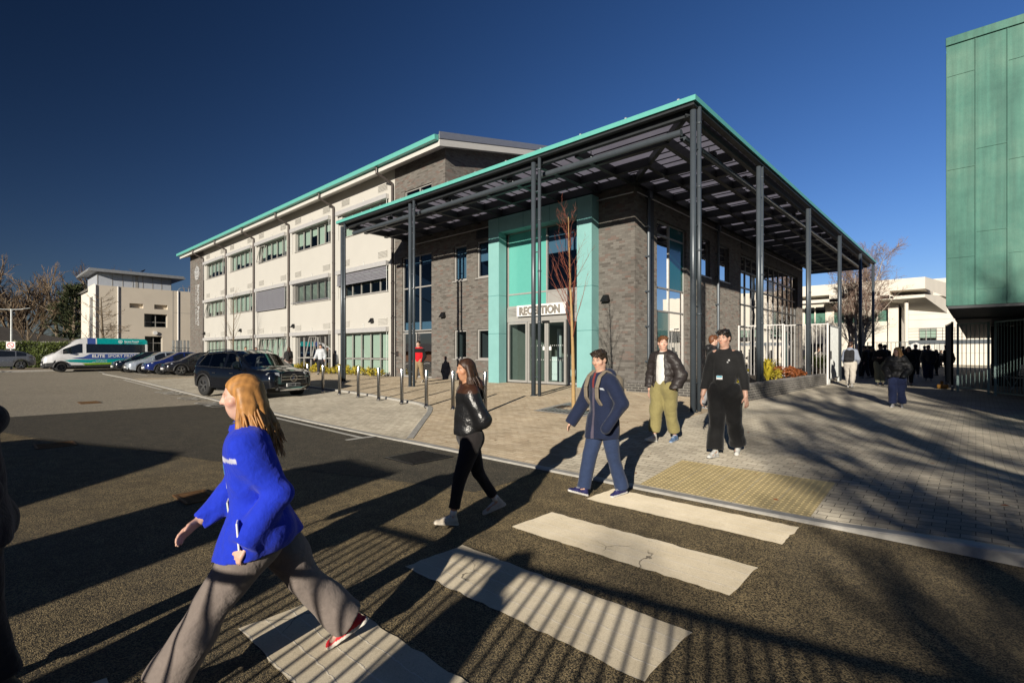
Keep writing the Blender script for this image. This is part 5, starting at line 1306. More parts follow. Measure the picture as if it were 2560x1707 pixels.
VAN = dict(L=6.2, W=1.03, wheel_r=.345, axles=(2.15, -1.9), paint=['van_white', 'van_teal', 'van_blue', 'van_green', 'trim'], glass='car_glass', sill=.34,
    top=[(-3.1, .7), (-3.06, 2.36), (-2.9, 2.5), (.75, 2.53), (1.2, 2.4), (1.55, 2.14), (2.5, 1.38), (2.95, 1.14), (3.06, .98), (3.1, .5)],
    belt=[(-3.1, 1.39), (1.0, 1.39), (2.4, 1.28), (3.1, .95)], plan=[(-3.1, .95), (-3.0, .99), (2.2, .99), (2.6, .95), (2.95, .85), (3.06, .74), (3.1, .66)],
    gtop=lambda x: 2.07 - .45 * max(0, x - 1.15), ghh=1.1, roofk=.86, screen=(1.55, 2.5), rear=(-3.08, -3.06), sides=((-2.92, -.9), (-.86, .72), (.95, 2.02)), mirror=(1.9, 1.42), mirrorm='trim', rim='rim_dark', arch=.06)
def van_bands(x, j, h):
    if j <= 1: return 4 if x > 2.45 else 0
    if j >= 5 and x < .1 - .35 * (j - 5): return 1
    if j >= 5 and j < 7 and x < .75: return 2 if abs(x - .4) < .25 and j == 5 else 0
    if j in (2, 3) and x < -2.7: return 3
    return 0
VAN['bands'] = van_bands
van = car('school_minibus', 'white, teal and blue sport minibus with roof lettering parked by the buff block', 'minibus', (-49.9, 6.95, road_z(-50, 7) + .012), R_(-90), VAN)
front_bits(van, VAN, [([(3.02, .55, .95), (2.8, .86, 1.0), (2.5, .93, 1.12), (2.62, .9, 1.18), (2.98, .55, 1.08)], 'lamp_glass')], .5, None, (.6, .56, .78))
q = MB(); q.box(2.75, 3.13, -.8, .8, .3, .62); q.build('bumper', M['trim'], van, local=True, bevel=.06)
yv = VAN['W'] + .008
def decal(nm, poly, m, par=van):
    q = MB(); q.prism(poly, lambda u, v, d: (u, d, v), yv - .03, yv + .003 * (1 + (m == 'van_green'))); return q.build(nm, M[m], par, local=True)
decal('blue_wave', [(1.55, 1.02), (.9, 1.1), (.5, 1.33), (-3.0, 1.33), (-3.0, .98), (.3, .93), (1.0, .96)], 'van_blue')
decal('teal_wave', [(2.0, .86), (1.35, .92), (.4, .9), (-3.0, .97), (-3.0, .6), (-.2, .66), (.9, .68), (1.72, .74)], 'van_teal')
decal('green_wave', [(1.0, .62), (-.5, .66), (-1.5, .76), (-3.0, .9), (-3.0, .56), (-.5, .53), (.8, .5)], 'van_green')
decal('lower_sill', [(1.6, .5), (-1.4, .5), (-1.4, .38), (1.6, .38)], 'trim')
def vtext(txt, size, x, z, sx=1., m='white_p', bold=0.):
    me = text_mesh(txt, size, bold, .001); me.transform(Matrix.Diagonal((sx, 1, 1, 1))); me.transform(frame_mat((x, yv + .012, z), (-1, 0, 0), (0, 0, 1))); me.materials.clear(); me.materials.append(M[m])
    o = bpy.data.objects.new('wrap_lettering', me); COL.objects.link(o); o.parent = van
vtext('ELITE', .3, .42, 1.06, 1.1, bold=.008); vtext('SPORT PROGRAMME', .3, -.52, 1.06, 1.02)
vtext('Tel: 023 8036 7200', .085, .2, .8); vtext('www.barton-peveril.ac.uk', .085, .4, .69)
me = text_mesh('Barton Peveril', .16, .003, .001); tilt = frame_mat((-1.55, .965, 2.24), (-1, 0, 0), (0, -.22, 1)); me.transform(tilt); me.materials.clear(); me.materials.append(M['white_p']); o = bpy.data.objects.new('wrap_lettering', me); COL.objects.link(o); o.parent = van
me = text_mesh('SIXTH FORM COLLEGE', .085, .0, .001); me.transform(frame_mat((-1.55, .985, 2.13), (-1, 0, 0), (0, -.22, 1))); me.materials.clear(); me.materials.append(M['white_p']); o = bpy.data.objects.new('wrap_lettering', me); COL.objects.link(o); o.parent = van
q = MB(); vfn = lambda u, z, d: (u, .99 + .02 - (z - 2.05) * .22 + d, z)
ring(q, .1, .13, .0, .004, -1.3, 2.26, 20, vfn)
for k in range(5):
    a = math.pi / 2 + k * 1.2566; q.add([vfn(-1.3 + .02 * math.cos(a + 1.57), 2.26 + .02 * math.sin(a + 1.57), .004), vfn(-1.3 + .1 * math.cos(a), 2.26 + .1 * math.sin(a), .004), vfn(-1.3 - .02 * math.cos(a + 1.57), 2.26 - .02 * math.sin(a + 1.57), .004)], [(0, 1, 2)])
q.build('emblem', M['white_p'], van, local=True, fix=False)
# unseen minibus copy and brick pier added behind the viewpoint to cast road shadows
v2 = dup(van, (-7.0, -7.2, -.47), R_(21), 'copy of the minibus added behind the viewpoint to shade the road'); v2.scale = (1.05, 1, 1.06)
t = thing('shade_pier', 'square dark brick pier added behind the viewpoint to shade the road', 'pier', (-3.0, -6.0, -.5))
q = MB(); q.box(-3.6, -2.35, -6.5, -5.4, -.6, 2.35); q.build('pier_body', M['brick'], t); q = MB(); q.box(-3.65, -2.3, -6.55, -5.35, 2.35, 2.45); q.build('coping', M['kerb'], t)
bar_fence('pedestrian_rail', 'grey pedestrian guard rail on the near pavement behind the viewpoint', 'railing', (-2.7, -1.75), (3.4, -.75), -.48, .9, .105, .013, 'galv')
# ------------------------------------------------------------------ people: smooth implicit bodies meshed with surface nets
class Field:
    def __init__(s, lo, hi, h):
        s.h = h; s.lo = np.array(lo, float); s.n = np.maximum(4, np.ceil((np.array(hi) - s.lo) / h).astype(int) + 1)
        s.d = np.full(tuple(s.n), 1.0, np.float32)
        s.ax = [(s.lo[i] + h * np.arange(s.n[i])).astype(np.float32) for i in range(3)]
    def block(s, lo, hi):
        sl = []
        for i in range(3):
            a = max(0, int((lo[i] - s.lo[i]) / s.h)); b = min(s.n[i], int((hi[i] - s.lo[i]) / s.h) + 2)
            if b <= a: return None
            sl.append(slice(a, b))
        return tuple(sl), s.ax[0][sl[0]][:, None, None], s.ax[1][sl[1]][None, :, None], s.ax[2][sl[2]][None, None, :]
    def put(s, sl, d, k, op='add'):
        o = s.d[sl]
        if op == 'add':
            if k > 0: h = np.clip(.5 + .5 * (o - d) / k, 0, 1); s.d[sl] = o * (1 - h) + d * h - k * h * (1 - h)
            else: s.d[sl] = np.minimum(o, d)
        else:
            if k > 0: h = np.clip(.5 - .5 * (o + d) / k, 0, 1); s.d[sl] = o * (1 - h) - d * h + k * h * (1 - h)
            else: s.d[sl] = np.maximum(o, -d)
    def cone(s, a, b, r1, r2, k=.02, flat=1., side=None, op='add', cut=False):
        """round cone a->b; flat<1 squashes along the direction across 'side'"""
        a = np.array(a, float); b = np.array(b, float); m = max(r1, r2) + k + s.h * 2
        B = s.block(np.minimum(a, b) - m, np.maximum(a, b) + m)
        if B is None: return
        sl, X, Y, Z = B; ab = b - a; L2 = max(1e-9, ab.dot(ab)); px, py, pz = X - a[0], Y - a[1], Z - a[2]
        t = np.clip((px * ab[0] + py * ab[1] + pz * ab[2]) / L2, 0, 1); r = r1 + (r2 - r1) * t
        qx, qy, qz = px - ab[0] * t, py - ab[1] * t, pz - ab[2] * t
        if flat != 1.:
            w = np.array(side, float); w /= np.linalg.norm(w); c = (qx * w[0] + qy * w[1] + qz * w[2]) * (1 / flat - 1)
            qx, qy, qz = qx + w[0] * c, qy + w[1] * c, qz + w[2] * c
            d = (np.sqrt(qx * qx + qy * qy + qz * qz) - r) * (flat * .5 + .5)
        else: d = np.sqrt(qx * qx + qy * qy + qz * qz) - r
        if cut: d = np.maximum(d, ((X - b[0]) * ab[0] + (Y - b[1]) * ab[1] + (Z - b[2]) * ab[2]) / math.sqrt(L2))
        s.put(sl, d, k, op)
    def slot(s, p, fw, up, w0, w1, h0, h1):
        X, Y, Z = s.ax[0][:, None, None] - p[0], s.ax[1][None, :, None] - p[1], s.ax[2][None, None, :] - p[2]
        f_ = X * fw[0] + Y * fw[1] + Z * fw[2]; h = X * up[0] + Y * up[1] + Z * up[2]; w = w0 + (w1 - w0) * np.clip((h - h0) / (h1 - h0), 0, 1)
        s.d = np.maximum(s.d, -np.maximum(np.abs(X) - w, np.maximum(-f_, h - h1))).astype(np.float32)
    def ell(s, c, rad, Rm=None, k=.02, op='add'):
        c = np.array(c, float); m = max(rad) + k + 2 * s.h; B = s.block(c - m, c + m)
        if B is None: return
        sl, X, Y, Z = B; p = (X - c[0], Y - c[1], Z - c[2])
        if Rm is None: q = p
        else: q = tuple(p[0] * Rm[0][i] + p[1] * Rm[1][i] + p[2] * Rm[2][i] for i in range(3))
        k0 = np.sqrt(sum((q[i] / rad[i]) ** 2 for i in range(3))); k1 = np.sqrt(sum((q[i] / rad[i] ** 2) ** 2 for i in range(3))) + 1e-6
        s.put(sl, k0 * (k0 - 1) / k1, k, op)
    def plane(s, p, n):
        """keep the side the normal points away from"""
        n = np.array(n, float); n /= np.linalg.norm(n); X, Y, Z = s.ax[0][:, None, None], s.ax[1][None, :, None], s.ax[2][None, None, :]
        d = (X - p[0]) * n[0] + (Y - p[1]) * n[1] + (Z - p[2]) * n[2]; s.d = np.maximum(s.d, d.astype(np.float32))
    def folds(s, amp, seed=0, freq=22., vert=.35):
        r = np.random.RandomState(seed); X, Y, Z = s.ax[0][:, None, None], s.ax[1][None, :, None], s.ax[2][None, None, :]; t = 0
        for i in range(5):
            v = r.normal(size=3); v[2] *= vert if i % 2 else 1.4; v = v / np.linalg.norm(v) * freq * r.uniform(.5, 1.5); u = r.normal(size=3) * freq * .35
            t = t + np.sin(X * v[0] + Y * v[1] + Z * v[2] + 1.3 * np.sin(X * u[0] + Y * u[1] + Z * u[2]) + r.uniform(0, 6))
        s.d = s.d + (amp / 2.2) * t.astype(np.float32)
    def mesh(s):
        d = s.d; d[0] = d[-1] = 1; d[:, 0] = d[:, -1] = 1; d[:, :, 0] = d[:, :, -1] = 1
        ins = d < 0; n = d.shape
        c = np.zeros((n[0] - 1, n[1] - 1, n[2] - 1), np.int8)
        for i in (0, 1):
            for j in (0, 1):
                for k in (0, 1): c += ins[i:n[0] - 1 + i, j:n[1] - 1 + j, k:n[2] - 1 + k]
        I, J, K = np.nonzero((c > 0) & (c < 8))
        if len(I) == 0: return np.zeros((0, 3)), []
        idx = -np.ones(c.shape, np.int32); idx[I, J, K] = np.arange(len(I))
        acc = np.zeros((len(I), 3)); cnt = np.zeros(len(I))
        cs = [(a, b, e) for a in (0, 1) for b in (0, 1) for e in (0, 1)]
        for p in range(8):
            for q in range(p + 1, 8):
                if sum(abs(cs[p][t] - cs[q][t]) for t in range(3)) != 1: continue
                d1 = d[I + cs[p][0], J + cs[p][1], K + cs[p][2]]; d2 = d[I + cs[q][0], J + cs[q][1], K + cs[q][2]]; m = (d1 < 0) != (d2 < 0)
                t = np.where(m, d1 / np.where(m, d1 - d2, 1), 0)
                for e in range(3): acc[:, e] += np.where(m, cs[p][e] + t * (cs[q][e] - cs[p][e]), 0)
                cnt += m
        V = s.lo + s.h * (np.stack([I, J, K], 1) + acc / cnt[:, None]); F = []
        for axn in range(3):
            sh = [slice(None)] * 3; sh2 = [slice(None)] * 3; sh[axn] = slice(0, n[axn] - 1); sh2[axn] = slice(1, n[axn])
            A, B = ins[tuple(sh)], ins[tuple(sh2)]; X = np.argwhere(A != B)
            o1, o2 = [(1, 2), (2, 0), (0, 1)][axn]
            X = X[(X[:, o1] > 0) & (X[:, o2] > 0) & (X[:, o1] < n[o1] - 1) & (X[:, o2] < n[o2] - 1)]
            if len(X) == 0: continue
            fl_ = A[tuple(X.T)]; qs = []
            for da, db in ((0, 0), (1, 0), (1, 1), (0, 1)):
                Y = X.copy(); Y[:, o1] -= da; Y[:, o2] -= db; qs.append(idx[tuple(Y.T)])
            Q = np.stack(qs, 1); Q[fl_] = Q[fl_][:, ::-1]; F.append(Q[(Q >= 0).all(1)][:, ::-1])
        return V, np.concatenate(F)
def sdf_obj(name, f, m, par, colfn):
    V, F = f.mesh()
    me = bpy.data.meshes.new(name); me.vertices.add(len(V)); me.vertices.foreach_set('co', V.astype(np.float32).ravel())
    me.loops.add(len(F) * 4); me.loops.foreach_set('vertex_index', F.astype(np.int32).ravel()); me.polygons.add(len(F)); me.polygons.foreach_set('loop_start', np.arange(len(F), dtype=np.int32) * 4)
    me.update(calc_edges=True); me.validate()
    ca = me.color_attributes.new('Col', 'FLOAT_COLOR', 'POINT'); c = np.ones((len(V), 4), np.float32); c[:, :3] = colfn(V); ca.data.foreach_set('color', c.ravel())
    me.materials.append(m); me.shade_smooth(); o = bpy.data.objects.new(name, me); COL.objects.link(o); o.parent = par; return o
M['skin'] = attr_mat('skin', .5, 60, .0006, .4, sss=.08, crease=.0)
M['hair'] = attr_mat('hair', .5, 90, .003, .4, crease=.0)
M['cloth'] = attr_mat('woven_cloth', .85, 110, .002, .2, sheen=.15)
M['puffer'] = attr_mat('quilted_nylon', .5, 45, .004, .4)
M['leather'] = attr_mat('leather', .33, 50, .004, .5)
M['shoe'] = attr_mat('shoe', .6, 90, .002, .35)
const = lambda c: (lambda V: np.tile(np.array(c, np.float32), (len(V), 1)))
def rotm(yaw, pitch, roll=0.): return (Matrix.Rotation(yaw, 3, 'Z') @ Matrix.Rotation(-pitch, 3, 'X') @ Matrix.Rotation(roll, 3, 'Y'))
V3 = lambda *a: np.array(a, float)

def person(label, loc, heading, H=1.75, res=.012, group=None, sex='m', lean=3., head_yaw=0., head_pitch=4.,
           legs=((14, 8, 0), (-14, 22, 22)), arms=((20, 8, 25), (-20, 8, 25)), skin=(.55, .33, .23), hair=(.05, .03, .02), hair_style='short',
           top=None, bottom=None, shoes=None, hands=None, name='person', strands=0):
    """local frame: +y forward, +x the person's right.  legs: (hip flexion, knee flexion, foot pitch) right then left; arms: (swing, spread, elbow flexion[, forearm twist in])"""
    a = math.atan2(heading[1], heading[0]) - math.pi / 2
    t = thing(name, label, 'person', loc, a, group)
    S = H; hipz = .52 * S; th, sh = .245 * S, .235 * S
    lr = R_(lean)
    # --- skeleton
    def leg(hf, kf):
        hf, kf = R_(hf), R_(kf); k = V3(0, math.sin(hf), -math.cos(hf)) * th; an = k + V3(0, math.sin(hf - kf), -math.cos(hf - kf)) * sh; return k, an
    low = 0; lp = []
    for hf, kf, fp in legs:
        k, an = leg(hf, kf); f = R_(fp); toe = -(.04 * S) * math.cos(f) - .115 * S * math.sin(max(0, f)); heel = -(.04 * S) * math.cos(f) + .045 * S * math.sin(min(0, f)); low = min(low, an[2] + min(toe, heel)); lp.append((k, an))
    pel = V3(0, 0, -low); hw = (.052 if sex == 'm' else .056) * S; shw = (.094 if sex == 'm' else .08) * S
    up = V3(0, math.sin(lr), math.cos(lr)); fw = V3(0, math.cos(lr), -math.sin(lr))
    chest = pel + up * .2 * S; neck = pel + up * .315 * S; shc = pel + up * .29 * S
    hc = neck + up * .045 * S + fw * .012 * S + V3(0, 0, .065 * S)
    RH = rotm(R_(head_yaw), R_(head_pitch)); Rn = [[RH[i][j] for j in range(3)] for i in range(3)]
    hd = lambda x, y, z: hc + np.array(RH @ Vector((x, y, z)))
    J = dict(pel=pel, chest=chest, neck=neck, shc=shc, hc=hc)
    L = []; A = []
    for i, s in enumerate((1, -1)):
        hip = pel + V3(s * hw, 0, 0); k, an = lp[i]; L.append((hip, hip + k, hip + an))
        am = arms[i]; sw, sp, el = R_(am[0]), R_(am[1]), R_(am[2]); tw = am[3] if len(am) > 3 else .15
        sd = shc + V3(s * shw, 0, 0) - up * .012 * S
        d = V3(s * math.sin(sp), math.sin(sw) * math.cos(sp), -math.cos(sw) * math.cos(sp)); elb = sd + d * .172 * S
        g = fw * math.cos(tw) + V3(-s * math.sin(tw), 0, 0); g = g - d * g.dot(d); g /= np.linalg.norm(g)
        e2 = d * math.cos(el) + g * math.sin(el); wr = elb + e2 * .148 * S; A.append((sd, elb, wr, e2, g))
    hs = S / 1.75
    lo = V3(-.62, -.75, -.03) * max(hs, .9); hi = V3(.62, .75, S * 1.06)
    # --- skin body, one continuous surface
    rb = res
    allp = [p for q in L for p in q] + [p for q in A for p in q[:3]] + [hc]
    lo = np.min(allp, 0) - .2; hi = np.max(allp, 0) + .24; lo[2] = -.04
    f = Field(lo, hi, rb)
    f.ell(pel + V3(0, 0, .01 * S), (.085 * S, .06 * S, .06 * S), k=.03)
    f.cone(pel + up * .03 * S, pel + up * .13 * S, .068 * S, .07 * S, .04, .72, (0, 1, 0)); f.cone(pel + up * .15 * S, pel + up * .25 * S, .078 * S, .085 * S, .04, .68, (0, 1, 0))
    f.cone(shc - V3(shw * .7, 0, 0), shc + V3(shw * .7, 0, 0), .045 * S, .045 * S, .03)
    f.cone(neck - up * .03 * S, hc - V3(0, 0, .04 * S) - fw * .008 * S, .037 * S if sex == 'm' else .031 * S, .034 * S if sex == 'm' else .028 * S, .02)
    for i in (0, 1):
        h, k, an = L[i]; f.cone(h, k, .058 * S, .036 * S, .02); f.cone(k, an, .035 * S, .0175 * S, .015); fp = R_(legs[i][2])
        f.cone(an, an + V3(0, math.cos(fp) * .07 * S, -.026 * S - math.sin(fp) * .07 * S), .016 * S, .01 * S, .015)
        sd, el, wr = A[i][:3]; f.cone(sd, el, .034 * S, .026 * S, .02); f.cone(el, wr, .027 * S, .0175 * S, .01)
    hscale = S / 1.75 * (1. if sex == 'm' else .96); q = lambda *v: tuple(x * hscale for x in v); H_ = lambda x, y, z: hd(x * hscale, y * hscale, z * hscale)
    f.ell(H_(0, -.012, .028), q(.073, .094, .088), Rn, .01); f.ell(H_(0, .03, -.035), q(.056, .062, .078), Rn, .03)
    f.cone(H_(0, .052, -.095), H_(0, .056, -.085), .022 * hscale, .02 * hscale, .03); f.cone(H_(-.045, -.005, -.06), H_(.045, -.005, -.06), .022 * hscale, .022 * hscale, .03)
    f.cone(H_(-.033, .077, .026), H_(.033, .077, .026), .012 * hscale, .012 * hscale, .012)
    for s in (-1, 1): f.ell(H_(s * .032, .096, .008), q(.019, .014, .012), Rn, .012, 'sub'); f.ell(H_(s * .032, .073, .006), q(.0125, .0125, .0125), Rn, .004); f.cone(H_(s * .05, .055, -.02), H_(s * .04, .062, -.025), .02 * hscale, .02 * hscale, .02)
    f.cone(H_(0, .086, .02), H_(0, .106, -.02), .0085 * hscale, .0125 * hscale, .01); f.cone(H_(-.011, .093, -.025), H_(.011, .093, -.025), .008 * hscale, .008 * hscale, .006)
    f.cone(H_(-.018, .082, -.053), H_(.018, .082, -.053), .008 * hscale, .008 * hscale, .006); f.cone(H_(-.016, .08, -.064), H_(.016, .08, -.064), .0085 * hscale, .0085 * hscale, .006)
    for s in (-1, 1):
        f.ell(H_(s * .076, -.006, -.004), q(.011, .02, .031), Rn, .006); f.ell(H_(s * .084, .0, -.0), q(.006, .009, .016), Rn, .004, 'sub')
    # hands: palm, four curled fingers of different length and a thumb from the side of the palm
    for i, s in enumerate((1, -1)):
        wr, e2, g = A[i][2:5]; mode = (hands or ('relax', 'relax'))[i]
        if mode == 'pocket': continue
        curl = {'relax': .45, 'grip': 1.0, 'fist': 1.3, 'flat': .15}.get(mode, .45)
        thumb_dir = g * .8 + V3(-s * .3, 0, 0); n = np.cross(e2, thumb_dir); n /= np.linalg.norm(n); n = n * (1 if n.dot(V3(-s, 0, 0)) > 0 else -1)   # palm normal faces the thigh
        wd = np.cross(n, e2); wd /= np.linalg.norm(wd); wd = wd if wd.dot(g) > 0 else -wd
        for c in (-.026, -.009, .009, .026): f.cone(wr + wd * c * .55 * hs, wr + e2 * .088 * hs + wd * c * hs, .0135 * hs, .0115 * hs, .008)
        for j, (c, ln) in enumerate(((.028, .068), (.0095, .078), (-.0095, .072), (-.027, .056))):
            p = wr + e2 * .09 * hs + wd * c * hs; a_ = 0
            for seg, (fr_, rr0, rr1) in enumerate(((.45, .0092, .0085), (.3, .0085, .0078), (.25, .0078, .0066))):
                a_ += curl * (.5, .75, .6)[seg]; dd = e2 * math.cos(a_) + n * math.sin(a_); p2 = p + dd * ln * fr_ * hs; f.cone(p, p2, rr0 * hs, rr1 * hs, .003); p = p2
        p = wr + e2 * .022 * hs + wd * .024 * hs; d1 = e2 * .72 + wd * .62 + n * .25; d1 /= np.linalg.norm(d1); p2 = p + d1 * .045 * hs; d2 = e2 * .85 + wd * .2 + n * (.3 + .4 * curl); d2 /= np.linalg.norm(d2)
        f.cone(p, p2, .0145 * hs, .0105 * hs, .006); f.cone(p2, p2 + d2 * .033 * hs, .0102 * hs, .008 * hs, .003)
    HI = np.array(RH.inverted())
    def skincol(V):
        c = np.tile(np.array(skin, np.float32), (len(V), 1)); P = (V - hc) @ HI.T / hscale
        def blob(cx, cy, cz, rx, ry, rz, colr, soft=.35, amt=1.):
            d = np.sqrt(((P[:, 0] - cx) / rx) ** 2 + ((P[:, 1] - cy) / ry) ** 2 + ((P[:, 2] - cz) / rz) ** 2); w = np.clip((1 - d) / soft, 0, 1)[:, None] * amt; c[:] = c * (1 - w) + np.array(colr, np.float32) * w
        sk = np.array(skin)
        for s in (-1, 1):
            blob(s * .05, .06, -.03, .03, .05, .025, sk * np.array([1.12, .82, .78]), 1., .7); blob(s * .032, .09, .009, .021, .03, .0095, sk * .45, .4, .8)
            blob(s * .032, .09, .006, .014, .03, .007, (.62, .6, .57), .3); blob(s * .032, .092, .006, .0062, .03, .0066, (.03, .02, .015), .3); blob(s * .033, .085, .029, .023, .03, .0062, np.array(hair) * .8 + .01, .5, .9)
        blob(0, .09, -.058, .023, .03, .011, sk * np.array([.95, .55, .5]), .5, .9); blob(0, .1, -.0585, .02, .03, .002, sk * .3, .5, .8); blob(0, .1, -.02, .018, .02, .018, sk * np.array([1.1, .8, .75]), .8, .6)
        if sex == 'm': blob(0, .07, -.085, .05, .05, .03, sk * .8, 1., .4)
        return c
    sdf_obj('body', f, M['skin'], t, skincol)
    # --- hair
    g = Field(hc - .34 * hscale - V3(0, 0, .28 * (hair_style == 'long')), hc + .24 * hscale, min(rb, .011))
    hr = np.random.RandomState(int(abs(loc[0] * 100)) % 1000)
    if hair_style == 'beanie':
        g.ell(H_(0, -.012, .05), q(.086, .105, .092), Rn, 0); g.plane(H_(0, 0, .028), -np.array(RH @ Vector((0, .1, 1))))
    else:
        g.ell(H_(0, -.018, .036), q(.083, .103, .093), Rn, .01); g.ell(H_(0, -.06, -.01), q(.07, .055, .08), Rn, .02)
        g.ell(H_(0, .1, -.015), q(.075, .07, .085), Rn, .012, 'sub')
        if hair_style != 'long':
            g.ell(H_(0, .03, -.1), q(.1, .11, .085), Rn, .012, 'sub')
            for s in (-1, 1): g.ell(H_(s * .085, .012, -.02), q(.02, .034, .04), Rn, .008, 'sub')
            for k in range(46):
                a_ = hr.uniform(-1.35, 1.35); b_ = hr.uniform(.2, 1.0); x = .07 * math.sin(a_); z = .065 + .055 * math.cos(a_); y0 = hr.uniform(-.08, .06)
                g.cone(H_(x, y0, z - .012), H_(x * 1.12 + hr.uniform(-.015, .015), y0 + .035 * b_, z + hr.uniform(-.004, .014)), .012 * hscale, .006 * hscale, .006)
            for k in range(12):
                x = -.05 + .1 * k / 11; g.cone(H_(x, .05, .095), H_(x + hr.uniform(-.012, .012), .094, .058 + hr.uniform(-.012, .016)), .014 * hscale, .006 * hscale, .006)
        else:
            drop = -.3
            for k in range(34):
                u = k / 33; a_ = math.pi * (.1 + 1.8 * u) - math.pi / 2 - math.pi / 2; a_ = -math.pi / 2 + (u - .5) * 3.7
                x, y = .078 * math.cos(a_ + 0), .086 * math.sin(a_) - .012; x *= 1.
                e = hr.uniform(.75, 1.05); w = hr.uniform(-.02, .02); out = 1.25
                p0 = H_(x * .95, y, .045); p1 = H_(x * 1.14 + w, y * 1.12, -.06); p2 = hc + np.array([(p1 - hc)[0] * out + hr.uniform(-.02, .02), (p1 - hc)[1] * out + hr.uniform(-.02, .02) - .01, drop * e * .62]) ; p3 = p2 + V3(hr.uniform(-.025, .025), hr.uniform(-.03, .01), drop * e * .35)
                g.cone(p0, p1, .02 * hscale, .02 * hscale, .012); g.cone(p1, p2, .02 * hscale, .018 * hscale, .012); g.cone(p2, p3, .018 * hscale, .006 * hscale, .01)
    if hair_style == 'long' and strands:
        q = MB()
        for k in range(strands):
            u = hr.uniform(0, 1); a_ = -math.pi / 2 + (u - .5) * 4.0; x, y = .083 * math.cos(a_), .092 * math.sin(a_) - .012
            tp = H_(x * .35, y * .4, .118); p0 = H_(x * .97, y, .055); p1 = H_(x * 1.2, y * 1.15, -.06); w = hr.uniform(-.03, .03); e = hr.uniform(.7, 1.12)
            p2 = hc + np.array([(p1 - hc)[0] * 1.28 + w, (p1 - hc)[1] * 1.28 + hr.uniform(-.025, .02) - .01, -.19 * e]); p3 = p2 + V3(hr.uniform(-.04, .04), hr.uniform(-.05, .02), -.11 * e)
            q.tube([tuple(p) for p in (tp, p0, p1, (p1 + p2) / 2 + V3(w * .4, 0, 0), p2, p3)], [.0035, .006, .0062, .006, .0045, .0012], 4, caps=False)
        q.build('hair_strands', mat('strand_%d_%d' % (int(hair[0] * 1000), int(hair[1] * 1000)), tuple(hair), .45, var=.35, vs=30), t, local=True, smooth=True, fix=False)
    hcn = np.array(hair)
    def haircol(V):
        P = (V - hc); n = np.sin(P[:, 0] * 260 + np.sin(P[:, 2] * 30) * 2) * .5 + np.sin(P[:, 1] * 190 + P[:, 0] * 90 + 2) * .5
        return hcn[None] * (1 + .28 * n[:, None])
    sdf_obj('beanie' if hair_style == 'beanie' else 'hair', g, M['cloth' if hair_style == 'beanie' else 'hair'], t, haircol)
    # --- trousers
    b = bottom; hem = b.get('hem', .035); wd_ = b.get('w', 1.); fl_ = b.get('flare', 1.)
    f = Field(lo, np.array([hi[0], hi[1], pel[2] + .16 * S]), max(rb, .009)); e = .012
    f.ell(pel + V3(0, -.006, .01 * S), (.095 * S + e, .07 * S + e, .075 * S), k=.03); f.cone(pel + up * .02 * S, pel + up * .08 * S, .075 * S + e, .072 * S + e, .04, .76, (0, 1, 0))
    for i in (0, 1):
        h, k, an = L[i]; f.cone(h, k, .064 * S * max(1, wd_ * .95) + e, .043 * S * wd_ + e * .6, .03); bot = k + (an - k) * (1 - hem / .235 * .9)
        f.cone(k, bot, .043 * S * wd_ + e * .6, .032 * S * fl_ + e, .02, cut=True)
    f.folds(b.get('folds', .005), int(loc[0] * 70) % 99 + 3, 20)
    f.plane(pel + up * .07 * S, up)
    for i in (0, 1): pass
    sdf_obj(b.get('name', 'trousers'), f, M[b.get('m', 'cloth')], t, b.get('colfn', const(b['c'])))
    # --- jacket or hoodie
    o = top; th_ = o.get('t', .022); ln = o.get('len', .0)
    f = Field(lo, np.array([hi[0], hi[1], hc[2] + .02]), max(rb, .009))
    f.cone(pel + up * (.03 + ln) * S, pel + up * .14 * S, (.078 * S + th_) * o.get('hemw', 1.), .074 * S + th_, .04, .8, (0, 1, 0)); f.cone(pel + up * .14 * S, pel + up * .25 * S, .079 * S + th_, .088 * S + th_ * .8, .04, .72, (0, 1, 0))
    f.cone(shc - V3(shw * .7, 0, 0) - up * .012 * S, shc + V3(shw * .7, 0, 0) - up * .012 * S, .042 * S + th_ * .6, .042 * S + th_ * .6, .035); f.cone(shc, neck + up * .01 * S, .06 * S, .05 * S, .03)
    for i, s in enumerate((1, -1)):
        sd, el, wr, e2 = A[i][:4]; cu = o.get('cuff', .0); f.cone(sd, el, .034 * S + th_ * .8, .029 * S + th_ * .8, .03); pk_ = (hands or ('', ''))[i] == 'pocket'; f.cone(el, wr - e2 * (-.014 + cu - .018 * pk_) * S, .029 * S + th_ * .8, .021 * S + th_ * .7, .015, cut=not pk_)
    if ln < -.03:
        for i in (0, 1):
            h, k, an = L[i]; f.cone(h, h + (k - h) * .5, .066 * S * max(1, b.get('w', 1.) * .95) + th_ * .8, .055 * S * b.get('w', 1.) + th_ * .8, .05)
    if o.get('quilt'):
        Z = f.ax[2][None, None, :]; f.d = f.d - (.009 * np.abs(np.sin(Z * math.pi / o['quilt']))).astype(np.float32)
    f.folds(o.get('folds', .006), int(loc[1] * 50) % 97, 17, .7)
    if o.get('collar', 1): f.cone(neck + up * .005 * S - fw * .01, neck + up * (.035) * S, .05 * S, .046 * S, .01)
    if o.get('hood'): f.ell(neck - fw * .062 * S + up * .0 * S, (.07 * S, .045 * S, .05 * S), None, .02)
    f.ell(hd(0, .01, -.03 * S) + V3(0, .02, 0), (.06 * S, .062 * S, .06 * S), None, .01, 'sub')
    if o.get('open'):
        w = o['open']; f.slot(pel, fw, up, w * 1.25, w * .75, 0., .32 * S)
    f.plane(pel + up * (.0 + ln) * S, -up)
    tc = o.get('colfn', None)
    sdf_obj(o.get('name', 'jacket'), f, M[o.get('m', 'cloth')], t, (lambda V: tc(V, J, S, fw, up)) if tc else const(o['c']))
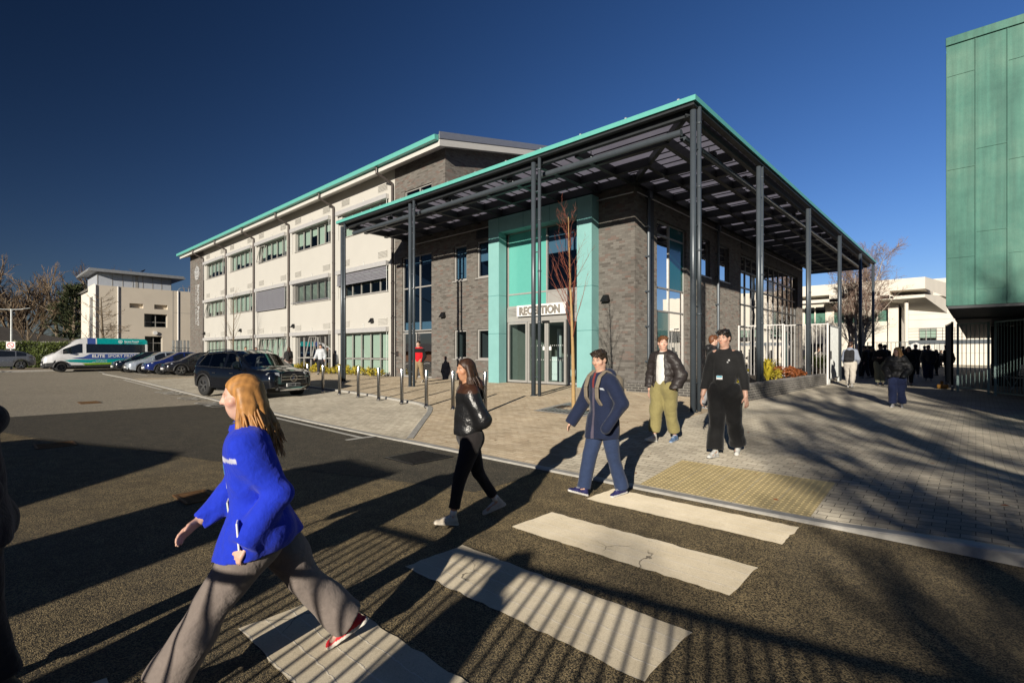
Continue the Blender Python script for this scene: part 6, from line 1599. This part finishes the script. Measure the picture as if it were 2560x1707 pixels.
    if o.get('under'):
        f = Field(lo, np.array([hi[0], hi[1], hc[2]]), max(rb, .009)); e = .014
        f.cone(pel + up * .0 * S, pel + up * .13 * S, .078 * S + e, .074 * S + e, .04, .78, (0, 1, 0)); f.cone(pel + up * .13 * S, pel + up * .25 * S, .079 * S + e, .086 * S + e, .04, .7, (0, 1, 0)); f.cone(shc, neck + up * .012 * S, .06 * S, .046 * S, .03)
        f.folds(.004, 5, 18); f.plane(pel - up * .02 * S, -up); f.plane(neck + up * .03 * S, up)
        sdf_obj('shirt', f, M['cloth'], t, const(o['under']))
    # --- shoes
    for i in (0, 1):
        an = L[i][2]; fp = R_(legs[i][2]); yaw = R_(8) * (-1, 1)[i]
        Rf = (Matrix.Rotation(yaw, 3, 'Z') @ Matrix.Rotation(-fp, 3, 'X')); lf = lambda x, y, z: an + np.array(Rf @ Vector((x * hs, y * hs, z * hs)))
        g = Field(an - .3, an + .3, min(max(rb * .8, .007), .012))
        g.cone(lf(0, -.02, -.02), lf(0, .0, .045), .036 * hs, .036 * hs, .01); g.cone(lf(0, -.03, -.035), lf(0, .08, -.045), .036 * hs, .034 * hs, .02); g.cone(lf(0, .08, -.05), lf(0, .165, -.056), .037 * hs, .026 * hs, .015); g.cone(lf(0, .02, .0), lf(0, .11, -.036), .028 * hs, .026 * hs, .01)
        g.cone(lf(.0, -.05, -.068), lf(0, .17, -.068), .036 * hs, .034 * hs, .005, .999, (1, 0, 0))
        g.plane(lf(0, 0, -.0785), np.array(Rf @ Vector((0, 0, -1))))
        up_c, sole_c = np.array((shoes[i] if isinstance(shoes, list) else shoes)[0]), np.array((shoes[i] if isinstance(shoes, list) else shoes)[1]); inv = np.array(Rf.inverted())
        def sc(V):
            P = (V - an) @ inv.T / hs; w = (P[:, 2] < -.055)[:, None]; c = np.where(w, sole_c[None], up_c[None]).astype(np.float32)
            lace = (np.abs(P[:, 0]) < .022) & (P[:, 1] > .03) & (P[:, 1] < .11) & (np.abs((P[:, 1] * 60) % 1 - .5) < .22) & (P[:, 2] > -.04); c[lace] = c[lace] * .3 + .5
            sock = P[:, 2] > .05; c[sock] = np.array(b.get('sock', (.05, .05, .05))); return c
        sdf_obj('shoe', g, M['shoe'], t, sc)
        if b.get('sock_show'):
            g2 = MB(); p1 = L[i][1]; d = (p1 - an) / np.linalg.norm(p1 - an); g2.tube([tuple(an + d * .02), tuple(an + d * .11 * hs)], [.037 * hs, .036 * hs], 14); g2.build('sock', mat('white_sock', (.75, .73, .7), .9), t, local=True, smooth=True)
    J.update(L=L, A=A, fw=fw, up=up, S=S, hs=hs, t=t); return t, J
def attach_world(t, p):
    """local point of a figure -> world"""
    return Vector(t.location) + Matrix.Rotation(t.rotation_euler.z, 3, 'Z') @ Vector(p)
def badge(t, J, z=.12, x=.0, w=.085, h=.055, ext=.0, col='white_p', lan=True, vertical=False):
    fw, up, S = J['fw'], J['up'], J['S']; y = .079 * S * .75 + .04 + ext
    c = J['pel'] + up * z * S + fw * y + V3(x, 0, 0)
    if vertical: w, h = h, w
    q = MB(); q.bar(tuple(c - V3(w / 2, 0, 0)), tuple(c + V3(w / 2, 0, 0)), .006, h, up=tuple(up)); b = q.build('id_badge', M[col], t, local=True)
    q = MB(); cc = c + fw * .0045 + up * h * .25; q.bar(tuple(cc - V3(w / 2 - .004, 0, 0)), tuple(cc + V3(w / 2 - .004, 0, 0)), .001, h * .4, up=tuple(up)); q.build('badge_stripe', mat('badge_blue', (.1, .45, .6), .4), b, local=True)
    if lan:
        q = MB()
        for s in (-1, 1): q.tube([tuple(c + up * h * .5), tuple(J['neck'] + V3(s * .055, 0, 0) + fw * .07 - up * .02)], .005, 5)
        q.build('lanyard', M['black_m'], t, local=True)
# ------------------------------------------------------------------ the people
def gz_(x, y): return (pave_z(x, y) if (y > KERB_Y and x > -8.05) or y > bay_top(x) + .1 and x > -36 else road_z(x, y) + .006) if y < 60 else -.08
def at(x, y): return (x, y, gz_(x, y))
def near(V, c, r): return (np.linalg.norm(V - c, axis=1) < r)
# woman in blue crossing in front of the lens
def blue(V, J, S, fw, up):
    c = np.tile(np.array((.012, .035, .5), np.float32), (len(V), 1)); P = V - J['pel']; h = P @ up; f_ = P @ fw
    c[(np.abs(h - .245 * S) < .012) & (f_ > .05) & (P[:, 0] < -.05)] = (.5, .5, .62)
    return c
w1, J1 = person('woman in a bright blue jacket and wide taupe trousers striding past the lens', at(-2.74, 1.05), (-.39, -.92), 1.61, .0065, None, 'f', 7, 4, 8,
    legs=((-32, 8, 32), (33, 4, -14)), arms=((10, 8, 50, .5), (-30, 14, 62, .1)), skin=(.62, .38, .29), hair=(.42, .2, .06), hair_style='long',
    top=dict(t=.036, len=-.055, hemw=1.18, colfn=blue, open=.06, under=(.012, .012, .014), folds=.012, m='cloth', hood=0), bottom=dict(c=(.2, .165, .145), w=1.22, flare=1.85, folds=.011, hem=.01), shoes=[((.55, .02, .03), (.7, .66, .58)), ((.55, .02, .03), (.7, .66, .58))], hands=('relax', 'grip'), strands=420)
badge(w1, J1, .185, .03, .1, .13, -.01, 'white_p'); badge(w1, J1, .07, .02, .09, .1, .0, 'white_p', False)
A = J1['A'][1]; hp = attach_world(w1, A[2] + A[3] * .085)
t = thing('mobile_phone', 'pale mobile phone gripped in the hand of the woman in blue', 'phone', hp, w1.rotation_euler.z)
q = MB(); a_ = A[4]; n_ = A[3]; q.bar(tuple(-n_ * .05 + a_ * .02), tuple(-n_ * .05 + a_ * .02 + V3(0, .01, .13)), .07, .009, up=tuple(a_)); q.build('phone_case', M['white_p'], t, local=True, bevel=.004)
# girl in black leather
def lea(V, J, S, fw, up):
    c = np.tile(np.array((.012, .012, .013), np.float32), (len(V), 1)); P = V - J['pel']; h = P @ up
    c[(h > .285 * S)] = (.05, .022, .012); return c
g1, JG = person('girl with long dark hair in a black leather jacket and black leggings crossing the road', at(-3.743, 3.449), (-.42, -.9), 1.62, .0085, None, 'f', 3, 10, 6,
    legs=((-17, 16, 20), (20, 9, -12)), arms=((-20, 20, 82, 1.3), (-18, 20, 82, 1.3)), skin=(.5, .26, .15), hair=(.045, .022, .012), hair_style='long',
    top=dict(t=.046, len=.03, hemw=1.02, colfn=lea, m='leather', folds=.016, collar=1, hood=1), bottom=dict(c=(.02, .017, .017), w=.82, flare=.8, folds=.003, hem=.06, name='leggings', sock=(.7, .68, .66), sock_show=1), shoes=((.55, .48, .38), (.6, .54, .45)), hands=('pocket', 'pocket'), strands=300)
# young man in navy
def nav(V, J, S, fw, up):
    c = np.tile(np.array((.013, .02, .05), np.float32), (len(V), 1)); P = V - J['pel']; h = P @ up; f_ = P @ fw
    z = (np.abs(P[:, 0]) < .02) & (f_ > .04); c[z] = (.1, .085, .12); c[z & (h > .24 * S)] = (.2, .03, .03)
    c[(np.abs(P[:, 0] + .1) < .04) & (np.abs(h - .235 * S - P[:, 0] * .3 - .03) < .009) & (f_ > .02)] = (.55, .58, .62)
    c[(np.abs(P[:, 0] + .16) < .014) & (np.abs(h + .02 * S) < .02) & (f_ > .02)] = (.4, .03, .03); return c
n1, JN = person('young man in a long navy coat and jeans stepping off the kerb', at(-3.237, 5.107), (-.33, -.94), 1.7, .008, None, 'm', 3, 18, 14,
    legs=((17, 4, -18), (-12, 6, 4)), arms=((12, 22, 14), (-14, 30, 62, .6)), skin=(.58, .35, .25), hair=(.03, .02, .013), hair_style='short',
    top=dict(t=.034, len=-.11, hemw=1.1, colfn=nav, folds=.011, hood=1, cuff=-.02), bottom=dict(c=(.028, .045, .1), w=.95, flare=1.3, folds=.007, hem=.0), shoes=((.025, .025, .1), (.65, .62, .58)), hands=('relax', 'pocket'))
def backpack(label, t0, J, c, straps=True):
    loc = tuple(t0.location); t = thing('backpack', label, 'backpack', loc, t0.rotation_euler.z); S = J['S']
    b0 = J['pel'] + J['up'] * .1 * S - J['fw'] * .17; b1 = J['pel'] + J['up'] * .27 * S - J['fw'] * .17
    f = Field(np.minimum(b0, b1) - .28, np.maximum(b0, b1) + .28, .014)
    for x in (-.08, .08): f.cone(b0 + V3(x, 0, 0), b1 + V3(x, 0, 0), .095, .085, .05, .85, (0, 1, 0))
    f.folds(.005, 4, 15); sdf_obj('bag', f, M['cloth'], t, const(c))
    f = Field(b0 - .25, b0 + .25, .013); f.cone(b0 - J['fw'] * .07 + V3(-.07, 0, -.01), b0 - J['fw'] * .07 + V3(.07, 0, -.01), .07, .07, .02, .8, (0, 1, 0)); sdf_obj('front_pocket', f, M['cloth'], t, const(tuple(x * 1.25 for x in c)))
    for s in (-1, 1):
        x = s * .105; P = lambda u, v: tuple(J['pel'] + V3(x, 0, 0) + J['up'] * u * S + J['fw'] * v)
        q = MB(); pts = [P(.26, -.1), P(.335, -.05), P(.35, .02), P(.315, .105), P(.24, .155), P(.17, .155), P(.12, .1)]
        for a, b in zip(pts, pts[1:]): q.bar(a, b, .055, .02, up=(0, .7, .7))
        q.build('strap', mat('taupe_strap', (.23, .19, .14), .85) if c[0] > .03 else M['trim'], t, local=True, bevel=.006)
    return t
backpack('taupe backpack strapped on the young man in the navy coat', n1, JN, (.16, .135, .1))
# man in khaki trousers
kh, JK = person('man in an open dark puffer over a white shirt and khaki cargo trousers', at(-3.877, 8.008), (-.12, -.99), 1.76, .0095, None, 'm', 1, 44, 2,
    legs=((13, 5, -10), (-9, 8, 6)), arms=((-4, 20, 34, .9), (-12, 26, 55, .7)), skin=(.66, .4, .3), hair=(.13, .055, .022), hair_style='short',
    top=dict(t=.05, len=.0, hemw=1.05, c=(.03, .024, .023), m='puffer', quilt=.11, folds=.01, open=.085, under=(.72, .7, .66), hood=1), bottom=dict(c=(.25, .215, .09), w=1.25, flare=1.5, folds=.011, hem=.05), shoes=[((.65, .63, .58), (.7, .68, .62)), ((.1, .17, .3), (.3, .38, .5))], hands=('relax', 'pocket'))
# man in black
def blk(V, J, S, fw, up):
    c = np.tile(np.array((.014, .014, .0145), np.float32), (len(V), 1)); P = V - J['pel']; h = P @ up; f_ = P @ fw
    c[(np.abs(P[:, 0] + .095) < .009) & (np.abs(h - .25 * S) < .009) & (f_ > .05)] = (.5, .5, .5); c[(np.abs(P[:, 0] + .075) < .007) & (np.abs(h - .235 * S) < .007) & (f_ > .05)] = (.4, .4, .4); return c
bk, JB = person('man in plain black jacket and wide black trousers with a name badge', at(-2.7, 7.533), (.05, -1), 1.83, .0095, None, 'm', 1, -10, 6,
    legs=((11, 4, -4), (-14, 14, 14)), arms=((4, 12, 14), (-8, 13, 18)), skin=(.57, .34, .25), hair=(.018, .013, .011), hair_style='short',
    top=dict(t=.026, len=.02, hemw=1.0, colfn=blk, folds=.006), bottom=dict(c=(.009, .009, .0095), w=1.3, flare=1.8, folds=.008, hem=.02), shoes=((.55, .54, .5), (.62, .6, .56)), hands=('relax', 'relax'))
badge(bk, JB, .115, .03, .085, .055, .0, 'white_p', False)
hm, JH = person('red haired man in a dark coat half hidden behind the corner canopy post', at(-4.72, 12.3), (.8, .45), 1.78, .011, None, 'm', 2, 12, 0,
    legs=((12, 4, -6), (-12, 10, 8)), arms=((15, 10, 40), (-10, 10, 30)), skin=(.62, .38, .28), hair=(.16, .06, .025), top=dict(t=.04, len=-.02, c=(.02, .02, .022), m='puffer', quilt=.1, hood=1), bottom=dict(c=(.3, .3, .31), w=1.2, flare=1.4), shoes=((.03, .03, .03), (.4, .4, .4)))
pk, JP = person('man in a grey hoodie and pale joggers walking away through the gates', at(-3.668, 23.827), (.02, 1), 1.78, .012, None, 'm', 2, 0, 6,
    legs=((-10, 8, 8), (10, 4, -6)), arms=((8, 14, 45, .6), (-2, 14, 45, .6)), hair=(.05, .025, .015), skin=(.58, .35, .25), top=dict(t=.034, c=(.26, .29, .36), folds=.01, hood=1, name='hoodie'), bottom=dict(c=(.5, .46, .4), w=1.2, flare=1.2, folds=.008), shoes=((.7, .68, .64), (.72, .7, .66)), hands=('pocket', 'pocket'))
backpack('black backpack with a red patch on the man in the grey hoodie', pk, JP, (.018, .018, .02))
ph, JQ = person('person in a dark hooded top and pale green cargo trousers looking down at a phone', at(-3.006, 26.537), (.05, -1), 1.74, .012, None, 'm', 3, 0, 32,
    legs=((2, 3, 0), (-3, 3, 0)), arms=((14, 8, 96, .75), (14, 8, 96, .75)), hair=(.02, .016, .014), skin=(.55, .34, .25), hair_style='beanie', top=dict(t=.04, len=-.01, c=(.022, .02, .02), folds=.01, hood=1, name='hoodie'), bottom=dict(c=(.25, .25, .17), w=1.35, flare=1.3, folds=.01), shoes=((.012, .012, .012), (.05, .05, .05)), hands=('grip', 'grip'))
hp = attach_world(ph, (JQ['A'][0][2] + JQ['A'][1][2]) / 2 + V3(0, .07, .04))
t = thing('mobile_phone', 'mobile phone held in both hands by the person in the dark hooded top', 'phone', hp, ph.rotation_euler.z); q = MB(); q.bar((0, -.03, -.04), (0, .03, .05), .075, .01, up=(0, -.8, .6)); q.build('phone_case', M['black_m'], t, local=True)
g2, JR = person('woman with long fair hair in a black puffer and wide dark jeans', at(-1.58, 17.2), (.03, -1), 1.6, .011, None, 'f', 1, -42, 4,
    legs=((5, 3, 0), (-7, 6, 4)), arms=((-4, 26, 62, .75), (-4, 26, 62, .75)), skin=(.6, .37, .28), hair=(.3, .16, .06), hair_style='long',
    top=dict(t=.062, len=-.01, hemw=1.05, c=(.012, .012, .013), m='puffer', quilt=.12, folds=.012, hood=1), bottom=dict(c=(.022, .032, .085), w=1.3, flare=1.75, folds=.011, hem=.02), shoes=((.4, .4, .4), (.6, .6, .58)), hands=('pocket', 'pocket'), strands=160)
def redc(V, J, S, fw, up):
    c = np.tile(np.array((.55, .012, .02), np.float32), (len(V), 1)); P = V - J['pel']; h = P @ up; c[(h > .215 * S) | (np.abs(P[:, 0]) > .2)] = (.012, .012, .012); c[h > .31 * S] = (.5, .012, .02); return c
person('man in a red and black hooded jacket leaving the side door', at(-17.3, 13.0), (.45, -.9), 1.74, .012, None, 'm', 1, 6, 6, legs=((12, 4, -6), (-10, 10, 8)), arms=((-4, 16, 50, .7), (-6, 18, 50, .7)), skin=(.6, .38, .28), hair=(.03, .02, .015),
    top=dict(t=.042, len=-.01, colfn=redc, hood=1), bottom=dict(c=(.3, .22, .13), w=1.1, flare=1.25), shoes=((.4, .35, .28), (.5, .46, .4)), hands=('pocket', 'pocket'))
person('man in a pale grey padded jacket walking by the rendered wall', at(-27.9, 14.0), (.6, -.7), 1.72, .014, None, 'm', 1, 0, 2, legs=((12, 4, -6), (-12, 10, 8)), arms=((10, 14, 40), (-10, 14, 40)), skin=(.58, .36, .27), hair=(.02, .015, .012),
    top=dict(t=.05, len=-.02, c=(.5, .52, .55), m='puffer', quilt=.12, hood=1), bottom=dict(c=(.03, .03, .035), w=1.1, flare=1.1), shoes=((.4, .4, .4), (.5, .5, .5)))
bw, JW = person('woman in a dark jacket carrying a black shoulder bag behind the black car', at(-30.3, 13.2), (-.8, .25), 1.62, .014, None, 'f', 6, 0, 4, legs=((14, 4, -6), (-14, 12, 10)), arms=((14, 10, 40), (-10, 14, 20)), skin=(.6, .38, .28), hair=(.06, .025, .015), hair_style='long',
    top=dict(t=.035, c=(.03, .028, .03)), bottom=dict(c=(.35, .25, .22), w=1.3, flare=1.6), shoes=((.05, .05, .05), (.1, .1, .1)))
t = thing('shoulder_bag', 'black shoulder bag hanging behind the woman by the black car', 'bag', attach_world(bw, JW['pel'] + V3(-.12, -.3, .12)), bw.rotation_euler.z)
q = MB(); q.box(-.09, .09, -.2, .2, -.18, .16); q.build('bag_body', M['black_r'], t, local=True, bevel=.05); q = MB(); q.tube([(0, -.15, .14), (.02, .0, .42), (.04, .2, .48), (.04, .15, .16)], .014, 6); q.build('strap', M['black_r'], t, local=True)
person('person with auburn hair whose head shows over the black car roof', at(-35.2, 12.5), (1, 0), 1.66, .016, None, 'f', 1, 0, 0, hair=(.12, .035, .02), top=dict(t=.03, c=(.05, .04, .04)), bottom=dict(c=(.03, .03, .05)), shoes=((.1, .1, .1), (.2, .2, .2)))
person('person with dark hair whose head just shows over the black car roof', at(-34.0, 12.7), (1, 0), 1.62, .016, None, 'f', 1, 0, 0, hair=(.03, .015, .012), top=dict(t=.03, c=(.02, .02, .04)), bottom=dict(c=(.03, .03, .05)), shoes=((.1, .1, .1), (.2, .2, .2)))
dv = Matrix.Rotation(R_(13), 3, 'Z') @ Vector((-.1, -.38, .2)) + Vector((-19.55, 7.15, road_z(-19.5, 7)))
person('driver sitting at the wheel of the glossy black car', tuple(dv), (math.cos(R_(13)), math.sin(R_(13))), 1.68, .014, None, 'm', -12, 4, 0, legs=((78, 78, 0), (78, 70, 0)), arms=((40, 6, 50, .2), (40, 6, 50, .2)), skin=(.5, .3, .2), hair=(.02, .015, .012), top=dict(t=.02, c=(.05, .05, .06)), bottom=dict(c=(.03, .03, .04)), shoes=((.1, .1, .1), (.1, .1, .1)), hands=('grip', 'grip'))
person('dark coated person cut off by the left edge of the picture', (-3.52, .02, -.475), (-.2, -1), 1.6, .011, None, 'm', 4, 0, 10, legs=((6, 4, -4), (-6, 8, 8)), arms=((18, 12, 30), (-20, 12, 30)), hair=(.015, .012, .01), top=dict(t=.05, len=-.05, c=(.012, .011, .013), hood=1), bottom=dict(c=(.012, .012, .014), w=1.2, flare=1.3), shoes=((.03, .03, .03), (.05, .05, .05)))
# crowd in the shade beyond the gates
CG = 'dark dressed students crowding in the shade beyond the gates'
wc, _ = person('woman in a long black coat standing just behind the fair haired woman', at(-2.1, 27.1), (.1, -1), 1.64, .017, CG, 'f', 1, 0, 4, hair=(.06, .035, .02), hair_style='long', top=dict(t=.06, len=-.2, hemw=1.15, c=(.011, .011, .012), hood=1), bottom=dict(c=(.015, .015, .018)), shoes=((.03, .03, .03), (.05, .05, .05)), legs=((4, 3, 0), (-5, 4, 3)), arms=((2, 16, 60, .6), (2, 16, 60, .6)), hands=('pocket', 'pocket'))
wj, _ = person('broad person in a black coat and navy jeans walking in the shade', at(-1.76, 32.9), (0, -1), 1.76, .017, CG, 'm', 1, 0, 6, hair=(.015, .012, .01), top=dict(t=.055, len=-.03, c=(.011, .011, .012), m='puffer', quilt=.12, hood=1), bottom=dict(c=(.02, .03, .07), w=1.35, flare=1.6), shoes=((.3, .3, .3), (.4, .4, .4)), legs=((8, 3, -3), (-8, 6, 5)), arms=((2, 16, 50, .6), (2, 16, 50, .6)), hands=('pocket', 'pocket'))
rj, _ = person('student in a red jacket by the canopy posts beyond the gates', at(-4.9, 31.5), (.3, -1), 1.7, .017, CG, 'm', 1, 20, 4, hair=(.03, .015, .01), top=dict(t=.045, c=(.4, .015, .02), hood=1), bottom=dict(c=(.02, .025, .04)), shoes=((.3, .3, .3), (.4, .4, .4)), legs=((5, 3, -3), (-5, 4, 5)), arms=((6, 10, 30), (-4, 10, 30)))
bl, _ = person('student in a black hooded jacket among the far crowd', at(-3.6, 33.5), (.2, 1), 1.78, .017, CG, 'm', 1, -20, 4, hair=(.02, .015, .012), top=dict(t=.045, c=(.014, .014, .016), hood=1), bottom=dict(c=(.02, .022, .03), w=1.1), shoes=((.2, .2, .2), (.3, .3, .3)), legs=((8, 3, -3), (-8, 6, 5)), arms=((8, 10, 40), (-8, 10, 40)))
wl, _ = person('person in a cream fleece bending by the white bars', at(-6.3, 31.2), (.5, -.8), 1.66, .017, CG, 'f', 24, 10, 20, hair=(.05, .025, .015), hair_style='long', top=dict(t=.04, c=(.6, .55, .46)), bottom=dict(c=(.03, .03, .035)), shoes=((.5, .48, .44), (.5, .5, .5)), legs=((12, 8, 0), (-5, 6, 0)), arms=((40, 8, 30), (35, 8, 30)))
r = random.Random(77); spots = []
for i in range(26):
    D_ = 26 + 26 * (i / 26) + r.uniform(-1, 1); px = r.uniform(.695, .87) if i > 3 else (.70, .715, .765, .80)[i]
    x = D_ * (-math.sin(YAW) + px * math.cos(YAW)); y = D_ * (math.cos(YAW) + px * math.sin(YAW))
    if any((x - a) ** 2 + (y - b) ** 2 < .45 for a, b in spots): x += .8
    spots.append((x, y)); src = (bl, wc, wj, bl)[i % 4]
    dup(src, at(x, y), r.uniform(0, 6.28), 'student in dark winter clothes in the shaded crowd beyond the gates', CG, r.uniform(.93, 1.05))
# passers-by behind the viewpoint
for i, (x, y, rz) in enumerate(((-.51, -2.66, 2.6), (-1.6, -4.2, 2.9), (.5, -4.4, 2.4))):
    dup(bl, (x, y, -.47), rz, 'pedestrian in a black hooded jacket waiting behind the viewpoint', 'pedestrians behind the viewpoint')

# ------------------------------------------------------------------ sky, sun, camera
wd = bpy.data.worlds.new('World'); SC.world = wd; wd.use_nodes = True; nt = wd.node_tree; nt.nodes.clear()
out = nt.nodes.new('ShaderNodeOutputWorld'); bg = nt.nodes.new('ShaderNodeBackground'); sky = nt.nodes.new('ShaderNodeTexSky')
sky.sky_type = 'NISHITA'; sky.sun_disc = False; sky.sun_elevation = SUN_EL
sdv = -SUN_DIR; sky.sun_rotation = math.atan2(sdv.x, sdv.y); sky.altitude = 30; sky.air_density = 1.0; sky.dust_density = .35; sky.ozone_density = 2.2
gm = nt.nodes.new('ShaderNodeGamma'); gm.inputs[1].default_value = SKY_GAMMA
hs_ = nt.nodes.new('ShaderNodeHueSaturation'); hs_.inputs['Saturation'].default_value = SKY_SAT; hs_.inputs['Value'].default_value = SKY_VAL
# polarised winter sky: deepest towards the west, away from the low sun
tc = nt.nodes.new('ShaderNodeTexCoord'); dp = nt.nodes.new('ShaderNodeVectorMath'); dp.operation = 'DOT_PRODUCT'; dp.inputs[1].default_value = (.75, .38, -.6)
mr = nt.nodes.new('ShaderNodeMapRange'); mr.inputs['From Min'].default_value = -1; mr.inputs['From Max'].default_value = .35; mr.inputs['To Min'].default_value = POL_LO; mr.inputs['To Max'].default_value = POL_HI
mx = nt.nodes.new('ShaderNodeMix'); mx.data_type = 'RGBA'; mx.blend_type = 'MULTIPLY'; mx.inputs[0].default_value = 1
nt.links.new(tc.outputs['Generated'], dp.inputs[0]); nt.links.new(dp.outputs['Value'], mr.inputs['Value'])
tn = nt.nodes.new('ShaderNodeMix'); tn.data_type = 'RGBA'; tn.blend_type = 'MULTIPLY'; tn.inputs[0].default_value = 1; tn.inputs[7].default_value = (*SKY_TINT, 1)
nt.links.new(sky.outputs[0], tn.inputs[6]); nt.links.new(tn.outputs[2], gm.inputs[0]); nt.links.new(gm.outputs[0], hs_.inputs['Color']); nt.links.new(hs_.outputs[0], mx.inputs[6]); d2 = nt.nodes.new('ShaderNodeVectorMath'); d2.operation = 'DOT_PRODUCT'; d2.inputs[1].default_value = (1, -.1, 0); m2 = nt.nodes.new('ShaderNodeMapRange'); m2.inputs['From Min'].default_value = .25; m2.inputs['From Max'].default_value = .7; m2.inputs['To Min'].default_value = 1; m2.inputs['To Max'].default_value = .35
mm = nt.nodes.new('ShaderNodeMath'); mm.operation = 'MULTIPLY'; nt.links.new(tc.outputs['Generated'], d2.inputs[0]); nt.links.new(d2.outputs['Value'], m2.inputs['Value']); nt.links.new(mr.outputs[0], mm.inputs[0]); nt.links.new(m2.outputs[0], mm.inputs[1]); nt.links.new(mm.outputs[0], mx.inputs[7])  # dims the unseen eastern sky to keep fill off the east wall
nt.links.new(mx.outputs[2], bg.inputs[0]); bg.inputs[1].default_value = SKY_STR; nt.links.new(bg.outputs[0], out.inputs[0])
sl = bpy.data.lights.new('sun', 'SUN'); sl.energy = SUN_STR; sl.angle = R_(.55); sl.color = SUN_COL; so = bpy.data.objects.new('sun', sl); COL.objects.link(so)
so.rotation_euler = SUN_DIR.to_track_quat('-Z', 'Y').to_euler(); so.location = (10, -30, 20)
cd = bpy.data.cameras.new('camera'); co = bpy.data.objects.new('camera', cd); COL.objects.link(co); SC.camera = co
co.location = (0, 0, CAM_Z); co.rotation_euler = (R_(90), 0, YAW); cd.sensor_width = 36; cd.sensor_fit = 'HORIZONTAL'; cd.lens = 36 * 1261 / 2560; cd.shift_y = 29.5 / 2560; cd.clip_start = .05; cd.clip_end = 3000
SC.view_settings.view_transform = 'Standard'; SC.view_settings.look = 'None'; SC.view_settings.exposure = EXPOSURE; SC.view_settings.gamma = 1
SC.render.resolution_x = 1024; SC.render.resolution_y = 682
SC.cycles.max_bounces = 6; SC.cycles.transparent_max_bounces = 12; SC.cycles.use_denoising = True; SC.cycles.caustics_reflective = False; SC.cycles.caustics_refractive = False
